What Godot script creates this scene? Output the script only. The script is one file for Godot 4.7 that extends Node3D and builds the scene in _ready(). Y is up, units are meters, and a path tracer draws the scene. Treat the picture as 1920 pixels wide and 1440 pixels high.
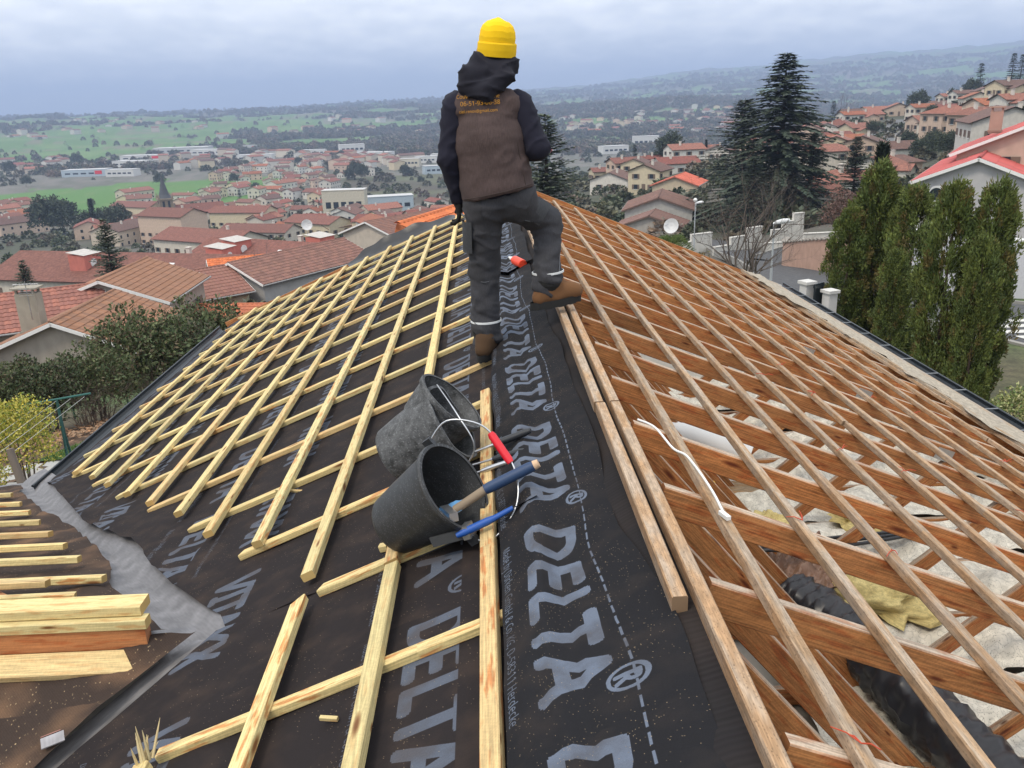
extends Node3D
# A roof being re-covered on a hillside above a valley town. Units are metres, y is up; the ridge runs along z.

const RIDGE := 5.2            # height of the crest
const SLOPE := 0.40772        # tangent of the roof pitch (22.2 degrees)
const EYE := Vector3(-0.5295, 6.35, 0.0)

var rng := RandomNumberGenerator.new()
var mats := {}
var used := {}
var fine := FastNoiseLite.new()
var soft := FastNoiseLite.new()

# ---------------------------------------------------------------- mesh collecting
class MB:
	var v := PackedVector3Array()
	var n := PackedVector3Array()
	var u := PackedVector2Array()
	var c := PackedColorArray()

	func tri3(a: Vector3, b: Vector3, d: Vector3, na: Vector3, nb: Vector3, nd: Vector3, ca: Color, cb: Color, cd: Color, ua := Vector2.ZERO, ub := Vector2.ZERO, ud := Vector2.ZERO) -> void:
		v.append(a); v.append(d); v.append(b)
		n.append(na); n.append(nd); n.append(nb)
		c.append(ca); c.append(cd); c.append(cb)
		u.append(ua); u.append(ud); u.append(ub)

	func tri(a: Vector3, b: Vector3, d: Vector3, col := Color.WHITE) -> void:
		var nn := (b - a).cross(d - a).normalized()
		tri3(a, b, d, nn, nn, nn, col, col, col)

	# corners counter-clockwise as seen from the front
	func quad(a: Vector3, b: Vector3, d: Vector3, e: Vector3, col := Color.WHITE, ua := Vector2.ZERO, ub := Vector2.ZERO, ud := Vector2.ZERO, ue := Vector2.ZERO) -> void:
		var nn := (d - a).cross(e - b).normalized()
		tri3(a, b, d, nn, nn, nn, col, col, col, ua, ub, ud)
		tri3(a, d, e, nn, nn, nn, col, col, col, ua, ud, ue)

	# a box with its own axes; colours of top, sides and ends may differ
	func box(t: Transform3D, s: Vector3, col := Color.WHITE, top := Color(-1, 0, 0)) -> void:
		var h := s * 0.5
		var tc := col if top.r < 0.0 else top
		var p := []
		for k in 8:
			p.append(t * Vector3(h.x if k & 1 else -h.x, h.y if k & 2 else -h.y, h.z if k & 4 else -h.z))
		quad(p[2], p[6], p[7], p[3], tc, Vector2(0, 0), Vector2(0, s.z), Vector2(s.x, s.z), Vector2(s.x, 0))
		quad(p[0], p[1], p[5], p[4], col, Vector2(0, 0), Vector2(s.x, 0), Vector2(s.x, s.z), Vector2(0, s.z))
		quad(p[4], p[5], p[7], p[6], col, Vector2(0, 0), Vector2(s.x, 0), Vector2(s.x, s.y), Vector2(0, s.y))
		quad(p[1], p[0], p[2], p[3], col, Vector2(0, 0), Vector2(s.x, 0), Vector2(s.x, s.y), Vector2(0, s.y))
		quad(p[5], p[1], p[3], p[7], col, Vector2(0, 0), Vector2(s.z, 0), Vector2(s.z, s.y), Vector2(0, s.y))
		quad(p[0], p[4], p[6], p[2], col, Vector2(0, 0), Vector2(s.z, 0), Vector2(s.z, s.y), Vector2(0, s.y))

	# sawn timber from p0 to p1 (centre line of its top face), w wide, h deep, a little bowed, with worn arrises
	func beam(p0: Vector3, p1: Vector3, w: float, h: float, up: Vector3, col: Color, top: Color, ends: Color, off: Vector2, bow := 0.0, skew0 := 0.0, skew1 := 0.0) -> void:
		var dir := (p1 - p0)
		var length := dir.length()
		dir = dir / length
		var side := dir.cross(up).normalized()
		var y := side.cross(dir).normalized()
		var cut := minf(0.0035, w * 0.12)
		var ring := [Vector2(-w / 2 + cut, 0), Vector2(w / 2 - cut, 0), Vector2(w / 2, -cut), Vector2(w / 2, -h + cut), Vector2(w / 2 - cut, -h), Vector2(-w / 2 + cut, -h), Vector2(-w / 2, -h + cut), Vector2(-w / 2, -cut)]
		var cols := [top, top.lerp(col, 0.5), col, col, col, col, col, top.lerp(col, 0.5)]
		var vs := [0.0]
		for k in 8:
			vs.append(vs[k] + (ring[(k + 1) % 8] - ring[k]).length())
		var steps := clampi(int(length / 1.2), 1, 8)
		for s in steps:
			for k in 8:
				var a: Vector2 = ring[k]
				var b: Vector2 = ring[(k + 1) % 8]
				var q := []
				for j in [s, s + 1]:
					var f: float = float(j) / steps
					var at: Vector3 = p0 + dir * length * f + side * bow * sin(PI * f)
					for r in [a, b]:
						var sk: float = (skew0 if j == 0 else 0.0) + (skew1 if j == steps else 0.0)
						q.append(at + side * r.x + y * r.y + dir * r.x * sk)
				var u0: float = length * s / steps
				var u1: float = length * (s + 1) / steps
				quad(q[0], q[2], q[3], q[1], cols[k], off + Vector2(u0, vs[k]), off + Vector2(u1, vs[k]), off + Vector2(u1, vs[k + 1]), off + Vector2(u0, vs[k + 1]))
		for e in 2:
			var at := p0 if e == 0 else p1
			var sk := skew0 if e == 0 else skew1
			var pts := []
			for r in ring:
				pts.append(at + side * r.x + y * r.y + dir * r.x * sk)
			for k in range(1, 7):
				if e == 0:
					tri(pts[0], pts[k], pts[k + 1], ends)
				else:
					tri(pts[0], pts[k + 1], pts[k], ends)

	func tube(pts: Array, radii: Array, sides: int, col := Color.WHITE, capped := true) -> void:
		var rings := []
		var norms := []
		var ref := Vector3.UP
		var last := pts.size() - 1
		var d0: Vector3 = (pts[1] - pts[0]).normalized()
		if absf(d0.y) > 0.9:
			ref = Vector3.RIGHT
		for i in pts.size():
			var d: Vector3 = (pts[mini(i + 1, last)] - pts[maxi(i - 1, 0)]).normalized()
			var x := d.cross(ref).normalized()
			var y := x.cross(d).normalized()
			ref = y
			var rr := []
			var nn := []
			for k in sides:
				var a := TAU * k / sides
				var o := x * cos(a) + y * sin(a)
				nn.append(o)
				rr.append(pts[i] + o * float(radii[i]))
			rings.append(rr)
			norms.append(nn)
		var along := 0.0
		for i in last:
			var seg: float = (pts[i + 1] - pts[i]).length()
			for k in sides:
				var m := (k + 1) % sides
				var ua := Vector2(along, float(k) / sides)
				var ub := Vector2(along, float(k + 1) / sides)
				var uc := Vector2(along + seg, float(k + 1) / sides)
				var ud := Vector2(along + seg, float(k) / sides)
				tri3(rings[i][k], rings[i + 1][m], rings[i][m], norms[i][k], norms[i + 1][m], norms[i][m], col, col, col, ua, uc, ub)
				tri3(rings[i][k], rings[i + 1][k], rings[i + 1][m], norms[i][k], norms[i + 1][k], norms[i + 1][m], col, col, col, ua, ud, uc)
			along += seg
		if capped:
			for k in range(1, sides - 1):
				tri(rings[0][0], rings[0][k], rings[0][k + 1], col)
				tri(rings[last][0], rings[last][k + 1], rings[last][k], col)

	# profile of (radius, height) turned round the axis of t
	func lathe(t: Transform3D, prof: Array, sides: int, col := Color.WHITE) -> void:
		for i in prof.size() - 1:
			var a: Vector2 = prof[i]
			var b: Vector2 = prof[i + 1]
			var e := b - a
			var slope := Vector2(e.y, -e.x).normalized()
			for k in sides:
				var a0 := TAU * k / sides
				var a1 := TAU * (k + 1) / sides
				var c0 := Vector3(cos(a0), 0, sin(a0))
				var c1 := Vector3(cos(a1), 0, sin(a1))
				var n0 := (t.basis * (c0 * slope.x + Vector3.UP * slope.y)).normalized()
				var n1 := (t.basis * (c1 * slope.x + Vector3.UP * slope.y)).normalized()
				var p0 := t * (c0 * a.x + Vector3.UP * a.y)
				var p1 := t * (c1 * a.x + Vector3.UP * a.y)
				var p2 := t * (c1 * b.x + Vector3.UP * b.y)
				var p3 := t * (c0 * b.x + Vector3.UP * b.y)
				var u0 := Vector2(float(k) / sides, a.y)
				var u1 := Vector2(float(k + 1) / sides, a.y)
				var u2 := Vector2(float(k + 1) / sides, b.y)
				var u3 := Vector2(float(k) / sides, b.y)
				if a.x > 0.0:
					tri3(p0, p2, p1, n0, n1, n1, col, col, col, u0, u2, u1)
				if b.x > 0.0:
					tri3(p0, p3, p2, n0, n0, n1, col, col, col, u0, u3, u2)

	# a sheet of nx by ny cells; place(i, j) gives the point at a corner, uv(i, j) its texture place
	func sheet(nx: int, ny: int, place: Callable, uv: Callable, col := Color.WHITE, tint = null) -> void:
		var p := []
		for j in ny + 1:
			var row := []
			for i in nx + 1:
				row.append(place.call(i, j))
			p.append(row)
		var nn := []
		for j in ny + 1:
			var row := []
			for i in nx + 1:
				var a: Vector3 = p[j][mini(i + 1, nx)] - p[j][maxi(i - 1, 0)]
				var b: Vector3 = p[mini(j + 1, ny)][i] - p[maxi(j - 1, 0)][i]
				row.append(a.cross(b).normalized())
			nn.append(row)
		for j in ny:
			for i in nx:
				var c0 := col; var c1 := col; var c2 := col; var c3 := col
				if tint != null:
					c0 = tint.call(p[j][i]); c1 = tint.call(p[j][i + 1]); c2 = tint.call(p[j + 1][i + 1]); c3 = tint.call(p[j + 1][i])
				tri3(p[j][i], p[j][i + 1], p[j + 1][i + 1], nn[j][i], nn[j][i + 1], nn[j + 1][i + 1], c0, c1, c2, uv.call(i, j), uv.call(i + 1, j), uv.call(i + 1, j + 1))
				tri3(p[j][i], p[j + 1][i + 1], p[j + 1][i], nn[j][i], nn[j + 1][i + 1], nn[j + 1][i], c0, c2, c3, uv.call(i, j), uv.call(i + 1, j + 1), uv.call(i, j + 1))

	func mesh(m: Material = null) -> ArrayMesh:
		var arrays := []
		arrays.resize(Mesh.ARRAY_MAX)
		arrays[Mesh.ARRAY_VERTEX] = v
		arrays[Mesh.ARRAY_NORMAL] = n
		arrays[Mesh.ARRAY_TEX_UV] = u
		arrays[Mesh.ARRAY_COLOR] = c
		var out := ArrayMesh.new()
		out.add_surface_from_arrays(Mesh.PRIMITIVE_TRIANGLES, arrays)
		if m:
			out.surface_set_material(0, m)
		return out

# ---------------------------------------------------------------- things and parts
func numbered(called: String) -> String:
	used[called] = used.get(called, -1) + 1
	return called if used[called] == 0 else "%s_%03d" % [called, used[called]]

func tag(o: Node3D, label: String, category: String, group := "", kind := "") -> Node3D:
	if label: o.set_meta("label", label)
	if category: o.set_meta("category", category)
	if group: o.set_meta("group", group)
	if kind: o.set_meta("kind", kind)
	return o

func thing(called: String, label: String, category: String, at := Vector3.ZERO, turn := 0.0, group := "") -> Node3D:
	var o := Node3D.new()
	o.name = numbered(called)
	add_child(o)
	o.position = at
	o.rotation.y = turn
	return tag(o, label, category, group)

func put(m: Mesh, called: String, parent: Node, mat: Material = null, t := Transform3D.IDENTITY) -> MeshInstance3D:
	var o := MeshInstance3D.new()
	o.mesh = m
	o.name = numbered(called) if parent == self else called
	if mat: o.material_override = mat
	parent.add_child(o, true)
	o.transform = t
	return o

func part(b: MB, called: String, mat: Material, parent: Node) -> MeshInstance3D:
	return put(b.mesh(mat), called, parent)

func structure(b: MB, called: String, mat: Material) -> MeshInstance3D:
	var o := part(b, called, mat, self)
	o.set_meta("kind", "structure")
	return o

func lin(hex: String) -> Color:
	return Color(hex).srgb_to_linear()

func vary(c: Color, amount: float) -> Color:
	var k := 1.0 + rng.randf_range(-amount, amount)
	var w := rng.randf_range(-amount, amount) * 0.35
	return Color(clampf(c.r * k * (1.0 + w), 0, 1), clampf(c.g * k, 0, 1), clampf(c.b * k * (1.0 - w), 0, 1))

# ---------------------------------------------------------------- materials and textures
func tex(w: int, h: int, f: Callable) -> ImageTexture:
	var bytes := PackedByteArray()
	bytes.resize(w * h * 3)
	for y in h:
		for x in w:
			var c: Color = f.call(x, y)
			var k := (y * w + x) * 3
			bytes[k] = clampi(int(c.r * 255.0), 0, 255)
			bytes[k + 1] = clampi(int(c.g * 255.0), 0, 255)
			bytes[k + 2] = clampi(int(c.b * 255.0), 0, 255)
	return ImageTexture.create_from_image(Image.create_from_data(w, h, false, Image.FORMAT_RGB8, bytes))

func plain(called: String, col: Color, rough: float, metal := 0.0) -> StandardMaterial3D:
	var m := StandardMaterial3D.new()
	m.albedo_color = col.linear_to_srgb()
	m.roughness = rough
	m.metallic = metal
	mats[called] = m
	return m

func painted(called: String, rough: float, texture: Texture2D = null, scale := 1.0) -> StandardMaterial3D:
	var m := StandardMaterial3D.new()
	m.vertex_color_use_as_albedo = true
	m.roughness = rough
	if texture:
		m.albedo_texture = texture
		m.uv1_scale = Vector3(scale, scale, scale)
	mats[called] = m
	return m

# tiling value noise in a texture of period p
func tiled(nz: FastNoiseLite, x: float, y: float, p: float, q: float, sx: float, sy: float) -> float:
	var a := TAU * x / p
	var b := TAU * y / q
	return nz.get_noise_3d(cos(a) * sx + 31.0 * cos(b) * sy * 0.03, sin(a) * sx, cos(b) * sy + sin(b) * sy * 1.7)

func make_materials() -> void:
	fine.seed = 5
	fine.noise_type = FastNoiseLite.TYPE_SIMPLEX_SMOOTH
	fine.frequency = 1.0
	fine.fractal_type = FastNoiseLite.FRACTAL_NONE
	soft.seed = 11
	soft.noise_type = FastNoiseLite.TYPE_SIMPLEX_SMOOTH
	soft.frequency = 1.0
	soft.fractal_type = FastNoiseLite.FRACTAL_FBM
	soft.fractal_octaves = 4
	# wood: 1.6 m long by 0.4 m wide, grain along u
	var knots := []
	rng.seed = 21
	for k in 9:
		knots.append(Vector3(rng.randf() * 512, rng.randf() * 256, rng.randf_range(2.0, 6.5)))
	var wood := func(strength: float, blot: float) -> Callable:
		return func(x: int, y: int) -> Color:
			var fx := float(x)
			var fy := float(y)
			var bend := 0.0
			var dark := 0.0
			for k in knots:
				var dx: float = fx - k.x
				var dy: float = fy - k.y
				var r := sqrt(dx * dx * 0.22 + dy * dy)
				bend += signf(dy) * 6.0 * exp(-r * r / (k.z * k.z * 5.0))
				dark = maxf(dark, clampf(1.4 - r / k.z, 0.0, 1.0))
			var g := fine.get_noise_2d(fx * 0.012, (fy + bend) * 0.22)
			var h := fine.get_noise_2d(fx * 0.05 + 90.0, (fy + bend) * 0.6)
			var saw := fine.get_noise_2d(fx * 0.7 + fy * 0.15, fy * 0.05 + 300.0)
			var b := soft.get_noise_2d(fx * 0.018 + 40.0, fy * 0.05)
			var l := 0.86 + strength * (0.10 * g + 0.07 * h + 0.05 * saw)
			var stain := clampf((b - 0.12) * 3.2, 0.0, 1.0) * blot
			var c := Color(l, l, l)
			c = c.lerp(Color(l * 0.86, l * 0.60, l * 0.46), stain)
			return c.lerp(Color(0.42, 0.25, 0.13), dark * 0.85)
	var t_new := tex(512, 256, wood.call(0.65, 0.40))
	for name in ["pine_b", "pine_c"]:
		knots.clear()
		for k in 6 + 7 * int(name == "pine_c"):
			knots.append(Vector3(rng.randf() * 512, rng.randf() * 256, rng.randf_range(1.5, 5.5)))
		fine.seed += 1
		soft.seed += 1
		painted(name, 0.72, tex(512, 256, wood.call(0.95, 0.75 if name == "pine_b" else 0.2))).uv1_scale = Vector3(0.55, 2.3, 1)
	var t_old := tex(512, 256, wood.call(1.5, 0.5))
	painted("pine", 0.72, t_new).uv1_scale = Vector3(0.62, 2.6, 1)
	painted("rafter", 0.78, t_old).uv1_scale = Vector3(0.55, 2.2, 1)
	# weathered timber: grain, dark specks of mould and grey
	var t_grey := tex(512, 256, func(x: int, y: int) -> Color:
		var g := fine.get_noise_2d(x * 0.015, y * 0.3)
		var h := fine.get_noise_2d(x * 0.09, y * 0.7 + 50.0)
		var m := soft.get_noise_2d(x * 0.05 + 10.0, y * 0.09)
		var sp := fine.get_noise_2d(x * 0.35, y * 0.35 + 700.0)
		var l := 0.84 + 0.08 * g + 0.07 * h + 0.13 * m
		if sp > 0.72: l *= 0.72
		var warm := clampf(0.5 + soft.get_noise_2d(x * 0.011 + 200.0, y * 0.03) * 1.6, 0.0, 1.0)
		return Color(l, l * lerpf(0.98, 0.90, warm), l * lerpf(0.96, 0.78, warm)))
	painted("weathered", 0.88, t_grey).uv1_scale = Vector3(0.6, 2.4, 1)
	# printed underlay: drawn below
	painted("zinc", 0.55, tex(256, 256, func(x: int, y: int) -> Color:
		var m := soft.get_noise_2d(x * 0.02, y * 0.02)
		var s := fine.get_noise_2d(x * 0.3, y * 0.04)
		var l := 0.84 + 0.14 * m + 0.04 * s
		return Color(l, l * 0.985, l * 0.98)), 1.3).metallic = 0.75
	# mineral wool facing: creased paper
	var t_wool := tex(256, 256, func(x: int, y: int) -> Color:
		var m := soft.get_noise_2d(x * 0.03, y * 0.03)
		var cr := absf(fine.get_noise_2d(x * 0.045 + 5.0, y * 0.045))
		var sp := fine.get_noise_2d(x * 0.33, y * 0.33 + 70.0)
		var l := 0.86 + 0.14 * m - 0.16 * clampf(0.12 - cr, 0.0, 1.0) / 0.12
		if sp > 0.74: l *= 0.6
		return Color(l, l * 0.985, l * 0.95))
	painted("wool", 0.95, t_wool, 1.4)
	# plaster walls and tiles
	var t_plaster := tex(256, 256, func(x: int, y: int) -> Color:
		var m := soft.get_noise_2d(x * 0.02, y * 0.012)
		var s := fine.get_noise_2d(x * 0.5, y * 0.5)
		var l := 0.90 + 0.07 * m + 0.02 * s
		return Color(l, l * 0.99, l * 0.97))
	var pl := painted("plaster", 0.9, t_plaster, 0.25)
	pl.uv1_triplanar = true
	pl.uv1_world_triplanar = true
	var t_tile := tex(256, 256, func(x: int, y: int) -> Color:
		var row := int(y / 21.34)
		var col := int(x / 16.0)
		var fy := fmod(y, 21.34) / 21.34
		var fx := fmod(float(x), 16.0) / 16.0
		var h := absf(sin(row * 12.9898 + col * 78.233) * 43758.5453)
		h = h - floorf(h)
		var l := 0.80 + 0.16 * h + 0.10 * soft.get_noise_2d(x * 0.03, y * 0.03)
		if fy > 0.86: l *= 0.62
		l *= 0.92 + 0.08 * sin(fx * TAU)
		return Color(l, l * 0.97, l * 0.95))
	painted("tiles", 0.85, t_tile, 0.25)
	painted("tile_piece", 0.85)
	painted("plain_paint", 0.7)
	painted("leaf", 0.75)
	(mats.leaf as StandardMaterial3D).backlight_enabled = true
	(mats.leaf as StandardMaterial3D).backlight = Color(0.10, 0.12, 0.04)
	painted("bark", 0.95)
	painted("cloth", 0.95)
	painted("ground", 0.98, tex(256, 256, func(x: int, y: int) -> Color:
		var l := 0.84 + 0.22 * soft.get_noise_2d(x * 0.06, y * 0.06) + 0.14 * fine.get_noise_2d(x * 0.4, y * 0.4)
		return Color(l, l, l)), 0.11)
	(mats.ground as StandardMaterial3D).uv1_triplanar = true
	(mats.ground as StandardMaterial3D).uv1_world_triplanar = true
	painted("asphalt", 0.92, tex(256, 256, func(x: int, y: int) -> Color:
		var l := 0.80 + 0.20 * soft.get_noise_2d(x * 0.03, y * 0.03) + 0.20 * fine.get_noise_2d(x * 0.6, y * 0.6)
		return Color(l, l, l)), 0.3)
	plain("glass", lin("2a3138"), 0.12)
	plain("black_plastic", Color(0.022, 0.024, 0.028), 0.42)
	# scuffed moulded plastic: mortar dust in the scratches
	var scuff := painted("bucket_plastic", 0.48, tex(512, 256, func(x: int, y: int) -> Color:
		var k := soft.get_noise_2d(x * 0.02, y * 0.03)
		var sc := fine.get_noise_2d(x * 0.02 + y * 0.11, y * 0.5 - x * 0.06)
		var l := 0.030 + 0.018 * clampf(k, 0.0, 1.0)
		if sc > 0.72: l += 0.05
		if fine.get_noise_2d(x * 0.25 + 40.0, y * 0.25) > 0.74: l += 0.10
		return Color(l, l * 1.04, l * 1.10).linear_to_srgb()))
	scuff.uv1_scale = Vector3(1.0, 3.0, 1.0)
	plain("worn_rubber", Color(0.05, 0.052, 0.055), 0.75)
	plain("steel", Color(0.55, 0.56, 0.58), 0.32, 0.9)
	plain("aluminium", Color(0.78, 0.79, 0.80), 0.28, 0.95)
	plain("red_plastic", lin("d4202e"), 0.4)
	plain("yellow_paint", lin("e8b414"), 0.4)
	plain("dark_metal", Color(0.018, 0.024, 0.030), 0.35, 0.2)
	plain("white_paint", Color(0.74, 0.74, 0.72), 0.6)
	plain("black_film", Color(0.016, 0.016, 0.018), 0.38)
	plain("blue_grip", lin("1c4f9c"), 0.5)
	plain("wood_handle", lin("8a7a66"), 0.7)
	plain("orange_plastic", lin("e4472a"), 0.45)
	plain("clear_glass", lin("3b454e"), 0.08)
	plain("solar", lin("2c3444"), 0.15)
	plain("dish", Color(0.6, 0.6, 0.6), 0.5)

# letters drawn as coverage into a byte map: at (x, y) in pixels, size in pixels of letter height, turn a quarter when down is true
func letters(cover: PackedByteArray, w: int, h: int, text: String, bold: float, size: float, x0: float, y0: float, stretch: float) -> PackedByteArray:
	var font := SystemFont.new()
	font.font_names = PackedStringArray(["Droid Sans"])
	var tm := TextMesh.new()
	tm.font = font
	tm.text = text
	tm.font_size = 64
	tm.depth = 0.0
	tm.pixel_size = 1.0 / 64.0
	tm.curve_step = 1.0
	tm.horizontal_alignment = HORIZONTAL_ALIGNMENT_LEFT
	tm.vertical_alignment = VERTICAL_ALIGNMENT_BOTTOM
	var arr := tm.surface_get_arrays(0)
	var vs: PackedVector3Array = arr[Mesh.ARRAY_VERTEX]
	var ix = arr[Mesh.ARRAY_INDEX]
	var count: int = vs.size() if ix == null else ix.size()
	# text runs along +y of the map (towards the viewer of the roof), letter tops towards +x
	# heavy type: the outline is drawn again round about
	var nudges := [Vector2.ZERO]
	if bold > 0.3:
		for k in 8: nudges.append(Vector2.from_angle(TAU * k / 8.0) * size * 0.040 * bold)
	for k in range(0, (count / 3) * 3 * nudges.size(), 3):
		var p := []
		var nudge: Vector2 = nudges[k / ((count / 3) * 3)]
		for j in 3:
			var at := k % ((count / 3) * 3) + j
			var q: Vector3 = vs[at] if ix == null else vs[ix[at]]
			p.append(Vector2(x0 + q.y * size, y0 + q.x * size * stretch) + nudge)
		var area: float = (p[1] - p[0]).cross(p[2] - p[0])
		if absf(area) < 0.0001:
			continue
		var lo_x := clampi(int(floor(minf(p[0].x, minf(p[1].x, p[2].x)))), 0, w - 1)
		var hi_x := clampi(int(ceil(maxf(p[0].x, maxf(p[1].x, p[2].x)))), 0, w - 1)
		var lo_y := int(floor(minf(p[0].y, minf(p[1].y, p[2].y))))
		var hi_y := int(ceil(maxf(p[0].y, maxf(p[1].y, p[2].y))))
		for yy in range(lo_y, hi_y + 1):
			for xx in range(lo_x, hi_x + 1):
				var c := Vector2(xx + 0.5, yy + 0.5)
				var e0: float = (p[1] - p[0]).cross(c - p[0]) / area
				var e1: float = (p[2] - p[1]).cross(c - p[1]) / area
				var e2: float = (p[0] - p[2]).cross(c - p[2]) / area
				if e0 >= -0.001 and e1 >= -0.001 and e2 >= -0.001:
					cover[posmod(yy, h) * w + xx] = 255
	return cover

# woven roofing underlay with its print; width metres across, period metres along
func underlay(called: String, w: int, h: int, prints: Array, dusty: float, base: Color, ink: Color) -> StandardMaterial3D:
	var cover := PackedByteArray()
	cover.resize(w * h)
	for p in prints:
		if p[0] == "dash":
			for y in h:
				if y % 52 < 36:
					for x in range(int(p[1]), int(p[1] + p[2])): cover[y * w + x] = 255
		else:
			cover = letters(cover, w, h, p[0], p[1], p[2], p[3], p[4], p[5])
	var bytes := PackedByteArray()
	bytes.resize(w * h * 3)
	var b := base.linear_to_srgb()
	var i := ink.linear_to_srgb()
	var dust := lin("8a6a50").linear_to_srgb()
	var r := RandomNumberGenerator.new()
	r.seed = 77
	for y in h:
		for x in w:
			var weave := 0.92 + 0.08 * float((x / 2 + y / 2) % 2) + r.randf_range(-0.06, 0.06)
			var patch := soft.get_noise_2d(x * 0.006, y * 0.006)
			var c := b
			if cover[y * w + x] > 0:
				c = i.lerp(b, clampf(0.10 + patch * 0.45, 0.0, 0.6))
			var grime := clampf(patch * 1.1 + 0.12, 0.0, 1.0) * dusty
			c = c.lerp(dust, grime * 0.35)
			var k := (y * w + x) * 3
			bytes[k] = clampi(int(c.r * weave * 255.0), 0, 255)
			bytes[k + 1] = clampi(int(c.g * weave * 255.0), 0, 255)
			bytes[k + 2] = clampi(int(c.b * weave * 255.0), 0, 255)
	# sawdust lying in the weave
	for k in int(w * h * 0.0016 * (0.5 + dusty) * (4.0 if called == "strip" else 1.5)):
		var x := r.randi_range(0, w - 2)
		var y := r.randi_range(0, h - 2)
		if soft.get_noise_2d(x * 0.006 + 40.0, y * 0.004) < r.randf_range(-0.35, 0.35):
			continue
		var t := r.randf_range(0.45, 0.85)
		for j in [[x, y], [x + (1 if r.randf() < 0.4 else 0), y + 1]]:
			var q: int = (j[1] * w + j[0]) * 3
			bytes[q] = int(t * 235.0); bytes[q + 1] = int(t * 205.0); bytes[q + 2] = int(t * 160.0)
	var m := StandardMaterial3D.new()
	m.albedo_texture = ImageTexture.create_from_image(Image.create_from_data(w, h, false, Image.FORMAT_RGB8, bytes))
	m.roughness = 0.9
	m.metallic_specular = 0.25
	m.vertex_color_use_as_albedo = true
	mats[called] = m
	return m

# ---------------------------------------------------------------- the lie of the land
const AZ := [-180.0, -110.0, -60.0, -35.0, -25.0, -15.0, -5.0, 5.0, 15.0, 25.0, 35.0, 60.0, 110.0, 180.0]
const FAR := [0.0, 12.0, 22.0, 45.0, 70.0, 110.0, 160.0, 230.0, 330.0, 480.0, 700.0, 1000.0, 1400.0, 1900.0, 2600.0, 3400.0, 4500.0, 6000.0, 8000.0, 11000.0]
const LAND := [
	[0.0, 0.0, 0.0, 0.5, 1.0, 2.0, 3.0, 5.0, 8.0, 12.0, 16.0, 20.0, 25.0, 30.0, 35.0, 40.0, 45.0, 50.0, 60.0, 60.0],
	[0.0, 0.0, -0.2, -1.0, -2.0, -4.0, -6.0, -8.0, -10.0, -14.0, -20.0, -26.0, -30.0, -30.0, -20.0, -5.0, 0.0, 0.0, 5.0, 5.0],
	[0.0, 0.0, -0.5, -4.0, -7.0, -12.0, -17.0, -22.0, -28.0, -36.0, -45.0, -50.0, -52.0, -40.0, -16.0, 0.0, 4.0, 6.0, 10.0, 10.0],
	[0.0, 0.0, -1.0, -6.0, -10.0, -17.0, -23.0, -29.0, -37.0, -47.0, -51.0, -52.0, -53.0, -38.0, -12.0, 3.0, 4.0, 6.0, 10.0, 8.0],
	[0.0, 0.0, -1.0, -6.0, -10.5, -17.5, -24.0, -30.0, -38.0, -47.0, -51.0, -52.0, -53.0, -40.0, -14.0, 1.0, 3.0, 6.0, 10.0, 8.0],
	[0.0, 0.0, -1.5, -6.0, -10.5, -17.5, -24.5, -31.0, -39.0, -48.0, -51.0, -52.0, -53.0, -44.0, -18.0, -4.0, 0.0, 5.0, 12.0, 10.0],
	[0.0, 0.0, -1.5, -6.0, -10.5, -17.5, -24.0, -31.0, -39.0, -48.0, -51.0, -52.0, -53.0, -48.0, -20.0, 2.0, 22.0, 34.0, 40.0, 30.0],
	[0.0, 0.0, -1.2, -5.0, -8.5, -12.5, -16.5, -20.5, -23.0, -36.0, -50.0, -53.0, -53.0, -38.0, -6.0, -14.0, 20.0, 70.0, 125.0, 110.0],
	[0.0, 0.0, -0.8, -3.8, -7.5, -11.0, -13.0, -14.5, -15.0, -26.0, -46.0, -53.0, -52.0, -34.0, 0.0, -6.0, 50.0, 140.0, 235.0, 220.0],
	[0.0, 0.0, -0.6, -3.2, -5.5, -8.0, -10.0, -10.5, -8.0, -5.0, -32.0, -50.0, -53.0, -50.0, -30.0, 0.0, 60.0, 180.0, 300.0, 300.0],
	[0.0, 0.0, -0.5, -2.5, -3.0, -1.5, 1.0, 5.0, 11.0, 12.0, 0.0, -20.0, -36.0, -40.0, -20.0, 10.0, 80.0, 210.0, 345.0, 340.0],
	[0.0, 0.0, -0.3, -1.0, 0.0, 2.0, 6.0, 12.0, 20.0, 28.0, 30.0, 20.0, 5.0, 0.0, 20.0, 40.0, 100.0, 230.0, 360.0, 360.0],
	[0.0, 0.0, 0.0, 0.5, 1.0, 3.0, 6.0, 11.0, 18.0, 28.0, 36.0, 40.0, 40.0, 40.0, 45.0, 50.0, 90.0, 160.0, 250.0, 250.0],
	[0.0, 0.0, 0.0, 0.5, 1.0, 2.0, 3.0, 5.0, 8.0, 12.0, 16.0, 20.0, 25.0, 30.0, 35.0, 40.0, 45.0, 50.0, 60.0, 60.0]
]

func height(x: float, z: float) -> float:
	var dx := x - EYE.x
	var d := minf(sqrt(dx * dx + z * z), 10999.0)
	var az := rad_to_deg(atan2(dx, -z))
	var i := 0
	while i < AZ.size() - 2 and AZ[i + 1] <= az: i += 1
	var j := 0
	while j < FAR.size() - 2 and FAR[j + 1] <= d: j += 1
	var a: float = (az - AZ[i]) / (AZ[i + 1] - AZ[i])
	var b: float = (d - FAR[j]) / (FAR[j + 1] - FAR[j])
	a = a * a * (3.0 - 2.0 * a)
	return lerpf(lerpf(LAND[i][j], LAND[i][j + 1], b), lerpf(LAND[i + 1][j], LAND[i + 1][j + 1], b), a)

func on_land(x: float, z: float, lift := 0.0) -> Vector3:
	return Vector3(x, height(x, z) + lift, z)

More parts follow.
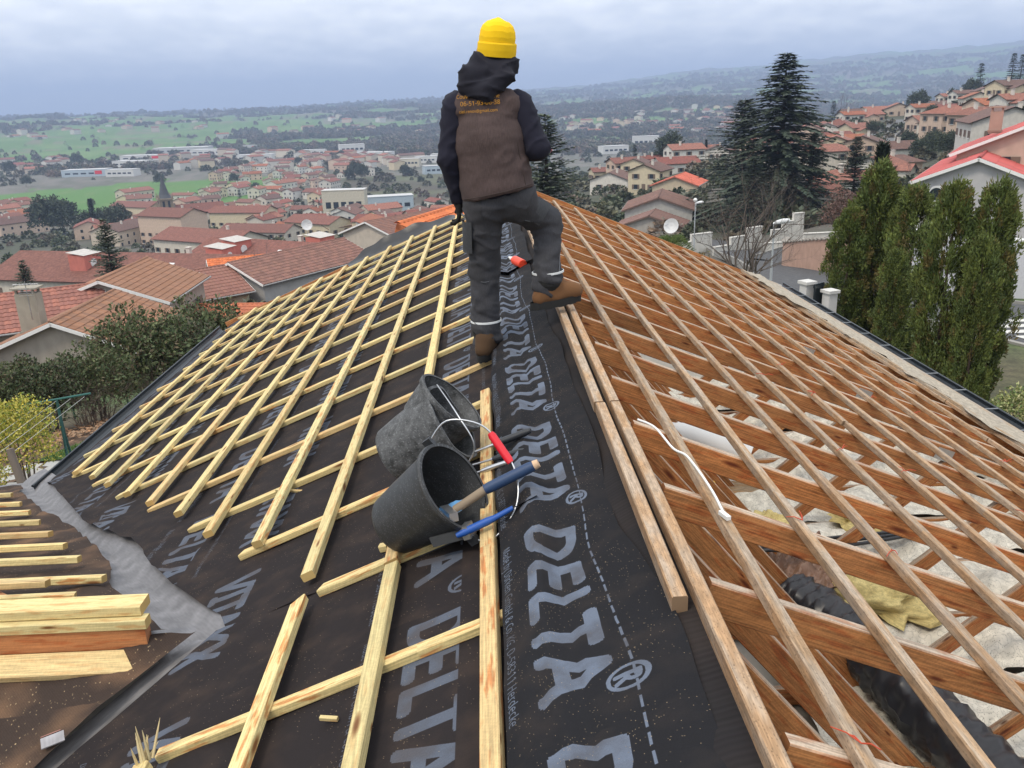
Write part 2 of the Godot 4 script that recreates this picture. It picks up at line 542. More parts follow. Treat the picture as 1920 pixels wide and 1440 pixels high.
# ---------------------------------------------------------------- the house whose roof is open
const UP_L := Vector3(-0.37755, 0.92600, 0.0)
const UP_R := Vector3(0.37755, 0.92600, 0.0)
const HIP := Vector3(-1.6, 4.518, -2.768)     # where the wing's ridge meets the main slope
const WING_BACK := 0.290                      # pitch of the wing's far slope
const WING_FRONT := 0.33

func left_at(x: float, z: float, off := 0.0) -> Vector3:
	return Vector3(x, RIDGE + SLOPE * x, z) + UP_L * off

func right_at(x: float, z: float, off := 0.0) -> Vector3:
	return Vector3(x, RIDGE - SLOPE * x, z) + UP_R * off

func wing_at(x: float, z: float, off := 0.0) -> Vector3:
	if z < HIP.z:
		return Vector3(x, HIP.y + WING_BACK * (z - HIP.z), z) + Vector3(0, 0.9604, -0.2785) * off
	return Vector3(x, HIP.y - WING_FRONT * (z - HIP.z), z) + Vector3(0, 0.9496, 0.3134) * off

# a torn edge: straight runs between random corners
func torn(t: float, step: float, amount: float) -> float:
	var k := floorf(t / step)
	var f := t / step - k
	var a := fine.get_noise_2d(k * 7.31, step * 91.0)
	var b := fine.get_noise_2d((k + 1.0) * 7.31, step * 91.0)
	return lerpf(a, b, f) * amount

func valley_back(x: float) -> float:          # z of the valley on the far side of the wing
	return HIP.z + (x - HIP.x) * 1.406

func valley_front(z: float) -> float:         # x of the valley on the near side of the wing
	return HIP.x - (z - HIP.z) * 0.82

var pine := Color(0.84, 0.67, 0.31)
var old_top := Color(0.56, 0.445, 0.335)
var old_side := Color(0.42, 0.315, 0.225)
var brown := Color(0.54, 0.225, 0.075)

func pine_beam(a: Vector3, b: Vector3, w: float, h: float, up: Vector3, called: String, parent: Node, bow := 0.0, s0 := 0.0, s1 := 0.0) -> MeshInstance3D:
	var m := MB.new()
	var c := vary(pine, 0.14)
	if rng.randf() < 0.18:
		c = c.lerp(Color(0.74, 0.46, 0.22), 0.4)
	m.beam(a, b, w, h, up, c, c * 1.03, c.lerp(Color(0.62, 0.38, 0.10), 0.55), Vector2(rng.randf() * 9, rng.randf() * 3), bow, s0, s1)
	return part(m, called, mats[["pine", "pine_b", "pine_c"][rng.randi() % 3]], parent)

func build_house() -> void:
	rng.seed = 3
	var home := thing("house", "nearest house, one roof slope stripped to rafters, the other battened over black underlay", "house", Vector3.ZERO)
	# ---- walls, ceiling and gable
	var m := MB.new()
	var wall := Color(0.56, 0.52, 0.45)
	m.box(Transform3D(Basis(), Vector3(-4.0, 0.9, -5.6)), Vector3(0.3, 4.9, 13.1), wall)
	m.box(Transform3D(Basis(), Vector3(3.55, 1.0, -5.6)), Vector3(0.3, 5.0, 13.1), wall)
	m.box(Transform3D(Basis(), Vector3(-0.225, 0.95, -12.0)), Vector3(7.25, 4.9, 0.3), wall)
	m.box(Transform3D(Basis(), Vector3(-0.225, 0.95, 0.8)), Vector3(7.25, 4.9, 0.3), wall)
	m.box(Transform3D(Basis(), Vector3(-0.225, 3.345, -5.6)), Vector3(7.25, 0.11, 12.5), Color(0.5, 0.48, 0.44))
	part(m, "wall", mats.plaster, home)
	m = MB.new()
	var g := [Vector3(-4.0, 3.4, 0), Vector3(3.55, 3.4, 0), Vector3(3.55, 3.62, 0), Vector3(0, 5.06, 0), Vector3(-4.0, 3.44, 0)]
	for z in [-12.15, -11.9]:
		for k in range(1, 4):
			m.tri(g[0] + Vector3(0, 0, z), g[k] + Vector3(0, 0, z), g[k + 1] + Vector3(0, 0, z), wall)
	part(m, "gable", mats.plaster, home)
	for w in [[-9.0, -4.15, 0.0, -6.9], [-9.0, -4.15, 0.0, 0.7]]:
		m = MB.new()
		m.box(Transform3D(Basis(), Vector3((w[0] + w[1]) / 2, 0.9, w[3] + (0.4 if w[3] < -3.0 else 0.0))), Vector3(w[1] - w[0], 4.4, 0.3), wall)
		part(m, "wing_wall", mats.plaster, home)

	# ---- left slope: underlay
	var lay := underlay("underlay", 1024, 788, [
		["DELTA", 1.1, 190.0, 856.0, 14.0, 1.12], ["\u00ae", 0.4, 110.0, 965.0, 655.0, 1.0],
		["VITAXX", 1.1, 182.0, 158.0, 30.0, 0.92],
		["Made by D\u00f6rken GmbH & Co. KG, D-58311 Herdecke", 0.1, 30.0, 778.0, 20.0, 1.0],
		["Diese Seite muss nach oben zeigen. This side must face upwards.", 0.1, 22.0, 52.0, 40.0, 1.0]], 0.55, Color(0.024, 0.020, 0.0205), Color(0.100, 0.114, 0.145))
	var uv_main := func(p: Vector3) -> Vector2: return Vector2((p.x + 1.95) / 1.3, (p.z + 2.29) / 0.92)
	m = MB.new()
	var far_edge := func(x: float) -> float:
		if x > -1.62: return -2.74
		return valley_back(x) - 0.12 + torn(x, 0.42, 0.11) + torn(x + 9.0, 0.13, 0.03)
	var place := func(i: int, j: int) -> Vector3:
		var x := -0.03 - 4.35 * i / 60.0
		var e: float = far_edge.call(x)
		var z := lerpf(-12.42, e, pow(j / 110.0, 0.85))
		var near := clampf(1.0 - (e - z) / 0.8, 0.0, 1.0) * clampf((-1.5 - x) / 0.6, 0.0, 1.0)
		var off := -0.032 + 0.006 * fine.get_noise_2d(x * 2.2, z * 1.6) + 0.0045 * pow(1.0 - absf(fine.get_noise_2d(x * 1.3 + z * 0.9, z * 1.1 - x * 0.5)), 6.0)
		var over := fposmod((x + 1.95) / 1.3, 1.0)
		if over < 0.09: off += 0.004
		off += near * near * (0.022 + 0.040 * absf(fine.get_noise_2d(x * 2.2 + 9.0, z * 3.0)) + 0.016 * fine.get_noise_2d(x * 9.0, z * 7.0))
		var sag := clampf((-3.95 - x) / 0.43, 0.0, 1.0)
		return left_at(x, z, off - 0.03 * sag * sag)
	var pts := {}
	m.sheet(60, 110, place, func(i: int, j: int) -> Vector2: return uv_main.call(place.call(i, j)), Color.WHITE)
	part(m, "underlay_sheet", lay, home)
	m = MB.new()
	var place2 := func(i: int, j: int) -> Vector3:
		var z := -2.76 + 4.2 * j / 50.0
		var edge := valley_front(z) + 0.02 + 0.02 * fine.get_noise_1d(z * 3.0)
		var x := lerpf(-0.03, edge, i / 40.0)
		var near := clampf(1.0 - (x - edge) / 0.9, 0.0, 1.0)
		var off := -0.0315 + 0.005 * fine.get_noise_2d(x * 3.0, z * 1.4) + 0.006 * pow(1.0 - absf(fine.get_noise_2d(x * 1.6 + z * 1.2, z * 0.8 - x)), 6.0) + near * near * (0.012 * fine.get_noise_2d(x * 5.0 + z * 4.0, z * 1.2 - x) + 0.006)
		return left_at(x, z, off)
	m.sheet(40, 50, place2, func(i: int, j: int) -> Vector2: return uv_main.call(place2.call(i, j)), Color.WHITE)
	part(m, "underlay_sheet", lay, home)

	# ---- left slope: counter-battens down the slope, battens along it
	for k in range(-2, 17):
		var z := -2.08 - 0.634 * k + rng.randf_range(-0.012, 0.012)
		if k == -2: z = -0.72
		if k == -1: z = -1.42
		var x1 := -4.16 + rng.randf_range(-0.06, 0.06)
		if z > -2.6: x1 = maxf(x1, valley_front(z) + 0.12)
		elif z > -6.6: x1 = maxf(x1, -1.21 + (z + 2.72) / 1.368 + 0.03)
		if k == 0: x1 = -1.56
		if k == -1: x1 = -2.2
		var x0 := -0.50 + rng.randf_range(0.0, 0.03)
		pine_beam(left_at(x0, z), left_at(x1, z + rng.randf_range(-0.015, 0.015)), 0.042, 0.030, UP_L, "counter_batten", home, rng.randf_range(-0.006, 0.006), 0, -0.6 if z > -6.6 and z < -2.5 else 0.0)
	var verge := MB.new()
	pine_beam(left_at(-0.45, -12.33), left_at(-4.2, -12.33), 0.045, 0.03, UP_L, "counter_batten", home)
	for i in 11:
		var x := -0.555 - 0.336 * i
		var e := -2.80 + (x + 1.21) * 1.368 + rng.randf_range(-0.05, 0.05)
		var spans := [[-12.36 + rng.randf_range(-0.06, 0.05), e]]
		if i == 0: spans = [[-4.02, 1.2]]
		if i == 1: spans = [[-12.36, -4.30], [-4.28, -2.62], [-2.60, 1.2]]
		if i == 2: spans = [[-12.30, -2.80], [-2.62, 1.2]]
		if i == 3: spans = [[-12.36, e], [-2.02, 1.2]]
		for s in spans:
			var jog := rng.randf_range(-0.008, 0.008)
			var s1 := 0.0
			if i == 2 and s[0] > -3.0: s1 = 0.0
			pine_beam(left_at(x + jog, s[0], 0.033), left_at(x - jog, s[1], 0.033), 0.050, 0.033, UP_L, "batten", home, rng.randf_range(-0.010, 0.010), 0.9 if i == 2 and s[0] > -3.0 else rng.randf_range(-0.1, 0.1), rng.randf_range(-0.25, 0.25))
	# splintered end of a broken batten
	m = MB.new()
	for k in 9:
		var a := left_at(-1.56 + rng.randf_range(-0.02, 0.02), -2.03 + rng.randf_range(-0.02, 0.02), 0.02)
		var d := Vector3(rng.randf_range(-0.05, 0.03), rng.randf_range(0.03, 0.10), rng.randf_range(-0.05, 0.01))
		m.tube([a, a + d * 0.6, a + d], [0.006, 0.004, 0.0006], 4, vary(Color(0.8, 0.66, 0.36), 0.1), false)
	part(m, "splinter", mats.pine, home)

	# ---- printed strip laid along the ridge, in two lengths
	var strip := underlay("strip", 512, 942, [
		["DELTA", 1.1, 200.0, 54.0, 10.0, 1.42], ["\u00ae", 0.5, 105.0, 210.0, 770.0, 1.0],
		["Made by D\u00f6rken GmbH & Co. KG, D-58311 Herdecke", 0.1, 34.0, 12.0, 20.0, 1.0],
		["dash", 284.0, 5.0]], 0.35, Color(0.017, 0.017, 0.0195), Color(0.135, 0.160, 0.21))
	var shape := [[-0.515, 0.026], [-0.495, 0.036], [-0.47, 0.042], [-0.445, 0.052], [-0.42, 0.074], [-0.40, 0.086], [-0.38, 0.082], [-0.36, 0.062], [-0.34, 0.042], [-0.32, 0.034], [-0.29, 0.034], [-0.26, 0.036], [-0.22, 0.040], [-0.19, 0.042], [-0.15, 0.040]]
	for s in 2:
		var z0 := -6.75 if s == 0 else -12.42
		var z1 := 1.3 if s == 0 else -6.55
		var rows := 130 if s == 0 else 60
		m = MB.new()
		var laid := func(i: int, j: int) -> Vector3:
			var z := lerpf(z0, z1, float(j) / rows)
			var wide := 1.0
			var x: float = shape[i][0]
			if s == 0 and z > -2.2: x += 0.05 * clampf((z + 2.2) / 0.6, 0.0, 1.0) * clampf((x + 0.30) / 0.15, 0.0, 1.0)
			if s == 0: x += 0.035 * clampf((-3.6 - z) / 2.0, 0.0, 1.0) * clampf((x + 0.515) / 0.3, 0.0, 1.0) * -1.0
			var h: float = shape[i][1]
			var wave := 0.010 * sin(z * 5.3 + x * 11.0) + 0.009 * fine.get_noise_2d(z * 2.6, x * 6.0)
			if x > -0.44 and x < -0.33: h *= 0.75 + 0.35 * sin(z * 2.1 + 1.0) * 0.5
			if s == 1: h += 0.022
			h += 0.006 * absf(fine.get_noise_2d(z * 7.0 + x * 14.0, x * 9.0))
			return left_at(x + wave * 0.8, z, h + wave * 0.7)
		m.sheet(shape.size() - 1, rows, laid, func(i: int, j: int) -> Vector2:
			return Vector2((shape[i][0] + 0.515) / 0.5 + 0.02, (lerpf(z0, z1, float(j) / rows) + 2.37) / 0.92))
		part(m, "ridge_strip", strip, home)
	# plain darker flap between the strip and the ridge boards
	m = MB.new()
	var flap := func(i: int, j: int) -> Vector3:
		var z := -12.4 + 13.6 * j / 120.0
		var x := lerpf(-0.22, -0.035, i / 6.0)
		return left_at(x, z, lerpf(0.012, 0.02, i / 6.0) + 0.010 * fine.get_noise_2d(z * 1.7, x * 8.0) + 0.02 * sin(i / 6.0 * PI))
	m.sheet(6, 120, flap, func(i: int, j: int) -> Vector2: return Vector2(0.05, j * 0.1))
	part(m, "ridge_flap", underlay("plain_underlay", 256, 256, [], 0.5, Color(0.022, 0.020, 0.021), Color(0.1, 0.1, 0.1)), home)

	# ---- old boards on edge along the crest
	for b in [[-0.1140, 5.243, 0.038], [-0.058, 5.245, 0.036]]:
		var zs := [1.3 if b[0] > -0.1 else -1.72, -3.1, -7.2, -12.3]
		for k in 3:
			m = MB.new()
			var c := vary(old_side, 0.12)
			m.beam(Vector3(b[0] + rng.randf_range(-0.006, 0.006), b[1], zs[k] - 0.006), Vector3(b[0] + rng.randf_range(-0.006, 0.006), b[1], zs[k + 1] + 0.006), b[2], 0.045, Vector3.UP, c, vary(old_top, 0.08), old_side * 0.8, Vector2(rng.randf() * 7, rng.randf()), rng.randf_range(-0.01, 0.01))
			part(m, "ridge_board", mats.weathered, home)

	# ---- right slope: trusses and old battens
	var zr := []
	for k in range(-2, 20):
		zr.append(-1.30 - 0.563 * k)
	for z in zr:
		m = MB.new()
		var c := vary(brown, 0.16)
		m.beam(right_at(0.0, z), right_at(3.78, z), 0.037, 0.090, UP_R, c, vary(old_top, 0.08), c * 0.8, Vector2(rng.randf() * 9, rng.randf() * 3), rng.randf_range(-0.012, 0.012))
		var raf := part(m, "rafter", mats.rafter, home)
		if z > -8.5:
			m = MB.new()
			c = vary(brown, 0.14)
			m.beam(Vector3(0.05, 5.02, z + 0.004), Vector3(1.36, 3.46, z + 0.004), 0.035, 0.095, Vector3(0.76, 0.64, 0), c, vary(old_top, 0.08), c, Vector2(rng.randf() * 9, rng.randf()))
			part(m, "truss_web", mats.rafter, home)
			m = MB.new()
			m.beam(Vector3(1.36, 3.50, z - 0.004), Vector3(2.22, 4.23, z - 0.004), 0.035, 0.085, Vector3(-0.65, 0.76, 0), c * 0.95, vary(old_side, 0.08), c, Vector2(rng.randf() * 9, rng.randf()))
			part(m, "truss_web", mats.rafter, home)
			m = MB.new()
			m.beam(Vector3(0.0, 3.52, z), Vector3(3.5, 3.52, z), 0.035, 0.10, Vector3.UP, c, vary(old_side, 0.08), c, Vector2(rng.randf() * 9, rng.randf()))
			part(m, "ceiling_joist", mats.rafter, home)
			for p in [Vector3(2.18, 4.255, z + 0.0225), Vector3(1.36, 3.47, z + 0.0235)]:
				m = MB.new()
				m.box(Transform3D(Basis(Vector3.BACK, -0.38), p), Vector3(0.11, 0.075, 0.0025), Color(0.5, 0.51, 0.53))
				part(m, "nail_plate", mats.steel, home)
	for i in 11:
		var x := 0.131 + 0.305 * i
		var joint := -4.2 - 1.126 * (i % 4)
		for s in [[1.3, joint], [joint - 0.008, -12.1 + rng.randf_range(-0.1, 0.1)]]:
			m = MB.new()
			var c := vary(old_side, 0.14)
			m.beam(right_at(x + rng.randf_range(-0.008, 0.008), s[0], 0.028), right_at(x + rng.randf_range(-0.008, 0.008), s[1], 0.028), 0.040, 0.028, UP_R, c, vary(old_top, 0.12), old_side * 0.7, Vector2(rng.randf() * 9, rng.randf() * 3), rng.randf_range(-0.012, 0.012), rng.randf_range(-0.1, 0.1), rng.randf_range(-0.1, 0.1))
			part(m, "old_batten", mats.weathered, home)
	# bits of red twine left on the old battens
	var twine := MB.new()
	for k in 26:
		var i: int = rng.randi_range(0, 8)
		var z: float = zr[rng.randi_range(2, 16)]
		var p := right_at(0.131 + 0.305 * i, z, 0.033)
		for j in 3:
			var d := Vector3(rng.randf_range(-0.05, 0.05), rng.randf_range(-0.005, 0.02), rng.randf_range(-0.05, 0.05))
			twine.tube([p, p + d * 0.5 + Vector3(0, 0.006, 0), p + d], [0.0018, 0.0018, 0.0015], 4, lin("b8482c"), false)
	part(twine, "twine", mats.plain_paint, home).set_meta("kind", "stuff")
	# gable boards at the far end
	m = MB.new()
	m.beam(right_at(-0.02, -12.36, 0.045), right_at(3.72, -12.36, 0.02), 0.03, 0.2, UP_R, brown * 1.15, Color(0.40, 0.22, 0.11), brown, Vector2(1, 0))
	part(m, "barge_board", mats.rafter, home)
	m = MB.new()
	m.beam(left_at(-2.55, -12.52, 0.02), left_at(-4.45, -12.52, 0.0), 0.03, 0.2, UP_L, brown * 1.1, Color(0.40, 0.22, 0.11), brown, Vector2(4, 0))
	part(m, "barge_board", mats.rafter, home)
	# underlay lapping over the far gable
	m = MB.new()
	var lap := func(i: int, j: int) -> Vector3:
		var x := -0.95 - 1.7 * j / 40.0
		var s := i / 6.0
		var grow := sin(clampf((-0.95 - x) / 1.7, 0.0, 1.0) * PI)
		return left_at(x, -12.40 - 0.30 * s, -0.02 + (0.02 + 0.15 * grow) * s * s + 0.03 * s * fine.get_noise_2d(x * 3.0, s * 2.0))
	m.sheet(6, 40, lap, func(i: int, j: int) -> Vector2: return Vector2(0.45, j * 0.07))
	part(m, "underlay_flap", mats.black_film, home)

	# ---- right eave: dusty sill, torn felt, gutter
	for k in 3:
		m = MB.new()
		var c := [Color(0.52, 0.48, 0.42), Color(0.42, 0.34, 0.26), Color(0.50, 0.44, 0.36)][k] as Color
		var x0: float = [3.55, 3.30, 3.20][k]
		m.beam(right_at(x0, 1.3, [0.035, 0.03, 0.055][k]), right_at(x0 + rng.randf_range(-0.02, 0.02), -12.2, [0.035, 0.03, 0.05][k]), [0.34, 0.06, 0.05][k], 0.04, UP_R, c * 0.8, c, c, Vector2(k, 0), rng.randf_range(-0.03, 0.03))
		part(m, "eave_board", mats.weathered, home)
	m = MB.new()
	var felt := func(i: int, j: int) -> Vector3:
		var z := 1.2 - 13.3 * j / 130.0
		var w := 0.22 + 0.10 * fine.get_noise_1d(z * 0.9) + 0.05 * fine.get_noise_1d(z * 4.0 + 9.0)
		var x := lerpf(3.40, 3.40 - maxf(w, 0.04), i / 5.0)
		return right_at(x, z, 0.070 + 0.014 * fine.get_noise_2d(x * 14.0, z * 3.0) - 0.02 * i / 5.0)
	m.sheet(5, 130, felt, func(i: int, j: int) -> Vector2: return Vector2(i * 0.1, j * 0.1), Color(0.50, 0.45, 0.38))
	part(m, "torn_felt", mats.wool, home)
	for side in 2:
		m = MB.new()
		var ring := []
		for k in 9:
			var a := PI + PI * k / 8.0
			ring.append(Vector2(cos(a) * 0.075, sin(a) * 0.075))
		var cx := 3.84 if side == 0 else -4.46
		var cy := 3.66 if side == 0 else 3.33
		var za := 1.3 if side == 0 else -6.9
		for k in 8:
			m.quad(Vector3(cx + ring[k].x, cy + ring[k].y, za), Vector3(cx + ring[k + 1].x, cy + ring[k + 1].y, za), Vector3(cx + ring[k + 1].x, cy + ring[k + 1].y, -12.5), Vector3(cx + ring[k].x, cy + ring[k].y, -12.5))
		for e in [-1, 1]:
			m.tube([Vector3(cx + 0.078 * e, cy, za), Vector3(cx + 0.078 * e, cy, -12.5)], [0.011, 0.011], 8)
		var gut := part(m, "gutter", mats.dark_metal, home)
		var z := za - 0.4
		while z > -12.4:
			m = MB.new()
			m.box(Transform3D(Basis(), Vector3(cx, cy + 0.008, z)), Vector3(0.150, 0.005, 0.018), Color(0.35, 0.36, 0.37))
			if side == 0: part(m, "gutter_clip", mats.dull_metal, gut)
			z -= 0.52

	# ---- the wing: dusty old underlay, cut battens, valley sheets, ridge timbers
	var dusty := underlay("old_underlay", 512, 512, [], 2.2, Color(0.050, 0.036, 0.030), Color(0.1, 0.1, 0.1))
	for s in 2:
		m = MB.new()
		var sheet := func(i: int, j: int) -> Vector3:
			var z := lerpf(HIP.z, -7.1, j / 50.0) if s == 0 else lerpf(HIP.z, 1.2, j / 40.0)
			var edge := HIP.x + (z - HIP.z) / 1.406 - 0.12 - torn(z, 0.5, 0.08) - torn(z + 5.0, 0.15, 0.03) if s == 0 else valley_front(z) - 0.07 - 0.02 * fine.get_noise_1d(z * 3.0)
			var x := lerpf(edge, -6.5, pow(i / 50.0, 1.4))
			var near := clampf(1.0 - (edge - x) / 0.5, 0.0, 1.0)
			var off := -0.028 + 0.012 * fine.get_noise_2d(x * 1.6, z * 1.8) + near * near * 0.05 * (0.35 + absf(fine.get_noise_2d(x * 3.0, z * 4.0)))
			return wing_at(x, z, off)
		m.sheet(50, 50 if s == 0 else 40, sheet, func(i: int, j: int) -> Vector2:
			var p: Vector3 = sheet.call(i, j)
			return Vector2(p.x * 0.8, p.z * 0.8), Color(1, 1, 1))
		part(m, "old_underlay", dusty, home)
	var stubs := [[-4.35, -6.27], [-4.01, -5.79], [-3.73, -5.40], [-3.45, -5.01], [-3.17, -4.61], [-2.90, -4.25], [-2.66, -3.92], [-2.34, -3.50], [-2.33, -3.22], [-2.07, -3.09]]
	for st in stubs:
		pine_beam(wing_at(st[0], st[1], 0.05), wing_at(-6.4, st[1] + rng.randf_range(-0.02, 0.02), 0.05), 0.05, 0.033, Vector3(0, 0.96, -0.28), "batten", home, rng.randf_range(-0.01, 0.01), rng.randf_range(-0.3, 0.3))
		m = MB.new()
		var c := Color(0.62, 0.30, 0.15)
		if rng.randf() < 0.8:
			var a := wing_at(st[0] - rng.randf_range(0.1, 0.5), st[1] + 0.28, 0.015)
			m.beam(a, a + Vector3(-0.3, -0.05, -0.25), 0.045, 0.03, Vector3.UP, c, c * 1.1, c, Vector2(rng.randf() * 5, 0))
			part(m, "counter_batten", mats.pine, home)
	pine_beam(wing_at(-2.52, -3.36, 0.075), wing_at(-6.0, -3.34, 0.075), 0.05, 0.03, Vector3(0, 0.96, -0.28), "batten", home)
	pine_beam(wing_at(-2.62, -3.10, 0.085), wing_at(-6.0, -3.10, 0.085), 0.05, 0.03, Vector3(0, 0.96, -0.28), "batten", home)
	# ridge timbers of the wing
	pine_beam(Vector3(-1.84, 4.655, -2.79), Vector3(-6.4, 4.67, -2.79), 0.09, 0.04, Vector3.UP, "ridge_plank", home)
	pine_beam(Vector3(-1.82, 4.612, -2.745), Vector3(-6.4, 4.627, -2.745), 0.05, 0.04, Vector3.UP, "ridge_plank", home)
	m = MB.new()
	m.beam(Vector3(-1.83, 4.570, -2.752), Vector3(-6.4, 4.585, -2.752), 0.045, 0.085, Vector3.UP, Color(0.66, 0.27, 0.10), Color(0.66, 0.30, 0.12), Color(0.55, 0.25, 0.12), Vector2(0.4, 0.2))
	part(m, "ridge_beam", mats.pine, home)
	pine_beam(Vector3(-1.88, 4.482, -2.67), Vector3(-6.4, 4.496, -2.67), 0.10, 0.032, Vector3(0, 0.95, 0.31), "ridge_plank", home, 0.0, 0.7)
	pine_beam(wing_at(-2.22, -2.08, 0.03), wing_at(-5.0, -2.08, 0.03), 0.07, 0.03, Vector3(0, 0.95, 0.31), "batten", home, 0.0, 0.8)
	# zinc in the two valleys
	for s in 2:
		m = MB.new()
		var band := func(i: int, j: int) -> Vector3:
			var f := j / 30.0
			var a: Vector3
			var q := (i - 3) / 3.0
			if s == 0:
				var x := lerpf(-1.58, -4.95, f)
				var z := valley_back(x)
				if q < 0.0:
					a = left_at(x - q * 0.15, z + q * 0.105, -0.037)
					return a
				return wing_at(x - q * 0.16, z + q * 0.115, -0.036)
			var z2 := lerpf(HIP.z, 1.2, f)
			var x2 := valley_front(z2)
			if q < 0.0:
				return left_at(x2 - q * 0.06, z2 - q * 0.03, -0.037)
			return wing_at(x2 - q * 0.08, z2 - q * 0.035, -0.036)
		m.sheet(6, 30, band, func(i: int, j: int) -> Vector2: return Vector2(i * 0.08, j * 0.16), Color(0.36, 0.355, 0.36))
		part(m, "valley_sheet", mats.zinc, home)

	# ---- attic boards laid across the joists
	for b in [[0.62, -1.75, 1.0, 0.62, 0.0], [0.75, -5.25, 1.05, 0.55, 0.12], [1.45, -5.75, 0.75, 0.22, -0.1]]:
		m = MB.new()
		m.box(Transform3D(Basis(Vector3.UP, b[4]), Vector3(b[0], 3.548 + 0.012, b[1])), Vector3(b[2], 0.018, b[3]), Color(0.42, 0.32, 0.20))
		part(m, "attic_board", mats.weathered, home)
	print("house done")

# ---------------------------------------------------------------- buckets, tools and what lies about
func along(axis: Vector3) -> Basis:
	var y := axis.normalized()
	var x := y.cross(Vector3(0.1, 0.2, 1.0)).normalized()
	return Basis(x, y, x.cross(y))

func bucket(label: String, rim: Vector3, axis: Vector3, h: float, r0: float, r1: float, mat: Material, squash := 0.0) -> Node3D:
	var o := thing("bucket", label, "bucket", rim - axis.normalized() * h)
	o.set_meta("group", "builder's buckets on the new battens")
	var t := Transform3D(along(axis), Vector3.ZERO)
	var m := MB.new()
	m.lathe(t, [Vector2(0, 0), Vector2(r0 * 0.93, 0), Vector2(r0, 0.012), Vector2(lerpf(r0, r1, 0.35), h * 0.35), Vector2(lerpf(r0, r1, 0.8), h * 0.8), Vector2(r1, h - 0.012)], 44)
	m.lathe(t, [Vector2(r1 - 0.006, h), Vector2(lerpf(r0, r1, 0.5) - 0.005, h * 0.5), Vector2(r0 - 0.006, 0.012), Vector2(0, 0.010)], 44)
	if squash > 0.0:
		for i in m.v.size():
			var q := m.v[i]
			m.v[i] = q * (1.0 + squash * fine.get_noise_3d(q.x * 6.0, q.y * 6.0, q.z * 6.0))
	part(m, "pail", mat, o)
	m = MB.new()
	m.lathe(t, [Vector2(r1 - 0.004, h + 0.003), Vector2(r1 + 0.007, h + 0.004), Vector2(r1 + 0.009, h - 0.006), Vector2(r1 + 0.006, h - 0.018), Vector2(r1 - 0.004, h - 0.018), Vector2(r1 - 0.006, h)], 44)
	if squash > 0.0:
		for i in m.v.size():
			var q := m.v[i]
			m.v[i] = q * (1.0 + squash * fine.get_noise_3d(q.x * 6.0, q.y * 6.0, q.z * 6.0))
	part(m, "rim", mat, o)
	return o

func curve(pts: Array, per := 8) -> Array:
	var c := Curve3D.new()
	for i in pts.size():
		var a: Vector3 = pts[maxi(i - 1, 0)]
		var b: Vector3 = pts[mini(i + 1, pts.size() - 1)]
		var d := (b - a) / 6.0
		c.add_point(pts[i], -d, d)
	var out := []
	for i in (pts.size() - 1) * per + 1:
		out.append(c.sample(int(i / per), float(i % per) / per) if i < (pts.size() - 1) * per else pts[-1])
	return out

func same(r: float, n: int) -> Array:
	var out := []
	for i in n: out.append(r)
	return out

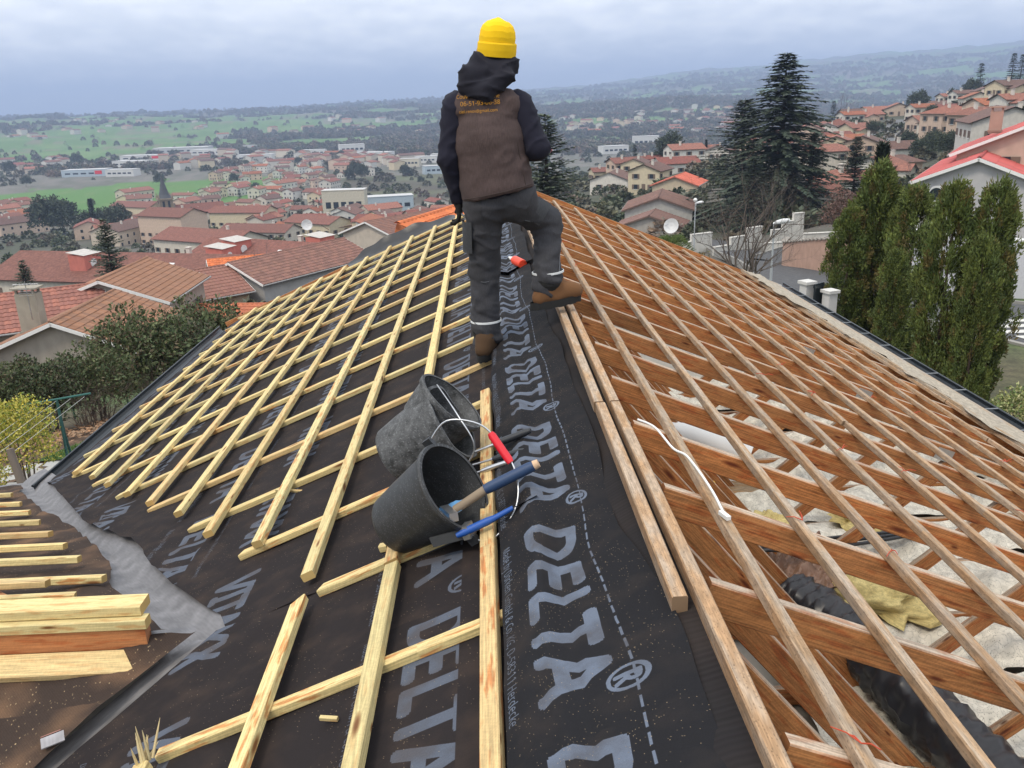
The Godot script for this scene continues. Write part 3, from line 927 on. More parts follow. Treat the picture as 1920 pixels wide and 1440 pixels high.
func build_tools() -> void:
	rng.seed = 8
	# front bucket with a wire bail and red grip
	var mark := get_child_count()
	var ax := Vector3(0.74, 0.60, 0.30)
	var rim := Vector3(-0.715, 5.062, -2.895)
	var b := bucket("black plastic bucket with a red-gripped wire handle lying tilted on the battens", rim, ax, 0.31, 0.112, 0.158, mats.bucket_plastic)
	var base := rim - ax.normalized() * 0.31
	var wire := curve([Vector3(-0.80, 5.190, -2.985), Vector3(-0.735, 5.268, -2.985), Vector3(-0.625, 5.262, -2.960), Vector3(-0.560, 5.205, -2.930), Vector3(-0.505, 5.12, -2.86), Vector3(-0.51, 5.03, -2.78), Vector3(-0.585, 4.945, -2.735), Vector3(-0.655, 4.925, -2.765)], 6)
	for i in wire.size(): wire[i] -= base
	var m := MB.new()
	m.tube(wire, same(0.0032, wire.size()), 7)
	var bail := part(m, "bail", mats.steel, b)
	m = MB.new()
	var g0 := Vector3(-0.585, 5.232, -2.945) - base
	var g1 := Vector3(-0.52, 5.145, -2.885) - base
	m.tube([g0, g0.lerp(g1, 0.1), g0.lerp(g1, 0.9), g1], [0.011, 0.0145, 0.0145, 0.011], 14)
	part(m, "grip", mats.red_plastic, bail)
	m = MB.new()
	for p in [Vector3(-0.80, 5.190, -2.985), Vector3(-0.655, 4.925, -2.765)]:
		m.box(Transform3D(along(ax), p - base), Vector3(0.03, 0.035, 0.02))
	part(m, "ear", mats.black_plastic, b)
	# tools in it
	var h := thing("hammer", "hammer with dark blue sleeved handle and bare wooden end in the front bucket", "hammer", Vector3(-0.80, 4.97, -2.93))
	m = MB.new()
	var p0 := Vector3(0.02, 0.035, -0.01); var p1 := Vector3(0.245, 0.165, 0.045); var p2 := Vector3(0.375, 0.215, 0.055)
	p0 = Vector3(-0.715, 5.005, -2.83) - h.position; p1 = Vector3(-0.61, 5.075, -2.83) - h.position; p2 = Vector3(-0.445, 5.155, -2.83) - h.position
	m.tube([p0, p0.lerp(p1, 0.5), p1], [0.015, 0.015, 0.0155], 12)
	part(m, "shaft", mats.wood_handle, h)
	m = MB.new()
	m.tube([p1, p1.lerp(p2, 0.1), p1.lerp(p2, 0.9), p2], [0.017, 0.019, 0.019, 0.017], 12)
	part(m, "sleeve", plain("navy_sleeve", lin("223a5c"), 0.55), h)
	m = MB.new()
	m.tube([p2, p2 + (p2 - p1).normalized() * 0.018], [0.0165, 0.014], 12)
	part(m, "butt", plain("raw_wood", lin("c9a98a"), 0.8), h)
	m = MB.new()
	m.box(Transform3D(along(Vector3(0.3, 0.2, 0.9)), p0 - Vector3(0.02, 0.012, 0)), Vector3(0.03, 0.12, 0.03))
	part(m, "head", mats.steel, h)
	var sp := thing("scraper", "bright blue handled scraper with a clear blade, leaning out of the front bucket", "scraper", Vector3(-0.68, 4.95, -2.76))
	p0 = Vector3(-0.03, -0.005, 0.0); p1 = Vector3(0.10, 0.055, 0.0); p2 = Vector3(0.16, 0.088, 0.0)
	m = MB.new()
	m.tube([p0, p0.lerp(p1, 0.2), p0.lerp(p1, 0.8), p1, p2], [0.009, 0.0135, 0.0135, 0.010, 0.008], 10)
	part(m, "handle", mats.blue_grip, sp)
	m = MB.new()
	var d := (p2 - p0).normalized()
	var w := Vector3(-0.1, 0.5, 0.86)
	m.quad(p2 - w * 0.010, p2 + d * 0.09 - w * 0.030, p2 + d * 0.09 + w * 0.030, p2 + w * 0.010)
	m.quad(p2 - w * 0.010 + Vector3(0, -0.002, 0), p2 + w * 0.010 + Vector3(0, -0.002, 0), p2 + d * 0.09 + w * 0.030 + Vector3(0, -0.002, 0), p2 + d * 0.09 - w * 0.030 + Vector3(0, -0.002, 0))
	part(m, "blade", mats.steel, sp)
	var ny := thing("stapler", "steel and black hammer tacker lying inside the front bucket", "stapler", Vector3(-0.735, 4.925, -2.80))
	m = MB.new()
	m.box(Transform3D(along(Vector3(0.8, 0.35, 0.3)), Vector3.ZERO), Vector3(0.035, 0.13, 0.045))
	part(m, "body", mats.worn_rubber, ny)
	m = MB.new()
	m.box(Transform3D(along(Vector3(0.8, 0.35, 0.3)), Vector3(0.062, 0.028, 0.022)), Vector3(0.045, 0.028, 0.05))
	part(m, "nose", mats.steel, ny)
	var cl := thing("blue_rag", "light blue folded rag in the mouth of the front bucket", "rag", Vector3(-0.76, 4.965, -2.86))
	m = MB.new()
	m.sheet(10, 8, func(i: int, j: int) -> Vector3: return Vector3(-0.05 + 0.012 * i, 0.010 * fine.get_noise_2d(i * 0.25, j * 0.25) + 0.004 * i, -0.05 + 0.012 * j), func(i: int, j: int) -> Vector2: return Vector2.ZERO, lin("5f93c0"))
	part(m, "cloth", mats.cloth, cl)

	for k in range(mark, get_child_count()): (get_child(k) as Node3D).position += Vector3(0.046, 0.049, 0.222)
	mark = get_child_count()
	# old nested buckets behind
	var ax2 := Vector3(0.80, 0.50, 0.10)
	var dusty := painted("dusty_plastic", 0.8, tex(256, 256, func(x: int, y: int) -> Color:
		var k := soft.get_noise_2d(x * 0.03, y * 0.03)
		var s := fine.get_noise_2d(x * 0.12, y * 0.5)
		var l := clampf(0.075 + 0.10 * k + 0.03 * s + (0.12 if fine.get_noise_2d(x * 0.2, y * 0.2) > 0.6 else 0.0), 0.02, 0.5)
		return Color(l, l * 1.03, l * 1.06).linear_to_srgb()), 2.0)
	dusty.uv1_triplanar = true
	b = bucket("scuffed grey-black bucket lying behind the front one, hand tools spilling from its mouth", Vector3(-0.690, 5.155, -3.62), ax2, 0.30, 0.125, 0.162, dusty, 0.03)
	m = MB.new()
	base = Vector3(-0.690, 5.155, -3.62) - ax2.normalized() * 0.30
	wire = curve([Vector3(-0.745, 5.30, -3.66) - base, Vector3(-0.66, 5.24, -3.46) - base, Vector3(-0.60, 5.13, -3.40) - base, Vector3(-0.66, 5.02, -3.42) - base, Vector3(-0.70, 4.99, -3.46) - base], 6)
	m.tube(wire, same(0.0032, wire.size()), 6)
	part(m, "bail", mats.steel, b)
	bucket("dust-caked bucket nested crookedly inside the scuffed one, its mouth tipped up", Vector3(-0.690, 5.228, -3.665), Vector3(0.66, 0.70, 0.04), 0.16, 0.128, 0.148, dusty, 0.03)
	for q in [[Vector3(-0.60, 5.06, -3.52), Vector3(0.22, 0.10, 0.05), 0.012, "black_plastic", "chisel", "black handled chisel sticking out of the scuffed bucket"], [Vector3(-0.61, 5.03, -3.46), Vector3(0.20, 0.09, 0.09), 0.010, "black_plastic", "pliers", "black handled pliers at the mouth of the scuffed bucket"], [Vector3(-0.64, 5.00, -3.42), Vector3(0.17, 0.075, 0.05), 0.009, "steel", "trowel", "small steel trowel at the mouth of the scuffed bucket"]]:
		var o := thing(q[4], q[5], q[4], q[0])
		m = MB.new()
		m.tube([Vector3.ZERO, q[1] * 0.35, q[1] * 0.4], [q[2] * 0.5, q[2] * 0.5, q[2]], 8)
		part(m, "blade", mats.steel, o)
		m = MB.new()
		m.tube([q[1] * 0.4, q[1] * 0.55, q[1] * 0.9, q[1]], [q[2], q[2] * 1.25, q[2] * 1.2, q[2] * 0.8], 10)
		part(m, "handle", mats[q[3]], o)
	var tip := thing("marker", "small red capped tool on the batten between the two buckets", "tool", Vector3(-0.70, 4.985, -3.28))
	m = MB.new()
	m.tube([Vector3.ZERO, Vector3(0.03, 0.01, 0.0), Vector3(0.045, 0.016, 0)], [0.016, 0.018, 0.012], 10)
	part(m, "cap", mats.red_plastic, tip)
	m = MB.new()
	m.tube([Vector3(-0.09, -0.03, 0.0), Vector3(-0.02, -0.008, 0)], [0.012, 0.014], 10)
	part(m, "body", mats.black_plastic, tip)

	for k in range(mark, get_child_count()): (get_child(k) as Node3D).position += Vector3(-0.003, -0.022, 0.373)
	# chips and offcuts
	for q in [[-0.965, -2.84, 0.9, 0.03, 0.028, "small wood block lying on the underlay below the front bucket"], [-1.55, -3.92, 0.5, 0.17, 0.012, "thin splinter of pine lying on the print between battens"], [-1.02, -1.95, 0.5, 0.05, 0.012, "pale shaving stuck on the near counter-batten"]]:
		var o := thing("wood_offcut", q[5], "offcut", left_at(q[0], q[1], -0.028))
		m = MB.new()
		m.beam(Vector3(-q[3] / 2, 0.012 + q[4] * 0.6, 0), Vector3(q[3] / 2, 0.012 + q[4] * 0.9, 0.25 * q[3]), q[4], q[4], UP_L, pine, pine, pine * 0.9, Vector2(q[2], 0))
		part(m, "block", mats.pine, o)
	var zc := thing("zinc_offcut", "small bent zinc scrap on the brown underlay near the valley", "offcut", wing_at(-2.02, -2.36, 0.005))
	m = MB.new()
	m.box(Transform3D(Basis(Vector3(0.2, 1, 0.1).normalized(), 0.5), Vector3(0, 0.02, 0)), Vector3(0.07, 0.004, 0.05), Color(0.6, 0.6, 0.62))
	m.box(Transform3D(Basis(Vector3(0.2, 1, 0.1).normalized(), 0.5), Vector3(-0.02, 0.012, -0.03)), Vector3(0.06, 0.02, 0.004), Color(0.55, 0.3, 0.25))
	part(m, "plate", mats.zinc, zc)
	# orange sealant bottle by the strip
	var bt := thing("sealant_bottle", "orange bottle with a white nozzle lying between the strip and the ridge boards", "bottle", Vector3(-0.255, 5.165, -6.60))
	m = MB.new()
	var bb := along(Vector3(-0.12, 0.02, -0.3))
	m.lathe(Transform3D(bb, Vector3(0.01, 0, 0.05)), [Vector2(0, 0), Vector2(0.034, 0), Vector2(0.036, 0.01), Vector2(0.036, 0.15), Vector2(0.022, 0.185), Vector2(0, 0.185)], 18)
	part(m, "flask", mats.orange_plastic, bt)
	m = MB.new()
	m.lathe(Transform3D(bb, Vector3(0.01, 0, 0.05)), [Vector2(0.018, 0.186), Vector2(0.016, 0.22), Vector2(0.006, 0.27), Vector2(0, 0.27)], 12)
	part(m, "nozzle", mats.white_paint, bt)

func build_attic() -> void:
	rng.seed = 17
	var words := ["first", "second", "third", "fourth", "fifth", "sixth", "seventh", "eighth", "ninth", "tenth", "eleventh", "twelfth", "thirteenth", "fourteenth"]
	for k in 14:
		var z0 := -0.737 - 0.563 * k - 0.024
		var z1 := z0 - 0.515
		var q := thing("insulation_quilt", "creased off-white mineral wool quilt, %s bay of the open attic counted from the near end" % words[k], "insulation", Vector3(2.1, 3.41, (z0 + z1) / 2), 0, "insulation quilts between the ceiling joists")
		var sd := k * 13.7
		var x0 := 1.5 if k < 3 else 0.9
		var m := MB.new()
		var f := func(i: int, j: int) -> Vector3:
			var x := lerpf(x0, 3.38, i / 44.0)
			var z := lerpf(z0, z1, j / 9.0)
			var edge := sin(PI * clampf(j / 9.0, 0.04, 0.96))
			var lump := 0.16 + 0.075 * fine.get_noise_2d(x * 1.7 + sd, z * 2.3) + 0.035 * fine.get_noise_2d(x * 6.0, z * 7.0 + sd) - 0.035 * maxf(0.0, 0.25 - absf(fine.get_noise_2d(x * 2.6 + sd, z * 1.4))) * 4.0 * 0.4
			return Vector3(x - 2.1, lump * (0.62 + 0.38 * edge), z - (z0 + z1) / 2)
		m.sheet(44, 9, f, func(i: int, j: int) -> Vector2: return Vector2(lerpf(0, 2.8, i / 44.0), j * 0.06 + sd), vary(Color(0.86, 0.84, 0.78), 0.05))
		part(m, "facing", mats.wool, q)
	# torn yellow wool
	for q in [[Vector3(1.66, 3.60, -4.16), 0.26, "big tuft of torn yellow mineral wool beside the dark gap"], [Vector3(1.28, 3.60, -5.05), 0.16, "small tuft of yellow wool near the plywood board"], [Vector3(1.95, 3.58, -5.15), 0.18, "ragged yellow wool strip among the white quilts"], [Vector3(1.05, 3.62, -6.9), 0.2, "yellow wool tuft under the far rafters"]]:
		var o := thing("wool_tuft", q[2], "insulation", q[0], 0, "torn yellow wool")
		var m := MB.new()
		var sd := rng.randf() * 50.0
		var r: float = q[1]
		m.sheet(26, 14, func(i: int, j: int) -> Vector3:
			var a := TAU * i / 26.0
			var b := PI * 0.5 * j / 14.0
			var d := Vector3(cos(a) * cos(b), sin(b) * 0.55, -sin(a) * cos(b))
			return d * r * (1.0 + 0.35 * fine.get_noise_3d(d.x * 2.2 + sd, d.y * 2.2, d.z * 2.2) + 0.14 * fine.get_noise_3d(d.x * 8.0 + sd, d.y * 8.0, d.z * 8.0)), func(i: int, j: int) -> Vector2: return Vector2(i * 0.1, j * 0.1), Color(0.80, 0.68, 0.32))
		part(m, "fluff", mats.wool, o)
	# crumpled brown vapour sheet
	var cs := thing("crumpled_sheet", "crumpled brown paper sheet with cables across it, under the near rafters", "paper", Vector3(1.18, 3.55, -4.55))
	var m := MB.new()
	m.sheet(40, 30, func(i: int, j: int) -> Vector3: return Vector3(-0.38 + 0.019 * i, 0.05 + 0.09 * absf(fine.get_noise_2d(i * 0.17, j * 0.2)) + 0.04 * fine.get_noise_2d(i * 0.4, j * 0.4 + 30.0), 0.3 - 0.02 * j), func(i: int, j: int) -> Vector2: return Vector2(i * 0.03, j * 0.03), Color(0.20, 0.115, 0.075))
	part(m, "paper", painted("brown_film", 0.45), cs)
	# cables
	for k in 3:
		var o := thing("cable", ["upper black cable of the three crossing the brown paper", "middle black cable of the three crossing the brown paper", "lowest black cable of the three, curling down by the truss"][k], "cable", Vector3(0.7, 3.70, -4.4), 0, "black cables in the attic")
		var c := curve([Vector3(0.05, 0.02, 0.25 + 0.1 * k), Vector3(0.25, 0.10, -0.05 + 0.04 * k), Vector3(0.6, 0.03, -0.22 + 0.05 * k), Vector3(1.1, -0.04, -0.40 + 0.05 * k), Vector3(1.7, -0.08, -0.5)], 8)
		m = MB.new()
		m.tube(c, same(0.012, c.size()), 8)
		part(m, "sheath", mats.black_plastic, o)
	# black flexible duct, wrinkled
	var du := thing("flexible_duct", "fat black wrinkled ventilation duct lying in the near end of the attic", "duct", Vector3(1.25, 3.70, -3.75))
	m = MB.new()
	var axis := curve([Vector3(-0.15, -0.02, -0.35), Vector3(0.02, 0.0, 0.1), Vector3(0.14, -0.01, 0.75), Vector3(0.30, -0.02, 1.5), Vector3(0.55, -0.03, 2.4)], 22)
	m.sheet(28, axis.size() - 1, func(i: int, j: int) -> Vector3:
		var a := TAU * i / 28.0
		var d: Vector3 = (axis[mini(j + 1, axis.size() - 1)] - axis[maxi(j - 1, 0)]).normalized()
		var x := d.cross(Vector3.UP).normalized()
		var y := x.cross(d)
		var o := x * cos(a) - y * sin(a)
		var r := 0.135 + 0.010 * sin(j * 1.9) + 0.016 * absf(fine.get_noise_3d(j * 0.30, cos(a) * 1.6, sin(a) * 1.6)) * 2.0 - 0.010 + 0.006 * fine.get_noise_3d(j * 0.9, cos(a) * 4.0, sin(a) * 4.0)
		return axis[j] + o * r, func(i: int, j: int) -> Vector2: return Vector2(i * 0.1, j * 0.1), Color(0.022, 0.022, 0.025))
	part(m, "skin", painted("duct_film", 0.36), du)
	# silver ducts
	for k in 2:
		var o := thing("aluminium_duct", ["ribbed aluminium duct rising beside the ridge boards", "white-silver duct lying under the rafters past the machine"][k], "duct", [Vector3(0.35, 4.15, -5.2), Vector3(0.90, 3.98, -5.75)][k])
		var c := curve([Vector3(-0.10, -0.50, 0.52), Vector3(-0.01, -0.20, 0.30), Vector3(0.08, 0.06, 0.0), Vector3(0.05, 0.20, -0.25), Vector3(-0.06, 0.18, -0.6)] if k == 0 else [Vector3(-0.35, 0.06, -0.12), Vector3(0.0, 0.02, 0.0), Vector3(0.4, -0.08, 0.18)], 22)
		var rr := []
		for j in c.size(): rr.append((0.078 if k == 0 else 0.085) + 0.004 * (j % 2))
		m = MB.new()
		m.tube(c, rr, 22)
		part(m, "skin", mats.aluminium if k == 0 else mats.white_paint, o)
	# black and yellow machine
	var ge := thing("machine", "black machine with a yellow tubular frame and round filler cap standing in the attic", "machine", Vector3(0.765, 3.68, -5.34), 0.0)
	ge.scale = Vector3(0.68, 0.75, 0.75)
	m = MB.new()
	var prof := []
	for j in 9:
		var a := PI * j / 8.0
		prof.append(Vector2(cos(a) * 0.24, 0.20 + sin(a) * 0.14 if j > 0 and j < 8 else 0.2))
	for k in 8:
		var a: Vector2 = prof[k]; var b: Vector2 = prof[k + 1]
		m.quad(Vector3(a.x, a.y, 0.17), Vector3(b.x, b.y, 0.17), Vector3(b.x, b.y, -0.17), Vector3(a.x, a.y, -0.17))
		m.tri(Vector3(0, 0.2, 0.17), Vector3(a.x, a.y, 0.17), Vector3(b.x, b.y, 0.17))
		m.tri(Vector3(0, 0.2, -0.17), Vector3(b.x, b.y, -0.17), Vector3(a.x, a.y, -0.17))
	m.box(Transform3D(Basis(), Vector3(0, 0.11, 0)), Vector3(0.48, 0.18, 0.34))
	part(m, "housing", mats.black_plastic, ge)
	m = MB.new()
	m.lathe(Transform3D(Basis(), Vector3(-0.06, 0.30, 0.0)), [Vector2(0.062, 0), Vector2(0.062, 0.09), Vector2(0.056, 0.10), Vector2(0.048, 0.10), Vector2(0.046, 0.092), Vector2(0, 0.092)], 24)
	part(m, "filler_cap", mats.black_plastic, ge)
	m = MB.new()
	var fr := []
	for q in [Vector2(-0.27, 0.0), Vector2(-0.27, 0.24), Vector2(-0.25, 0.275), Vector2(-0.21, 0.29), Vector2(0.21, 0.29), Vector2(0.25, 0.275), Vector2(0.27, 0.24), Vector2(0.27, 0.0)]:
		fr.append(Vector3(q.x, q.y, 0.20))
	m.tube(fr, same(0.018, fr.size()), 10)
	for i in fr.size(): fr[i].z = -0.20
	m.tube(fr, same(0.018, fr.size()), 10)
	part(m, "frame", mats.yellow_paint, ge)
	m = MB.new()
	m.lathe(Transform3D(Basis(), Vector3(0.18, 0.25, 0.03)), [Vector2(0.07, 0), Vector2(0.07, 0.10), Vector2(0, 0.10)], 18)
	part(m, "motor", mats.worn_rubber, ge)
	# white cable clipped along an old batten
	var wc := thing("white_cable", "white lead with a connector trailing along the old batten over the machine", "cable", Vector3(0.05, 5.2, -2.6))
	var c := curve([Vector3(-0.056, 0.05, -0.275), Vector3(0.001, 0.03, -0.238), Vector3(0.031, 0.016, -0.074), Vector3(0.071, 0.002, -0.025), Vector3(0.085, 0.0, 0.212), Vector3(0.086, -0.01, 0.354)], 8)
	m = MB.new()
	m.tube(c, same(0.0042, c.size()), 7)
	part(m, "lead", mats.white_paint, wc)
	m = MB.new()
	m.box(Transform3D(Basis(Vector3.UP, 0.3), Vector3(0.086, -0.012, 0.375)), Vector3(0.014, 0.012, 0.045))
	part(m, "connector", mats.white_paint, wc)
	print("attic done")

# ---------------------------------------------------------------- the roofer
# smooth union of tapered capsules [a, b, radius a, radius b, squeeze in z], meshed as surface nets
func capsules(bones: Array, k: float, cell: float, cut, col: Color, fold) -> MB:
	var lo := Vector3(1e9, 1e9, 1e9)
	var hi := -lo
	for b in bones:
		var r: float = maxf(b[2], b[3]) + 2.5 * cell + k
		for e in [b[0], b[1]]:
			lo = lo.min(e - Vector3(r, r, r))
			hi = hi.max(e + Vector3(r, r, r))
	var nx := int((hi.x - lo.x) / cell) + 2
	var ny := int((hi.y - lo.y) / cell) + 2
	var nz := int((hi.z - lo.z) / cell) + 2
	var f := PackedFloat32Array()
	f.resize(nx * ny * nz)
	f.fill(1.0)
	for b in bones:
		var a0: Vector3 = b[0]
		var b0: Vector3 = b[1]
		var ra: float = b[2]
		var rb: float = b[3]
		var sq: float = b[4] if b.size() > 4 else 1.0
		var r := maxf(ra, rb) + 2.0 * cell + k
		var l := ((a0.min(b0) - Vector3(r, r, r) - lo) / cell).floor()
		var h := ((a0.max(b0) + Vector3(r, r, r) - lo) / cell).ceil()
		var ab := b0 - a0
		ab.z *= sq
		var inv := 1.0 / maxf(ab.length_squared(), 1e-9)
		for kz in range(maxi(int(l.z), 0), mini(int(h.z) + 1, nz)):
			for ky in range(maxi(int(l.y), 0), mini(int(h.y) + 1, ny)):
				var at := (kz * ny + ky) * nx
				for kx in range(maxi(int(l.x), 0), mini(int(h.x) + 1, nx)):
					var p := Vector3(lo.x + kx * cell - a0.x, lo.y + ky * cell - a0.y, (lo.z + kz * cell - a0.z) * sq)
					var t := clampf(p.dot(ab) * inv, 0.0, 1.0)
					var d := (p - ab * t).length() - lerpf(ra, rb, t)
					var o := f[at + kx]
					var g := maxf(k - absf(o - d), 0.0)
					f[at + kx] = minf(o, d) - g * g / (4.0 * k)
	if cut != null:
		for kz in nz:
			for ky in ny:
				for kx in nx:
					var at := (kz * ny + ky) * nx + kx
					if f[at] < 3.0 * cell:
						f[at] = maxf(f[at], cut.call(lo + Vector3(kx, ky, kz) * cell))
	# one vertex in each crossed cell
	var ids := {}
	var vs := PackedVector3Array()
	var st := [1, nx, nx * ny]
	for kz in nz - 1:
		for ky in ny - 1:
			for kx in nx - 1:
				var at := (kz * ny + ky) * nx + kx
				var c0 := f[at]
				var near := absf(c0)
				if near > 2.0 * cell: continue
				var vals := [c0, f[at + 1], f[at + nx], f[at + nx + 1], f[at + st[2]], f[at + st[2] + 1], f[at + st[2] + nx], f[at + st[2] + nx + 1]]
				var neg := 0
				for q in vals:
					if q < 0.0: neg += 1
				if neg == 0 or neg == 8: continue
				var sum := Vector3.ZERO
				var n := 0
				for e in [[0, 1], [2, 3], [4, 5], [6, 7], [0, 2], [1, 3], [4, 6], [5, 7], [0, 4], [1, 5], [2, 6], [3, 7]]:
					var va: float = vals[e[0]]
					var vb: float = vals[e[1]]
					if (va < 0.0) != (vb < 0.0):
						var t := va / (va - vb)
						var pa := Vector3(e[0] & 1, (e[0] >> 1) & 1, e[0] >> 2)
						var pb := Vector3(e[1] & 1, (e[1] >> 1) & 1, e[1] >> 2)
						sum += pa.lerp(pb, t)
						n += 1
				ids[at] = vs.size()
				vs.append(lo + (Vector3(kx, ky, kz) + sum / n) * cell)
	var quads := []
	for at in ids:
		for ax in 3:
			var o: int = at + st[ax]
			if (f[at] < 0.0) == (f[o] < 0.0): continue
			var u: int = st[(ax + 1) % 3]
			var w: int = st[(ax + 2) % 3]
			if not (ids.has(at - u) and ids.has(at - w) and ids.has(at - u - w)): continue
			var q := [ids[at], ids[at - u], ids[at - u - w], ids[at - w]]
			if f[at] > 0.0: q.reverse()
			quads.append(q)
	var nn := PackedVector3Array()
	nn.resize(vs.size())
	for q in quads:
		var n: Vector3 = (vs[q[2]] - vs[q[0]]).cross(vs[q[3]] - vs[q[1]])
		for i in q: nn[i] += n
	for i in nn.size(): nn[i] = nn[i].normalized()
	# outward?
	var mid := (lo + hi) / 2
	var tot := 0.0
	for i in nn.size(): tot += nn[i].dot(vs[i] - mid)
	var flip := tot < 0.0
	if flip:
		for i in nn.size(): nn[i] = -nn[i]
	if fold != null:
		for i in vs.size(): vs[i] += nn[i] * float(fold.call(vs[i]))
		for i in nn.size(): nn[i] = Vector3.ZERO
		for q in quads:
			var n: Vector3 = (vs[q[2]] - vs[q[0]]).cross(vs[q[3]] - vs[q[1]]) * (-1.0 if flip else 1.0)
			for i in q: nn[i] += n
		for i in nn.size(): nn[i] = nn[i].normalized()
	var m := MB.new()
	for q in quads:
		if flip: q.reverse()
		m.tri3(vs[q[0]], vs[q[1]], vs[q[2]], nn[q[0]], nn[q[1]], nn[q[2]], col, col, col, Vector2(vs[q[0]].x, vs[q[0]].y), Vector2(vs[q[1]].x, vs[q[1]].y), Vector2(vs[q[2]].x, vs[q[2]].y))
		m.tri3(vs[q[0]], vs[q[2]], vs[q[3]], nn[q[0]], nn[q[2]], nn[q[3]], col, col, col, Vector2(vs[q[0]].x, vs[q[0]].y), Vector2(vs[q[2]].x, vs[q[2]].y), Vector2(vs[q[3]].x, vs[q[3]].y))
	return m

func shift(m: MB, by: Vector3) -> MB:
	for i in m.v.size(): m.v[i] -= by
	return m

func build_person() -> void:
	var foot := Vector3(-0.54, 4.98, -4.70)
	var who := thing("person", "roofer seen from behind in yellow beanie and brown vest, one foot on the ridge", "person", foot)
	var head := Vector3(-0.432, 6.635, -4.66)
	var neck := Vector3(-0.465, 6.47, -4.63)
	var sl := Vector3(-0.645, 6.355, -4.62)
	var sr := Vector3(-0.335, 6.355, -4.62)
	var el := Vector3(-0.700, 6.085, -4.60)
	var er := Vector3(-0.240, 6.125, -4.57)
	var wl := Vector3(-0.662, 5.880, -4.66)
	var wr := Vector3(-0.330, 6.10, -4.82)
	var hl := Vector3(-0.530, 5.83, -4.60)
	var hr := Vector3(-0.365, 5.85, -4.60)
	var kl := Vector3(-0.538, 5.49, -4.68)
	var kr := Vector3(-0.185, 5.725, -4.74)
	var al := Vector3(-0.545, 5.12, -4.68)
	var ar := Vector3(-0.195, 5.40, -4.62)
	# body under the clothes: one continuous figure
	var none = null
	var skin := lin("b98a6c")
	part(shift(capsules([[head, head + Vector3(0, -0.02, -0.01), 0.088, 0.088], [head + Vector3(0.004, -0.06, -0.03), head + Vector3(0.004, -0.10, -0.05), 0.062, 0.045], [head + Vector3(0.01, -0.03, -0.095), head + Vector3(0.01, -0.055, -0.108), 0.011, 0.015], [head + Vector3(0.088, -0.03, 0), head + Vector3(0.09, -0.055, 0), 0.016, 0.010], [head + Vector3(-0.088, -0.03, 0), head + Vector3(-0.09, -0.055, 0), 0.016, 0.010], [neck + Vector3(0, -0.06, 0), head + Vector3(0, -0.06, 0), 0.055, 0.052], [Vector3(-0.455, 5.9, -4.60), Vector3(-0.49, 6.22, -4.62), 0.13, 0.135, 1.4], [sl, sr, 0.055, 0.055], [sl, el, 0.045, 0.036], [el, wl, 0.036, 0.027], [sr, er, 0.045, 0.036], [er, wr, 0.036, 0.027], [hl, hr, 0.09, 0.09], [hl, kl, 0.075, 0.052], [kl, al, 0.05, 0.038], [hr, kr, 0.075, 0.052], [kr, ar, 0.05, 0.038], [al, al + Vector3(0.03, -0.07, -0.14), 0.035, 0.03], [ar, ar + Vector3(0.13, -0.06, -0.02), 0.035, 0.03]], 0.03, 0.014, none, skin, none), foot), "body", mats.cloth, who)
	# trousers
	var folds := func(p: Vector3) -> float:
		var low := clampf((5.50 - p.y) / 0.25, 0.0, 1.0) if p.x < -0.33 else clampf((5.62 - p.y) / 0.2, 0.0, 1.0)
		var crease := pow(1.0 - absf(fine.get_noise_3d(p.x * 3.2 - p.y * 3.0, p.y * 7.0 + p.x * 5.0, p.z * 3.0)), 7.0)
		return 0.010 * crease + 0.004 * fine.get_noise_3d(p.x * 7.0 + p.y * 5.0, p.y * 15.0 - p.x * 6.0, p.z * 8.0) + 0.011 * low * fine.get_noise_3d(p.x * 5.0, p.y * 26.0 + p.x * 9.0, p.z * 5.0) + 0.0012 * fine.get_noise_3d(p.x * 45.0, p.y * 45.0, p.z * 45.0)
	var denim := Color(0.055, 0.058, 0.064)
	var weave := tex(256, 256, func(x: int, y: int) -> Color:
		var l := 0.86 + 0.10 * soft.get_noise_2d(x * 0.012, y * 0.012) + 0.10 * fine.get_noise_2d(x * 0.7, y * 0.10) + 0.08 * fine.get_noise_2d(x * 0.9, y * 0.9)
		return Color(l, l, l))
	var jean := painted("denim", 0.9, weave, 1.6)
	jean.uv1_triplanar = true
	var tr := part(shift(capsules([[hl + Vector3(0.015, 0.03, 0), hr + Vector3(0.0, 0.03, 0), 0.118, 0.118, 1.12], [hl, kl, 0.100, 0.080], [kl, al + Vector3(0.0, 0.03, 0), 0.079, 0.076], [al + Vector3(0.0, 0.05, 0), al + Vector3(0.005, -0.02, 0), 0.070, 0.080], [hr, kr, 0.097, 0.076], [kr, ar + Vector3(0, 0.03, 0.0), 0.074, 0.070], [ar + Vector3(0.0, 0.05, 0), ar + Vector3(-0.01, -0.005, 0), 0.070, 0.076]], 0.035, 0.0115, none, denim, folds), foot), "trousers", jean, who)
	# reflective bands, knee seams and the thigh pocket
	for q in [[Vector3(-0.543, 5.195, -4.68), 0.0855, 0.02], [Vector3(-0.192, 5.465, -4.637), 0.0865, 0.06]]:
		var m := MB.new()
		m.lathe(Transform3D(Basis(Vector3(0, 0, 1), q[2]), q[0] - foot), [Vector2(q[1] - 0.002, -0.006), Vector2(q[1] + 0.002, -0.005), Vector2(q[1] + 0.002, 0.005), Vector2(q[1] - 0.002, 0.006)], 30, Color(0.66, 0.68, 0.68))
		part(m, "reflective_band", mats.plain_paint, tr)
	var m := MB.new()
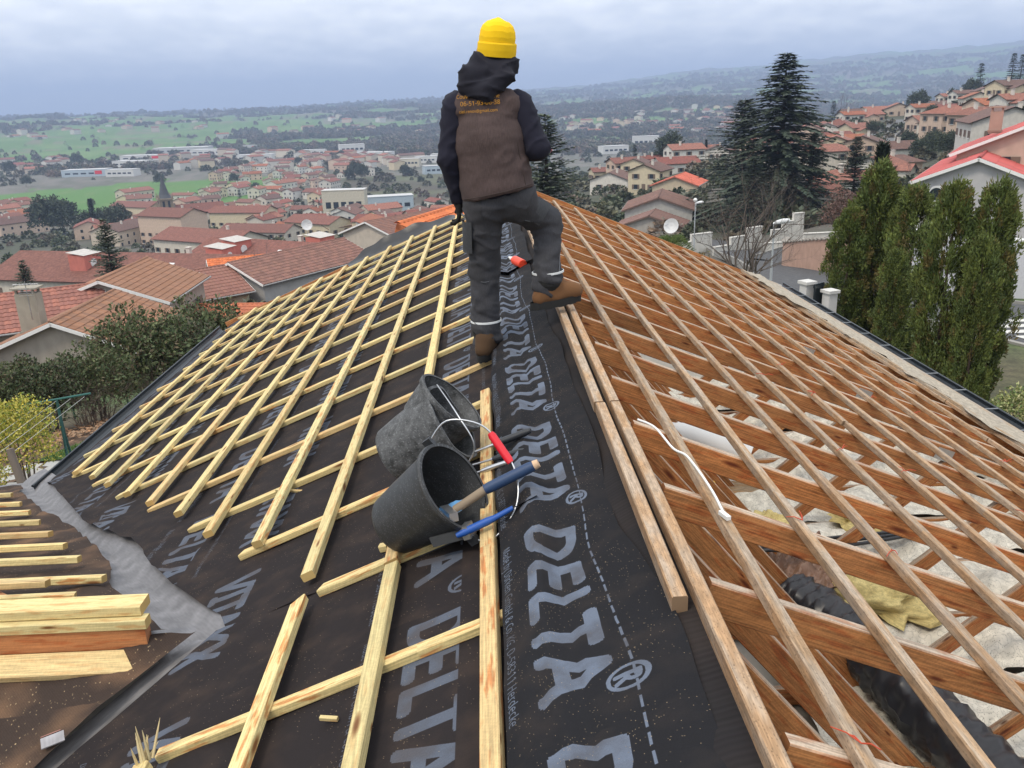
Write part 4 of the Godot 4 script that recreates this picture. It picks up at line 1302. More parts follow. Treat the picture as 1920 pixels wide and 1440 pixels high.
	m.sheet(6, 8, func(i: int, j: int) -> Vector3:
		var a := lerpf(2.2, 3.5, i / 6.0)
		return Vector3(hl.lerp(kl, 0.2 + 0.5 * j / 8.0)) + Vector3(cos(a), 0, -sin(a) * -1.0) * (0.112 + 0.006 * sin(i / 6.0 * PI)) - foot, func(i: int, j: int) -> Vector2: return Vector2(i * 0.1, j * 0.1), denim * 1.25)
	part(m, "thigh_pocket", jean, tr)
	m = MB.new()
	m.sheet(6, 6, func(i: int, j: int) -> Vector3:
		var a := lerpf(-0.2, 1.3, i / 6.0)
		var c: Vector3 = hr.lerp(kr, 0.42 + 0.40 * j / 6.0)
		var d := (kr - hr).normalized()
		var x := d.cross(Vector3(0, 0, 1)).normalized()
		return c + (Vector3(0, 0, 1) * sin(a + 0.6) - x * cos(a + 0.6)) * 0.104 - foot, func(i: int, j: int) -> Vector2: return Vector2(i * 0.1, j * 0.1), denim * 1.5)
	part(m, "thigh_pocket", jean, tr)
	# hoodie: sleeves, hem and the hood lying on the shoulders
	var navy := Color(0.0105, 0.0115, 0.020)
	var sleeve := func(p: Vector3) -> float: return 0.009 * pow(1.0 - absf(fine.get_noise_3d(p.x * 4.0 + p.y * 3.0, p.y * 9.0 - p.x * 4.0, p.z * 5.0)), 7.0) + 0.003 * fine.get_noise_3d(p.x * 7.0, p.y * 16.0 + p.x * 8.0, p.z * 7.0) + 0.0012 * fine.get_noise_3d(p.x * 40.0, p.y * 40.0, p.z * 40.0)
	var ho := part(shift(capsules([[sl + Vector3(-0.008, -0.01, 0), el, 0.066, 0.057], [el, wl, 0.057, 0.043], [sr + Vector3(0.012, -0.01, 0), er, 0.068, 0.062], [er, wr, 0.062, 0.048], [sl, sr, 0.050, 0.050], [Vector3(-0.455, 5.965, -4.60), Vector3(-0.49, 6.22, -4.62), 0.172, 0.13, 1.42]], 0.02, 0.012, func(p: Vector3) -> float: return (5.832 + (p.x + 0.65) * 0.10 - p.y) if p.x > -0.66 and p.x < -0.2 else -1.0, navy, sleeve), foot), "hoodie", mats.cloth, who)
	part(shift(capsules([[Vector3(-0.565, 6.480, -4.59), Vector3(-0.41, 6.505, -4.60), 0.070, 0.060], [Vector3(-0.60, 6.43, -4.57), Vector3(-0.50, 6.405, -4.535), 0.040, 0.050], [Vector3(-0.50, 6.405, -4.535), Vector3(-0.385, 6.475, -4.555), 0.050, 0.040], [Vector3(-0.52, 6.545, -4.62), Vector3(-0.37, 6.535, -4.64), 0.060, 0.055]], 0.022, 0.009, none, navy * 0.85, func(p: Vector3) -> float: return 0.012 * pow(1.0 - absf(fine.get_noise_3d(p.x * 4.0 + p.y * 6.0, p.y * 11.0 - p.x * 3.0, p.z * 4.0)), 6.0) - 0.003), foot), "hood", mats.cloth, ho)
	# vest
	var brown_cloth := Color(0.098, 0.066, 0.060)
	var vt := painted("vest_cloth", 0.92, weave, 1.1)
	vt.uv1_triplanar = true
	var vb := [[Vector3(-0.455, 5.93, -4.595), Vector3(-0.487, 6.18, -4.61), 0.192, 0.184, 1.34], [Vector3(-0.595, 6.335, -4.61), Vector3(-0.378, 6.335, -4.61), 0.080, 0.080], [Vector3(-0.487, 6.18, -4.61), Vector3(-0.487, 6.31, -4.615), 0.184, 0.135, 1.32]]
	var cut := func(p: Vector3) -> float: return 5.862 + (p.x + 0.65) * 0.19 - p.y
	var vest := part(shift(capsules(vb, 0.03, 0.0105, cut, brown_cloth, func(p: Vector3) -> float:
		return 0.007 * pow(1.0 - absf(fine.get_noise_3d(p.x * 2.0 + p.y * 2.5, p.y * 5.5 - p.x * 4.0, p.z * 2.0)), 6.0) + 0.004 * fine.get_noise_3d(p.x * 4.0 + p.y * 5.0, p.y * 10.0 - p.x * 7.0, p.z * 4.0) + 0.002 * fine.get_noise_3d(p.x * 11.0, p.y * 20.0, p.z * 9.0)), foot), "vest", vt, who)
	# print on its back
	var back := func(x: float, y: float) -> float:
		var z := -4.30
		for k in 60:
			var d := 1.0
			for b in vb:
				var ab: Vector3 = b[1] - b[0]
				var sq: float = b[4] if b.size() > 4 else 1.0
				ab.z *= sq
				var p := Vector3(x - b[0].x, y - b[0].y, (z - b[0].z) * sq)
				var t := clampf(p.dot(ab) / ab.length_squared(), 0.0, 1.0)
				var e: float = (p - ab * t).length() - lerpf(b[2], b[3], t)
				var g := maxf(0.03 - absf(d - e), 0.0)
				d = minf(d, e) - g * g / 0.12
			if d < 0.0005: break
			z -= maxf(d * 0.6, 0.0005)
		return z
	var font := SystemFont.new()
	font.font_names = PackedStringArray(["Droid Sans"])
	for q in [["C", 0.050, -0.642, 6.396], ["V", 0.050, -0.462, 6.400], ["Couv", 0.026, -0.645, 6.372], ["guerie", 0.026, -0.500, 6.372], ["06-51-93-06-38", 0.0297, -0.627, 6.336], ["ciel.renov@gmail.com", 0.0197, -0.634, 6.304]]:
		var tm := TextMesh.new()
		tm.font = font
		tm.text = q[0]
		tm.font_size = 64
		tm.pixel_size = 1.0 / 64.0
		tm.depth = 0.0
		tm.horizontal_alignment = HORIZONTAL_ALIGNMENT_LEFT
		tm.vertical_alignment = VERTICAL_ALIGNMENT_BOTTOM
		var arr := tm.surface_get_arrays(0)
		var vs: PackedVector3Array = arr[Mesh.ARRAY_VERTEX]
		var ix = arr[Mesh.ARRAY_INDEX]
		var count: int = vs.size() if ix == null else ix.size()
		m = MB.new()
		for k in range(0, count - 2, 3):
			var p := []
			for j in 3:
				var s: Vector3 = vs[k + j] if ix == null else vs[ix[k + j]]
				var x: float = q[2] + s.x * q[1]
				var y: float = q[3] + s.y * q[1] + s.x * q[1] * 0.03
				p.append(Vector3(x, y, back.call(x, y) + 0.0160) - foot)
			m.tri3(p[0], p[2], p[1], Vector3.BACK, Vector3.BACK, Vector3.BACK, lin("c88f30"), lin("c88f30"), lin("c88f30"))
		part(m, "lettering", mats.cloth, vest)
	# seams of the vest: armhole piping and side seam
	m = MB.new()
	var seam := []
	for k in 13:
		var y := lerpf(5.93, 6.20, k / 12.0)
		var x := lerpf(-0.305, -0.352, k / 12.0)
		seam.append(Vector3(x, y, back.call(x, y) + 0.0005) - foot)
	m.tube(seam, same(0.0022, seam.size()), 5, brown_cloth * 0.6, false)
	part(m, "seam", mats.cloth, vest)
	# hem band of the vest and stitched seams of the trousers
	m = MB.new()
	var band := []
	for k in 25:
		var x := lerpf(-0.640, -0.270, k / 24.0)
		var y := 5.878 + (x + 0.65) * 0.19
		band.append(Vector3(x, y, back.call(x, y) + 0.004) - foot)
	m.tube(band, same(0.0022, band.size()), 5, brown_cloth * 0.55, false)
	part(m, "hem_seam", mats.cloth, vest)
	for q in [[hl + Vector3(-0.095, 0.0, 0.02), kl + Vector3(-0.075, 0, 0.03), al + Vector3(-0.068, 0.05, 0.03)], [hr + Vector3(0.05, -0.09, 0.05), kr + Vector3(0.05, -0.04, 0.055), ar + Vector3(0.06, 0.06, 0.05)], [kl + Vector3(-0.072, -0.05, 0.03), kl + Vector3(0.0, -0.062, 0.085), kl + Vector3(0.072, -0.045, 0.03)], [kl + Vector3(-0.075, 0.10, 0.03), kl + Vector3(0.0, 0.09, 0.092), kl + Vector3(0.078, 0.10, 0.03)]]:
		m = MB.new()
		var c := curve(q, 8)
		for i in c.size(): c[i] -= foot
		m.tube(c, same(0.0020, c.size()), 5, denim * 2.2, false)
		part(m, "seam", mats.cloth, tr)
	# beanie
	m = MB.new()
	var tilt := Transform3D(Basis(Vector3(0, 0, 1), -0.10).rotated(Vector3.RIGHT, 0.10), head + Vector3(0, -0.045, 0.004) - foot)
	m.lathe(tilt, [Vector2(0.091, 0.050), Vector2(0.093, 0.080), Vector2(0.089, 0.108), Vector2(0.078, 0.132), Vector2(0.058, 0.151), Vector2(0.034, 0.164), Vector2(0.014, 0.170), Vector2(0, 0.171)], 56, lin("f2c414"))
	for i in m.v.size():
		var p := m.v[i] - tilt.origin
		var a := atan2(p.z, p.x)
		m.v[i] += Vector3(p.x, 0, p.z) * (0.012 * sin(a * 24.0) + 0.05 * fine.get_noise_2d(a * 0.6, p.y * 7.0)) + Vector3(0, 0.006 * fine.get_noise_2d(p.x * 20.0, p.z * 20.0), 0)
	var bn := part(m, "beanie", painted("knit", 0.95), who)
	m = MB.new()
	m.lathe(tilt, [Vector2(0.092, -0.012), Vector2(0.098, -0.010), Vector2(0.100, 0.02), Vector2(0.099, 0.05), Vector2(0.095, 0.056), Vector2(0.090, 0.057)], 56, lin("e8bb12"))
	for i in m.v.size():
		var p := m.v[i] - tilt.origin
		m.v[i] += Vector3(p.x, 0, p.z) * 0.012 * sin(atan2(p.z, p.x) * 28.0)
	part(m, "cuff", mats.knit, bn)
	# gloves: palm and five fingers
	for s in 2:
		var w := wl if s == 0 else wr
		var d := Vector3(0.02, -0.98, -0.12) if s == 0 else Vector3(-0.55, 0.25, -0.78)
		d = d.normalized()
		var x := (Vector3(0.1, 0.1, -1.0) if s == 0 else Vector3(0.3, 0.9, 0.1))
		x = (x - d * x.dot(d)).normalized()
		var y := d.cross(x)
		if s == 0: y = -y
		var bones := [[w - d * 0.02, w + d * 0.03, 0.031, 0.030], [w + d * 0.03 - x * 0.012, w + d * 0.085 - x * 0.024, 0.022, 0.014], [w + d * 0.03 + x * 0.012, w + d * 0.085 + x * 0.026, 0.022, 0.014], [w + d * 0.04, w + d * 0.085, 0.024, 0.017]]
		for k in 4:
			var b: Vector3 = w + d * 0.088 + x * (-0.030 + 0.0195 * k)
			var n: float = [0.030, 0.036, 0.038, 0.032][k]
			var p1: Vector3 = b + d * n + y * 0.010
			var p2: Vector3 = p1 + (d * 0.6 + y * 0.8) * n * 0.75
			bones.append([b, p1, 0.0105, 0.0098])
			bones.append([p1, p2, 0.0098, 0.0090])
			bones.append([p2, p2 + (y - d * 0.2) * n * 0.45, 0.0090, 0.0082])
		bones.append([w + d * 0.03 + x * 0.026, w + d * 0.062 + x * 0.046 + y * 0.012, 0.0135, 0.0115])
		bones.append([w + d * 0.062 + x * 0.046 + y * 0.012, w + d * 0.090 + x * 0.046 + y * 0.026, 0.0115, 0.0095])
		part(shift(capsules(bones, 0.006, 0.0042, none, Color(0.012, 0.012, 0.013), none), foot), "glove", mats.cloth, who)
	# boots
	for s in 2:
		var a := al if s == 0 else ar
		var fwd := Vector3(0.42, 0.03, -0.90).normalized() if s == 0 else Vector3(0.97, 0.12, -0.2).normalized()
		var heel := Vector3(-0.565, 5.045, -4.60) if s == 0 else Vector3(-0.238, 5.330, -4.60)
		var side := fwd.cross(Vector3.UP).normalized()
		var toe := heel + fwd * 0.20
		var leather := lin("6e4c31") if s == 1 else lin("4a3526")
		var b := part(shift(capsules([[heel, heel + fwd * 0.09, 0.047, 0.047], [heel + fwd * 0.09, toe, 0.047, 0.044], [heel + Vector3(0, 0.05, 0) + fwd * 0.03, a + Vector3(0, 0.03, 0) + fwd * 0.01, 0.056, 0.064], [heel + fwd * 0.07 + Vector3(0, 0.055, 0), heel + fwd * 0.16 + Vector3(0, 0.018, 0), 0.045, 0.040]], 0.03, 0.0075, func(p: Vector3) -> float: return (heel.y - 0.030 + fwd.y * (p - heel).dot(fwd)) - p.y, leather, none), foot), "boot", mats.cloth, who)
		m = MB.new()
		var out := []
		for k in 24:
			var t := TAU * k / 24.0
			var l := 0.088 + 0.148 * cos(t)
			var w := 0.050 * sin(t) * (1.0 - 0.12 * cos(2.0 * t))
			out.append(heel + fwd * l + side * w - Vector3(0, 0.030, 0) - foot)
		for k in 24:
			var p: Vector3 = out[k]
			var q: Vector3 = out[(k + 1) % 24]
			var dn := Vector3(0, 0.032 if (k % 2) else 0.028, 0)
			m.quad(p - dn, q - dn, q + Vector3(0, 0.012, 0), p + Vector3(0, 0.012, 0), Color(0.018, 0.017, 0.016))
			m.tri(heel + fwd * 0.09 - foot - Vector3(0, 0.060, 0), q - dn, p - dn, Color(0.018, 0.017, 0.016))
		part(m, "sole", mats.cloth, b)
		m = MB.new()
		m.lathe(Transform3D(Basis(Vector3(0, 0, 1), 0.0), a - foot), [Vector2(0.066, -0.03), Vector2(0.078, 0.0), Vector2(0.080, 0.03), Vector2(0.070, 0.05), Vector2(0.050, 0.05)], 24, Color(0.014, 0.014, 0.015))
		part(m, "collar", mats.cloth, b)
		m = MB.new()
		for k in 4:
			var c: Vector3 = heel + fwd * (0.085 + 0.022 * k) + Vector3(0, 0.092 - 0.014 * k, 0) - foot
			m.tube([c - side * 0.028, c + Vector3(0, 0.008, 0), c + side * 0.028], [0.003, 0.003, 0.003], 5, lin("3a2c20"))
		part(m, "lace", mats.cloth, b)
	# small steel tool held in the lowered hand
	var tool := thing("nail_punch", "short metal tool in the roofer's lowered gloved hand", "tool", Vector3(-0.648, 5.790, -4.655))
	m = MB.new()
	m.tube([Vector3(-0.012, 0.012, 0.01), Vector3(0.045, -0.035, 0.02), Vector3(0.055, -0.075, 0.02)], [0.006, 0.006, 0.004], 8)
	part(m, "shank", mats.steel, tool)
	print("person done")

# ---------------------------------------------------------------- ground, roads, hills
var patch := FastNoiseLite.new()
var lumps := FastNoiseLite.new()

func wooded(x: float, z: float) -> float:      # above zero where woods grow
	var dx := x - EYE.x
	var d := sqrt(dx * dx + z * z)
	var az := rad_to_deg(atan2(dx, -z))
	var w := patch.get_noise_2d(x, z) + 0.35 * lumps.get_noise_2d(x * 3.0, z * 3.0)
	if d < 1050.0: return -1.0
	if az > 1.0 and d < 2750.0: w += 0.45
	if az > -6.0 and az < 4.0 and d > 1500.0: w += 0.15
	if az < -6.0 and d > 1500.0 and d < 2900.0: w -= 0.30
	if d > 4200.0: w += 0.10
	if d < 1480.0: w -= 0.25
	return w

func ground_tint(p: Vector3) -> Color:
	var dx := p.x - EYE.x
	var d := sqrt(dx * dx + p.z * p.z)
	var az := rad_to_deg(atan2(dx, -p.z))
	var n := lumps.get_noise_2d(p.x * 6.0, p.z * 6.0)
	var m := lumps.get_noise_2d(p.x * 1.3 + 500.0, p.z * 1.3)
	var grass := Color(0.075, 0.125, 0.030)
	var soil := Color(0.145, 0.105, 0.070)
	if d < 60.0:
		return grass.lerp(soil, clampf(0.5 + n * 1.5, 0.0, 1.0))
	if d < 480.0:
		return Color(0.075, 0.085, 0.045).lerp(Color(0.14, 0.125, 0.10), clampf(0.5 + m * 1.4 + n * 0.6, 0.0, 1.0))
	# the big meadow behind the church
	if az < -12.0 and d > 590.0 + 30.0 * m and d < 905.0 + 60.0 * m - (az + 12.0) * -4.0:
		var g := Color(0.105, 0.245, 0.040)
		return g.lerp(Color(0.22, 0.27, 0.10), clampf((n - 0.1) * 1.2, 0.0, 0.6))
	if az > -9.0 and az < 0.0 and d > 520.0 and d < 780.0:
		return Color(0.10, 0.085, 0.058).lerp(Color(0.14, 0.15, 0.075), clampf(0.5 + m * 2.0, 0.0, 1.0))
	if d < 1400.0:
		return Color(0.13, 0.135, 0.095).lerp(Color(0.22, 0.20, 0.17), clampf(0.5 + n * 1.6, 0.0, 1.0))
	var w := wooded(p.x, p.z)
	var field := Color(0.115, 0.235, 0.050)
	var cell := patch.get_noise_2d(p.x * 1.9 + 900.0, p.z * 1.9)
	if cell > 0.25: field = Color(0.160, 0.275, 0.070)
	if cell < -0.35: field = Color(0.21, 0.21, 0.12)
	if w > 0.0:
		return Color(0.10, 0.12, 0.08).lerp(Color(0.18, 0.155, 0.13), clampf(0.5 + m * 1.8, 0.0, 1.0))
	return field * (1.0 + 0.18 * n)

func build_land() -> void:
	patch.noise_type = FastNoiseLite.TYPE_CELLULAR
	patch.cellular_return_type = FastNoiseLite.RETURN_CELL_VALUE
	patch.cellular_distance_function = FastNoiseLite.DISTANCE_HYBRID
	patch.frequency = 0.0042
	patch.seed = 4
	patch.domain_warp_enabled = true
	patch.domain_warp_amplitude = 60.0
	patch.domain_warp_frequency = 0.004
	lumps.noise_type = FastNoiseLite.TYPE_SIMPLEX_SMOOTH
	lumps.frequency = 0.006
	lumps.fractal_type = FastNoiseLite.FRACTAL_FBM
	lumps.fractal_octaves = 4
	lumps.seed = 9
	# one sheet: rings that widen with distance, finer towards the valley
	var angles := []
	var a := -180.0
	while a < 180.0:
		angles.append(a)
		a += 0.28 if a >= -37.0 and a < 37.0 else 6.1
	angles.append(180.0)
	var radii := [0.0]
	var r := 6.0
	while r < 10900.0:
		radii.append(r)
		r *= 1.028
	var pts := PackedVector3Array()
	var cols := PackedColorArray()
	var idx := PackedInt32Array()
	var na := angles.size()
	for i in radii.size():
		for j in na:
			var t := deg_to_rad(angles[j])
			var x: float = EYE.x + sin(t) * radii[i]
			var z: float = -cos(t) * radii[i]
			var y := height(x, z)
			if radii[i] > 1500.0:
				y += lumps.get_noise_2d(x * 0.5, z * 0.5) * minf((radii[i] - 1500.0) * 0.012, 30.0)
			elif radii[i] > 20.0:
				y += lumps.get_noise_2d(x * 3.0, z * 3.0) * minf((radii[i] - 20.0) * 0.004, 0.6) - (0.12 if radii[i] > 30.0 else 0.0)
			var p := Vector3(x, y, z)
			pts.append(p)
			cols.append(ground_tint(p))
	for i in radii.size() - 1:
		for j in na - 1:
			var k := i * na + j
			idx.append_array([k, k + na, k + na + 1, k, k + na + 1, k + 1])
	var st := SurfaceTool.new()
	st.begin(Mesh.PRIMITIVE_TRIANGLES)
	st.set_smooth_group(0)
	for i in pts.size():
		st.set_color(cols[i])
		st.add_vertex(pts[i])
	for i in idx: st.add_index(i)
	st.generate_normals()
	var mesh := st.commit()
	mesh.surface_set_material(0, mats.ground)
	var g := put(mesh, "ground", self)
	g.set_meta("kind", "structure")
	tag(g, "hillside, valley floor and far hills of meadows and woods", "ground")
	print("land done ", pts.size())

func road(called: String, label: String, path: Array, width: float, col: Color, lift: float) -> MeshInstance3D:
	var c := []
	for q in path: c.append(Vector3(q.x, 0, q.y))
	c = curve(c, 10)
	var m := MB.new()
	m.sheet(6, c.size() - 1, func(i: int, j: int) -> Vector3:
		var d: Vector3 = (c[mini(j + 1, c.size() - 1)] - c[maxi(j - 1, 0)]).normalized()
		var s := Vector3(d.z, 0, -d.x)
		var p: Vector3 = c[j] + s * width * (i / 6.0 - 0.5)
		return Vector3(p.x, height(c[j].x, c[j].z) + lift, p.z), func(i: int, j: int) -> Vector2: return Vector2(width * i / 6.0, j * 1.0), col)
	var o := structure(m, called, mats.asphalt)
	tag(o, label, "road")
	# kerbs on both sides
	for s in [-1.0, 1.0]:
		var k := MB.new()
		for j in c.size() - 1:
			var p := []
			for t in [j, j + 1]:
				var d: Vector3 = (c[mini(t + 1, c.size() - 1)] - c[maxi(t - 1, 0)]).normalized()
				var n = Vector3(d.z, 0, -d.x) * s
				var e: Vector3 = c[t] + n * width * 0.5
				var y := height(c[t].x, c[t].z) + lift
				p.append(Vector3(e.x, y - 0.3, e.z)); p.append(Vector3(e.x, y + 0.12, e.z)); p.append(Vector3(e.x + n.x * 0.18, y + 0.12, e.z + n.z * 0.18)); p.append(Vector3(e.x + n.x * 0.18, y - 0.5, e.z + n.z * 0.18))
			var gc := Color(0.36, 0.35, 0.33)
			k.quad(p[0], p[4], p[5], p[1], gc); k.quad(p[1], p[5], p[6], p[2], gc); k.quad(p[2], p[6], p[7], p[3], gc)
		part(k, "kerb", mats.plaster, o)
	return o

func build_roads() -> void:
	var grey := Color(0.115, 0.115, 0.118)
	var near := road("road", "grey street curving past the cypresses and the pink wall", [Vector2(25, 2), Vector2(20.5, -14), Vector2(18.6, -27), Vector2(18.0, -40), Vector2(19.5, -52), Vector2(22.5, -63), Vector2(25.0, -76), Vector2(27.0, -92), Vector2(28.5, -108)], 6.2, grey, 0.10)
	road("road", "grey side street branching off behind the pink wall", [Vector2(24.0, -71), Vector2(30, -75), Vector2(40, -77), Vector2(56, -78)], 5.0, grey, 0.13)
	road("road", "narrow street climbing between the hillside houses", [Vector2(107, -246), Vector2(119, -262), Vector2(133, -290), Vector2(158, -334), Vector2(176, -372)], 7.5, Color(0.20, 0.20, 0.20), 0.9)
	# zebra crossing
	for k in 5:
		var m := MB.new()
		var z := -24.6 - 0.95 * k
		m.sheet(1, 1, func(i: int, j: int) -> Vector3:
			var x := lerpf(16.4, 21.6, i)
			var zz := z - 0.5 * j
			return Vector3(x, height(18.9, zz) + 0.112, zz), func(i: int, j: int) -> Vector2: return Vector2(i, j), Color(0.72, 0.72, 0.70))
		var o := part(m, "zebra_stripe", mats.plaster, near)
		
# ---------------------------------------------------------------- houses
var wall_cols := [Color(0.78, 0.76, 0.71), Color(0.72, 0.67, 0.59), Color(0.72, 0.63, 0.46), Color(0.68, 0.53, 0.43), Color(0.68, 0.67, 0.64), Color(0.66, 0.58, 0.49)]
var wall_words := ["white", "cream", "pale yellow", "salmon", "light grey", "beige"]
var roof_cols := [Color(0.30, 0.125, 0.092), Color(0.35, 0.118, 0.085), Color(0.43, 0.185, 0.130), Color(0.22, 0.125, 0.100), Color(0.46, 0.165, 0.080), Color(0.28, 0.140, 0.105)]
var roof_words := ["dark red", "red", "pinkish red", "brown", "orange", "russet"]
var unit_box: ArrayMesh
var shutters := [Color(0.20, 0.12, 0.08), Color(0.55, 0.54, 0.52), Color(0.30, 0.22, 0.16)]

func window_part(parent: Node, at: Vector3, yaw: float, w: float, h: float, frame := true) -> void:
	var t := Transform3D(Basis(Vector3.UP, yaw), at)
	var o := put(unit_box, "window", parent, mats.glass, t * Transform3D(Basis.from_scale(Vector3(w, h, 0.06))))
	if frame:
		put(unit_box, "sill", parent, mats.white_paint, t * Transform3D(Basis.from_scale(Vector3(w + 0.2, 0.07, 0.22)), Vector3(0, -h / 2 - 0.04, 0.05)))
		for s in [-1, 1]:
			put(unit_box, "shutter", parent, mats.shutter, t * Transform3D(Basis.from_scale(Vector3(w * 0.5, h, 0.05)), Vector3(s * w * 0.77, 0, 0.045)))

# gabled or hipped house; ridge along its own z. detail 0: walls and roof, 1: windows too, 2: trim and chimney as well
func house(o: Node3D, w: float, l: float, h: float, rise: float, wc: Color, rc: Color, detail: int, hip := false, over := 0.45, tile := true) -> void:
	var x := w / 2
	var z := l / 2
	var m := MB.new()
	var lo := -5.0
	var e := 0.0 if hip else rise
	m.quad(Vector3(-x, lo, z), Vector3(x, lo, z), Vector3(x, h, z), Vector3(-x, h, z), wc)
	m.quad(Vector3(x, lo, -z), Vector3(-x, lo, -z), Vector3(-x, h, -z), Vector3(x, h, -z), wc)
	m.quad(Vector3(x, lo, z), Vector3(x, lo, -z), Vector3(x, h, -z), Vector3(x, h, z), wc)
	m.quad(Vector3(-x, lo, -z), Vector3(-x, lo, z), Vector3(-x, h, z), Vector3(-x, h, -z), wc)
	if not hip:
		m.tri(Vector3(-x, h, z), Vector3(x, h, z), Vector3(0, h + rise, z), wc)
		m.tri(Vector3(x, h, -z), Vector3(-x, h, -z), Vector3(0, h + rise, -z), wc)
	part(m, "wall", mats.plaster, o)
	m = MB.new()
	var drop := rise * over / x
	var ex := x + over
	var ez := z + over
	var th := 0.16
	var top := h + rise + th
	var ey := h - drop + th
	if hip:
		var rz := maxf(z - x * 0.8, 0.3)
		var k := [Vector3(-ex, ey, ez), Vector3(ex, ey, ez), Vector3(ex, ey, -ez), Vector3(-ex, ey, -ez), Vector3(0, top, rz), Vector3(0, top, -rz)]
		var sl := sqrt(ex * ex + rise * rise)
		m.quad(k[1], k[2], k[5], k[4], rc, Vector2(0, sl), Vector2(2 * ez, sl), Vector2(ez + rz, 0), Vector2(ez - rz, 0))
		m.quad(k[3], k[0], k[4], k[5], rc, Vector2(0, sl), Vector2(2 * ez, sl), Vector2(ez + rz, 0), Vector2(ez - rz, 0))
		m.tri3(k[0], k[1], k[4], Vector3(0, 0.8, 0.6), Vector3(0, 0.8, 0.6), Vector3(0, 0.8, 0.6), rc, rc, rc, Vector2(0, sl), Vector2(2 * ex, sl), Vector2(ex, 0))
		m.tri3(k[2], k[3], k[5], Vector3(0, 0.8, -0.6), Vector3(0, 0.8, -0.6), Vector3(0, 0.8, -0.6), rc, rc, rc, Vector2(0, sl), Vector2(2 * ex, sl), Vector2(ex, 0))
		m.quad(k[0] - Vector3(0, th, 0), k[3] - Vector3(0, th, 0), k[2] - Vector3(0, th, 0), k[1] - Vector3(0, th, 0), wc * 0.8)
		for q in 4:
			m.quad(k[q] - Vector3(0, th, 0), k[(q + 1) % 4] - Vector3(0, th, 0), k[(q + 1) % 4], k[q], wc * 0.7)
	else:
		var sl := sqrt(ex * ex + (top - ey) * (top - ey))
		for s in [-1.0, 1.0]:
			var a := Vector3(s * ex, ey, ez); var b := Vector3(s * ex, ey, -ez); var c := Vector3(0, top, -ez); var d := Vector3(0, top, ez)
			var dn := Vector3(0, -th, 0)
			if s > 0:
				m.quad(a, b, c, d, rc, Vector2(0, sl), Vector2(2 * ez, sl), Vector2(2 * ez, 0), Vector2(0, 0))
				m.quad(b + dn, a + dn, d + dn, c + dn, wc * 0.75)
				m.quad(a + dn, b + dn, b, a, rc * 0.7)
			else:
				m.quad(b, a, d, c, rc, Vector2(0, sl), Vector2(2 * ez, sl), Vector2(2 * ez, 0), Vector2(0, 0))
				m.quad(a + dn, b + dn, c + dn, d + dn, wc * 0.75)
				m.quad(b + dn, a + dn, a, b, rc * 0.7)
			if detail < 2:
				if s > 0:
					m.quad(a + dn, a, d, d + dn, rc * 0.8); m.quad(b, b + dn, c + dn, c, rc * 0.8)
				else:
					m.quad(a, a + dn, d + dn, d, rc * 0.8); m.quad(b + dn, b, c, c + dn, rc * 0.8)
	if detail < 3 or not tile:
		part(m, "roof", mats.tiles, o)
	if detail == 0:
		return
	var rows := 2 if h > 4.6 else 1
	for fl in rows:
		var y := 1.35 + 2.7 * fl
		if rows == 1 and h > 3.5: y = h - 1.5
		for s in [-1.0, 1.0]:
			var n := maxi(int(l / 3.6), 2)
			for k in n:
				var zz := lerpf(-z + 1.4, z - 1.4, float(k) / maxf(n - 1, 1))
				window_part(o, Vector3(s * (x + 0.02), y, zz), PI / 2 * s, 1.0, 1.2, detail >= 2)
			for k in 2:
				window_part(o, Vector3((k - 0.5) * w * 0.5, y, s * (z + 0.02)), 0.0 if s > 0 else PI, 1.0, 1.2, detail >= 2)
	put(unit_box, "door", o, mats.shutter, Transform3D(Basis.from_scale(Vector3(1.0, 2.1, 0.07)), Vector3(0.0, 1.05, z + 0.03)))
	var ch := put(unit_box, "chimney", o, mats.chimney, Transform3D(Basis.from_scale(Vector3(0.6, 1.5, 0.6)), Vector3(x * 0.28, h + rise * 0.72 + 0.6, z * 0.35)))
	if detail >= 2:
		put(unit_box, "chimney_cap", o, mats.chimney, Transform3D(Basis.from_scale(Vector3(0.8, 0.1, 0.8)), Vector3(x * 0.28, h + rise * 0.72 + 1.42, z * 0.35)))

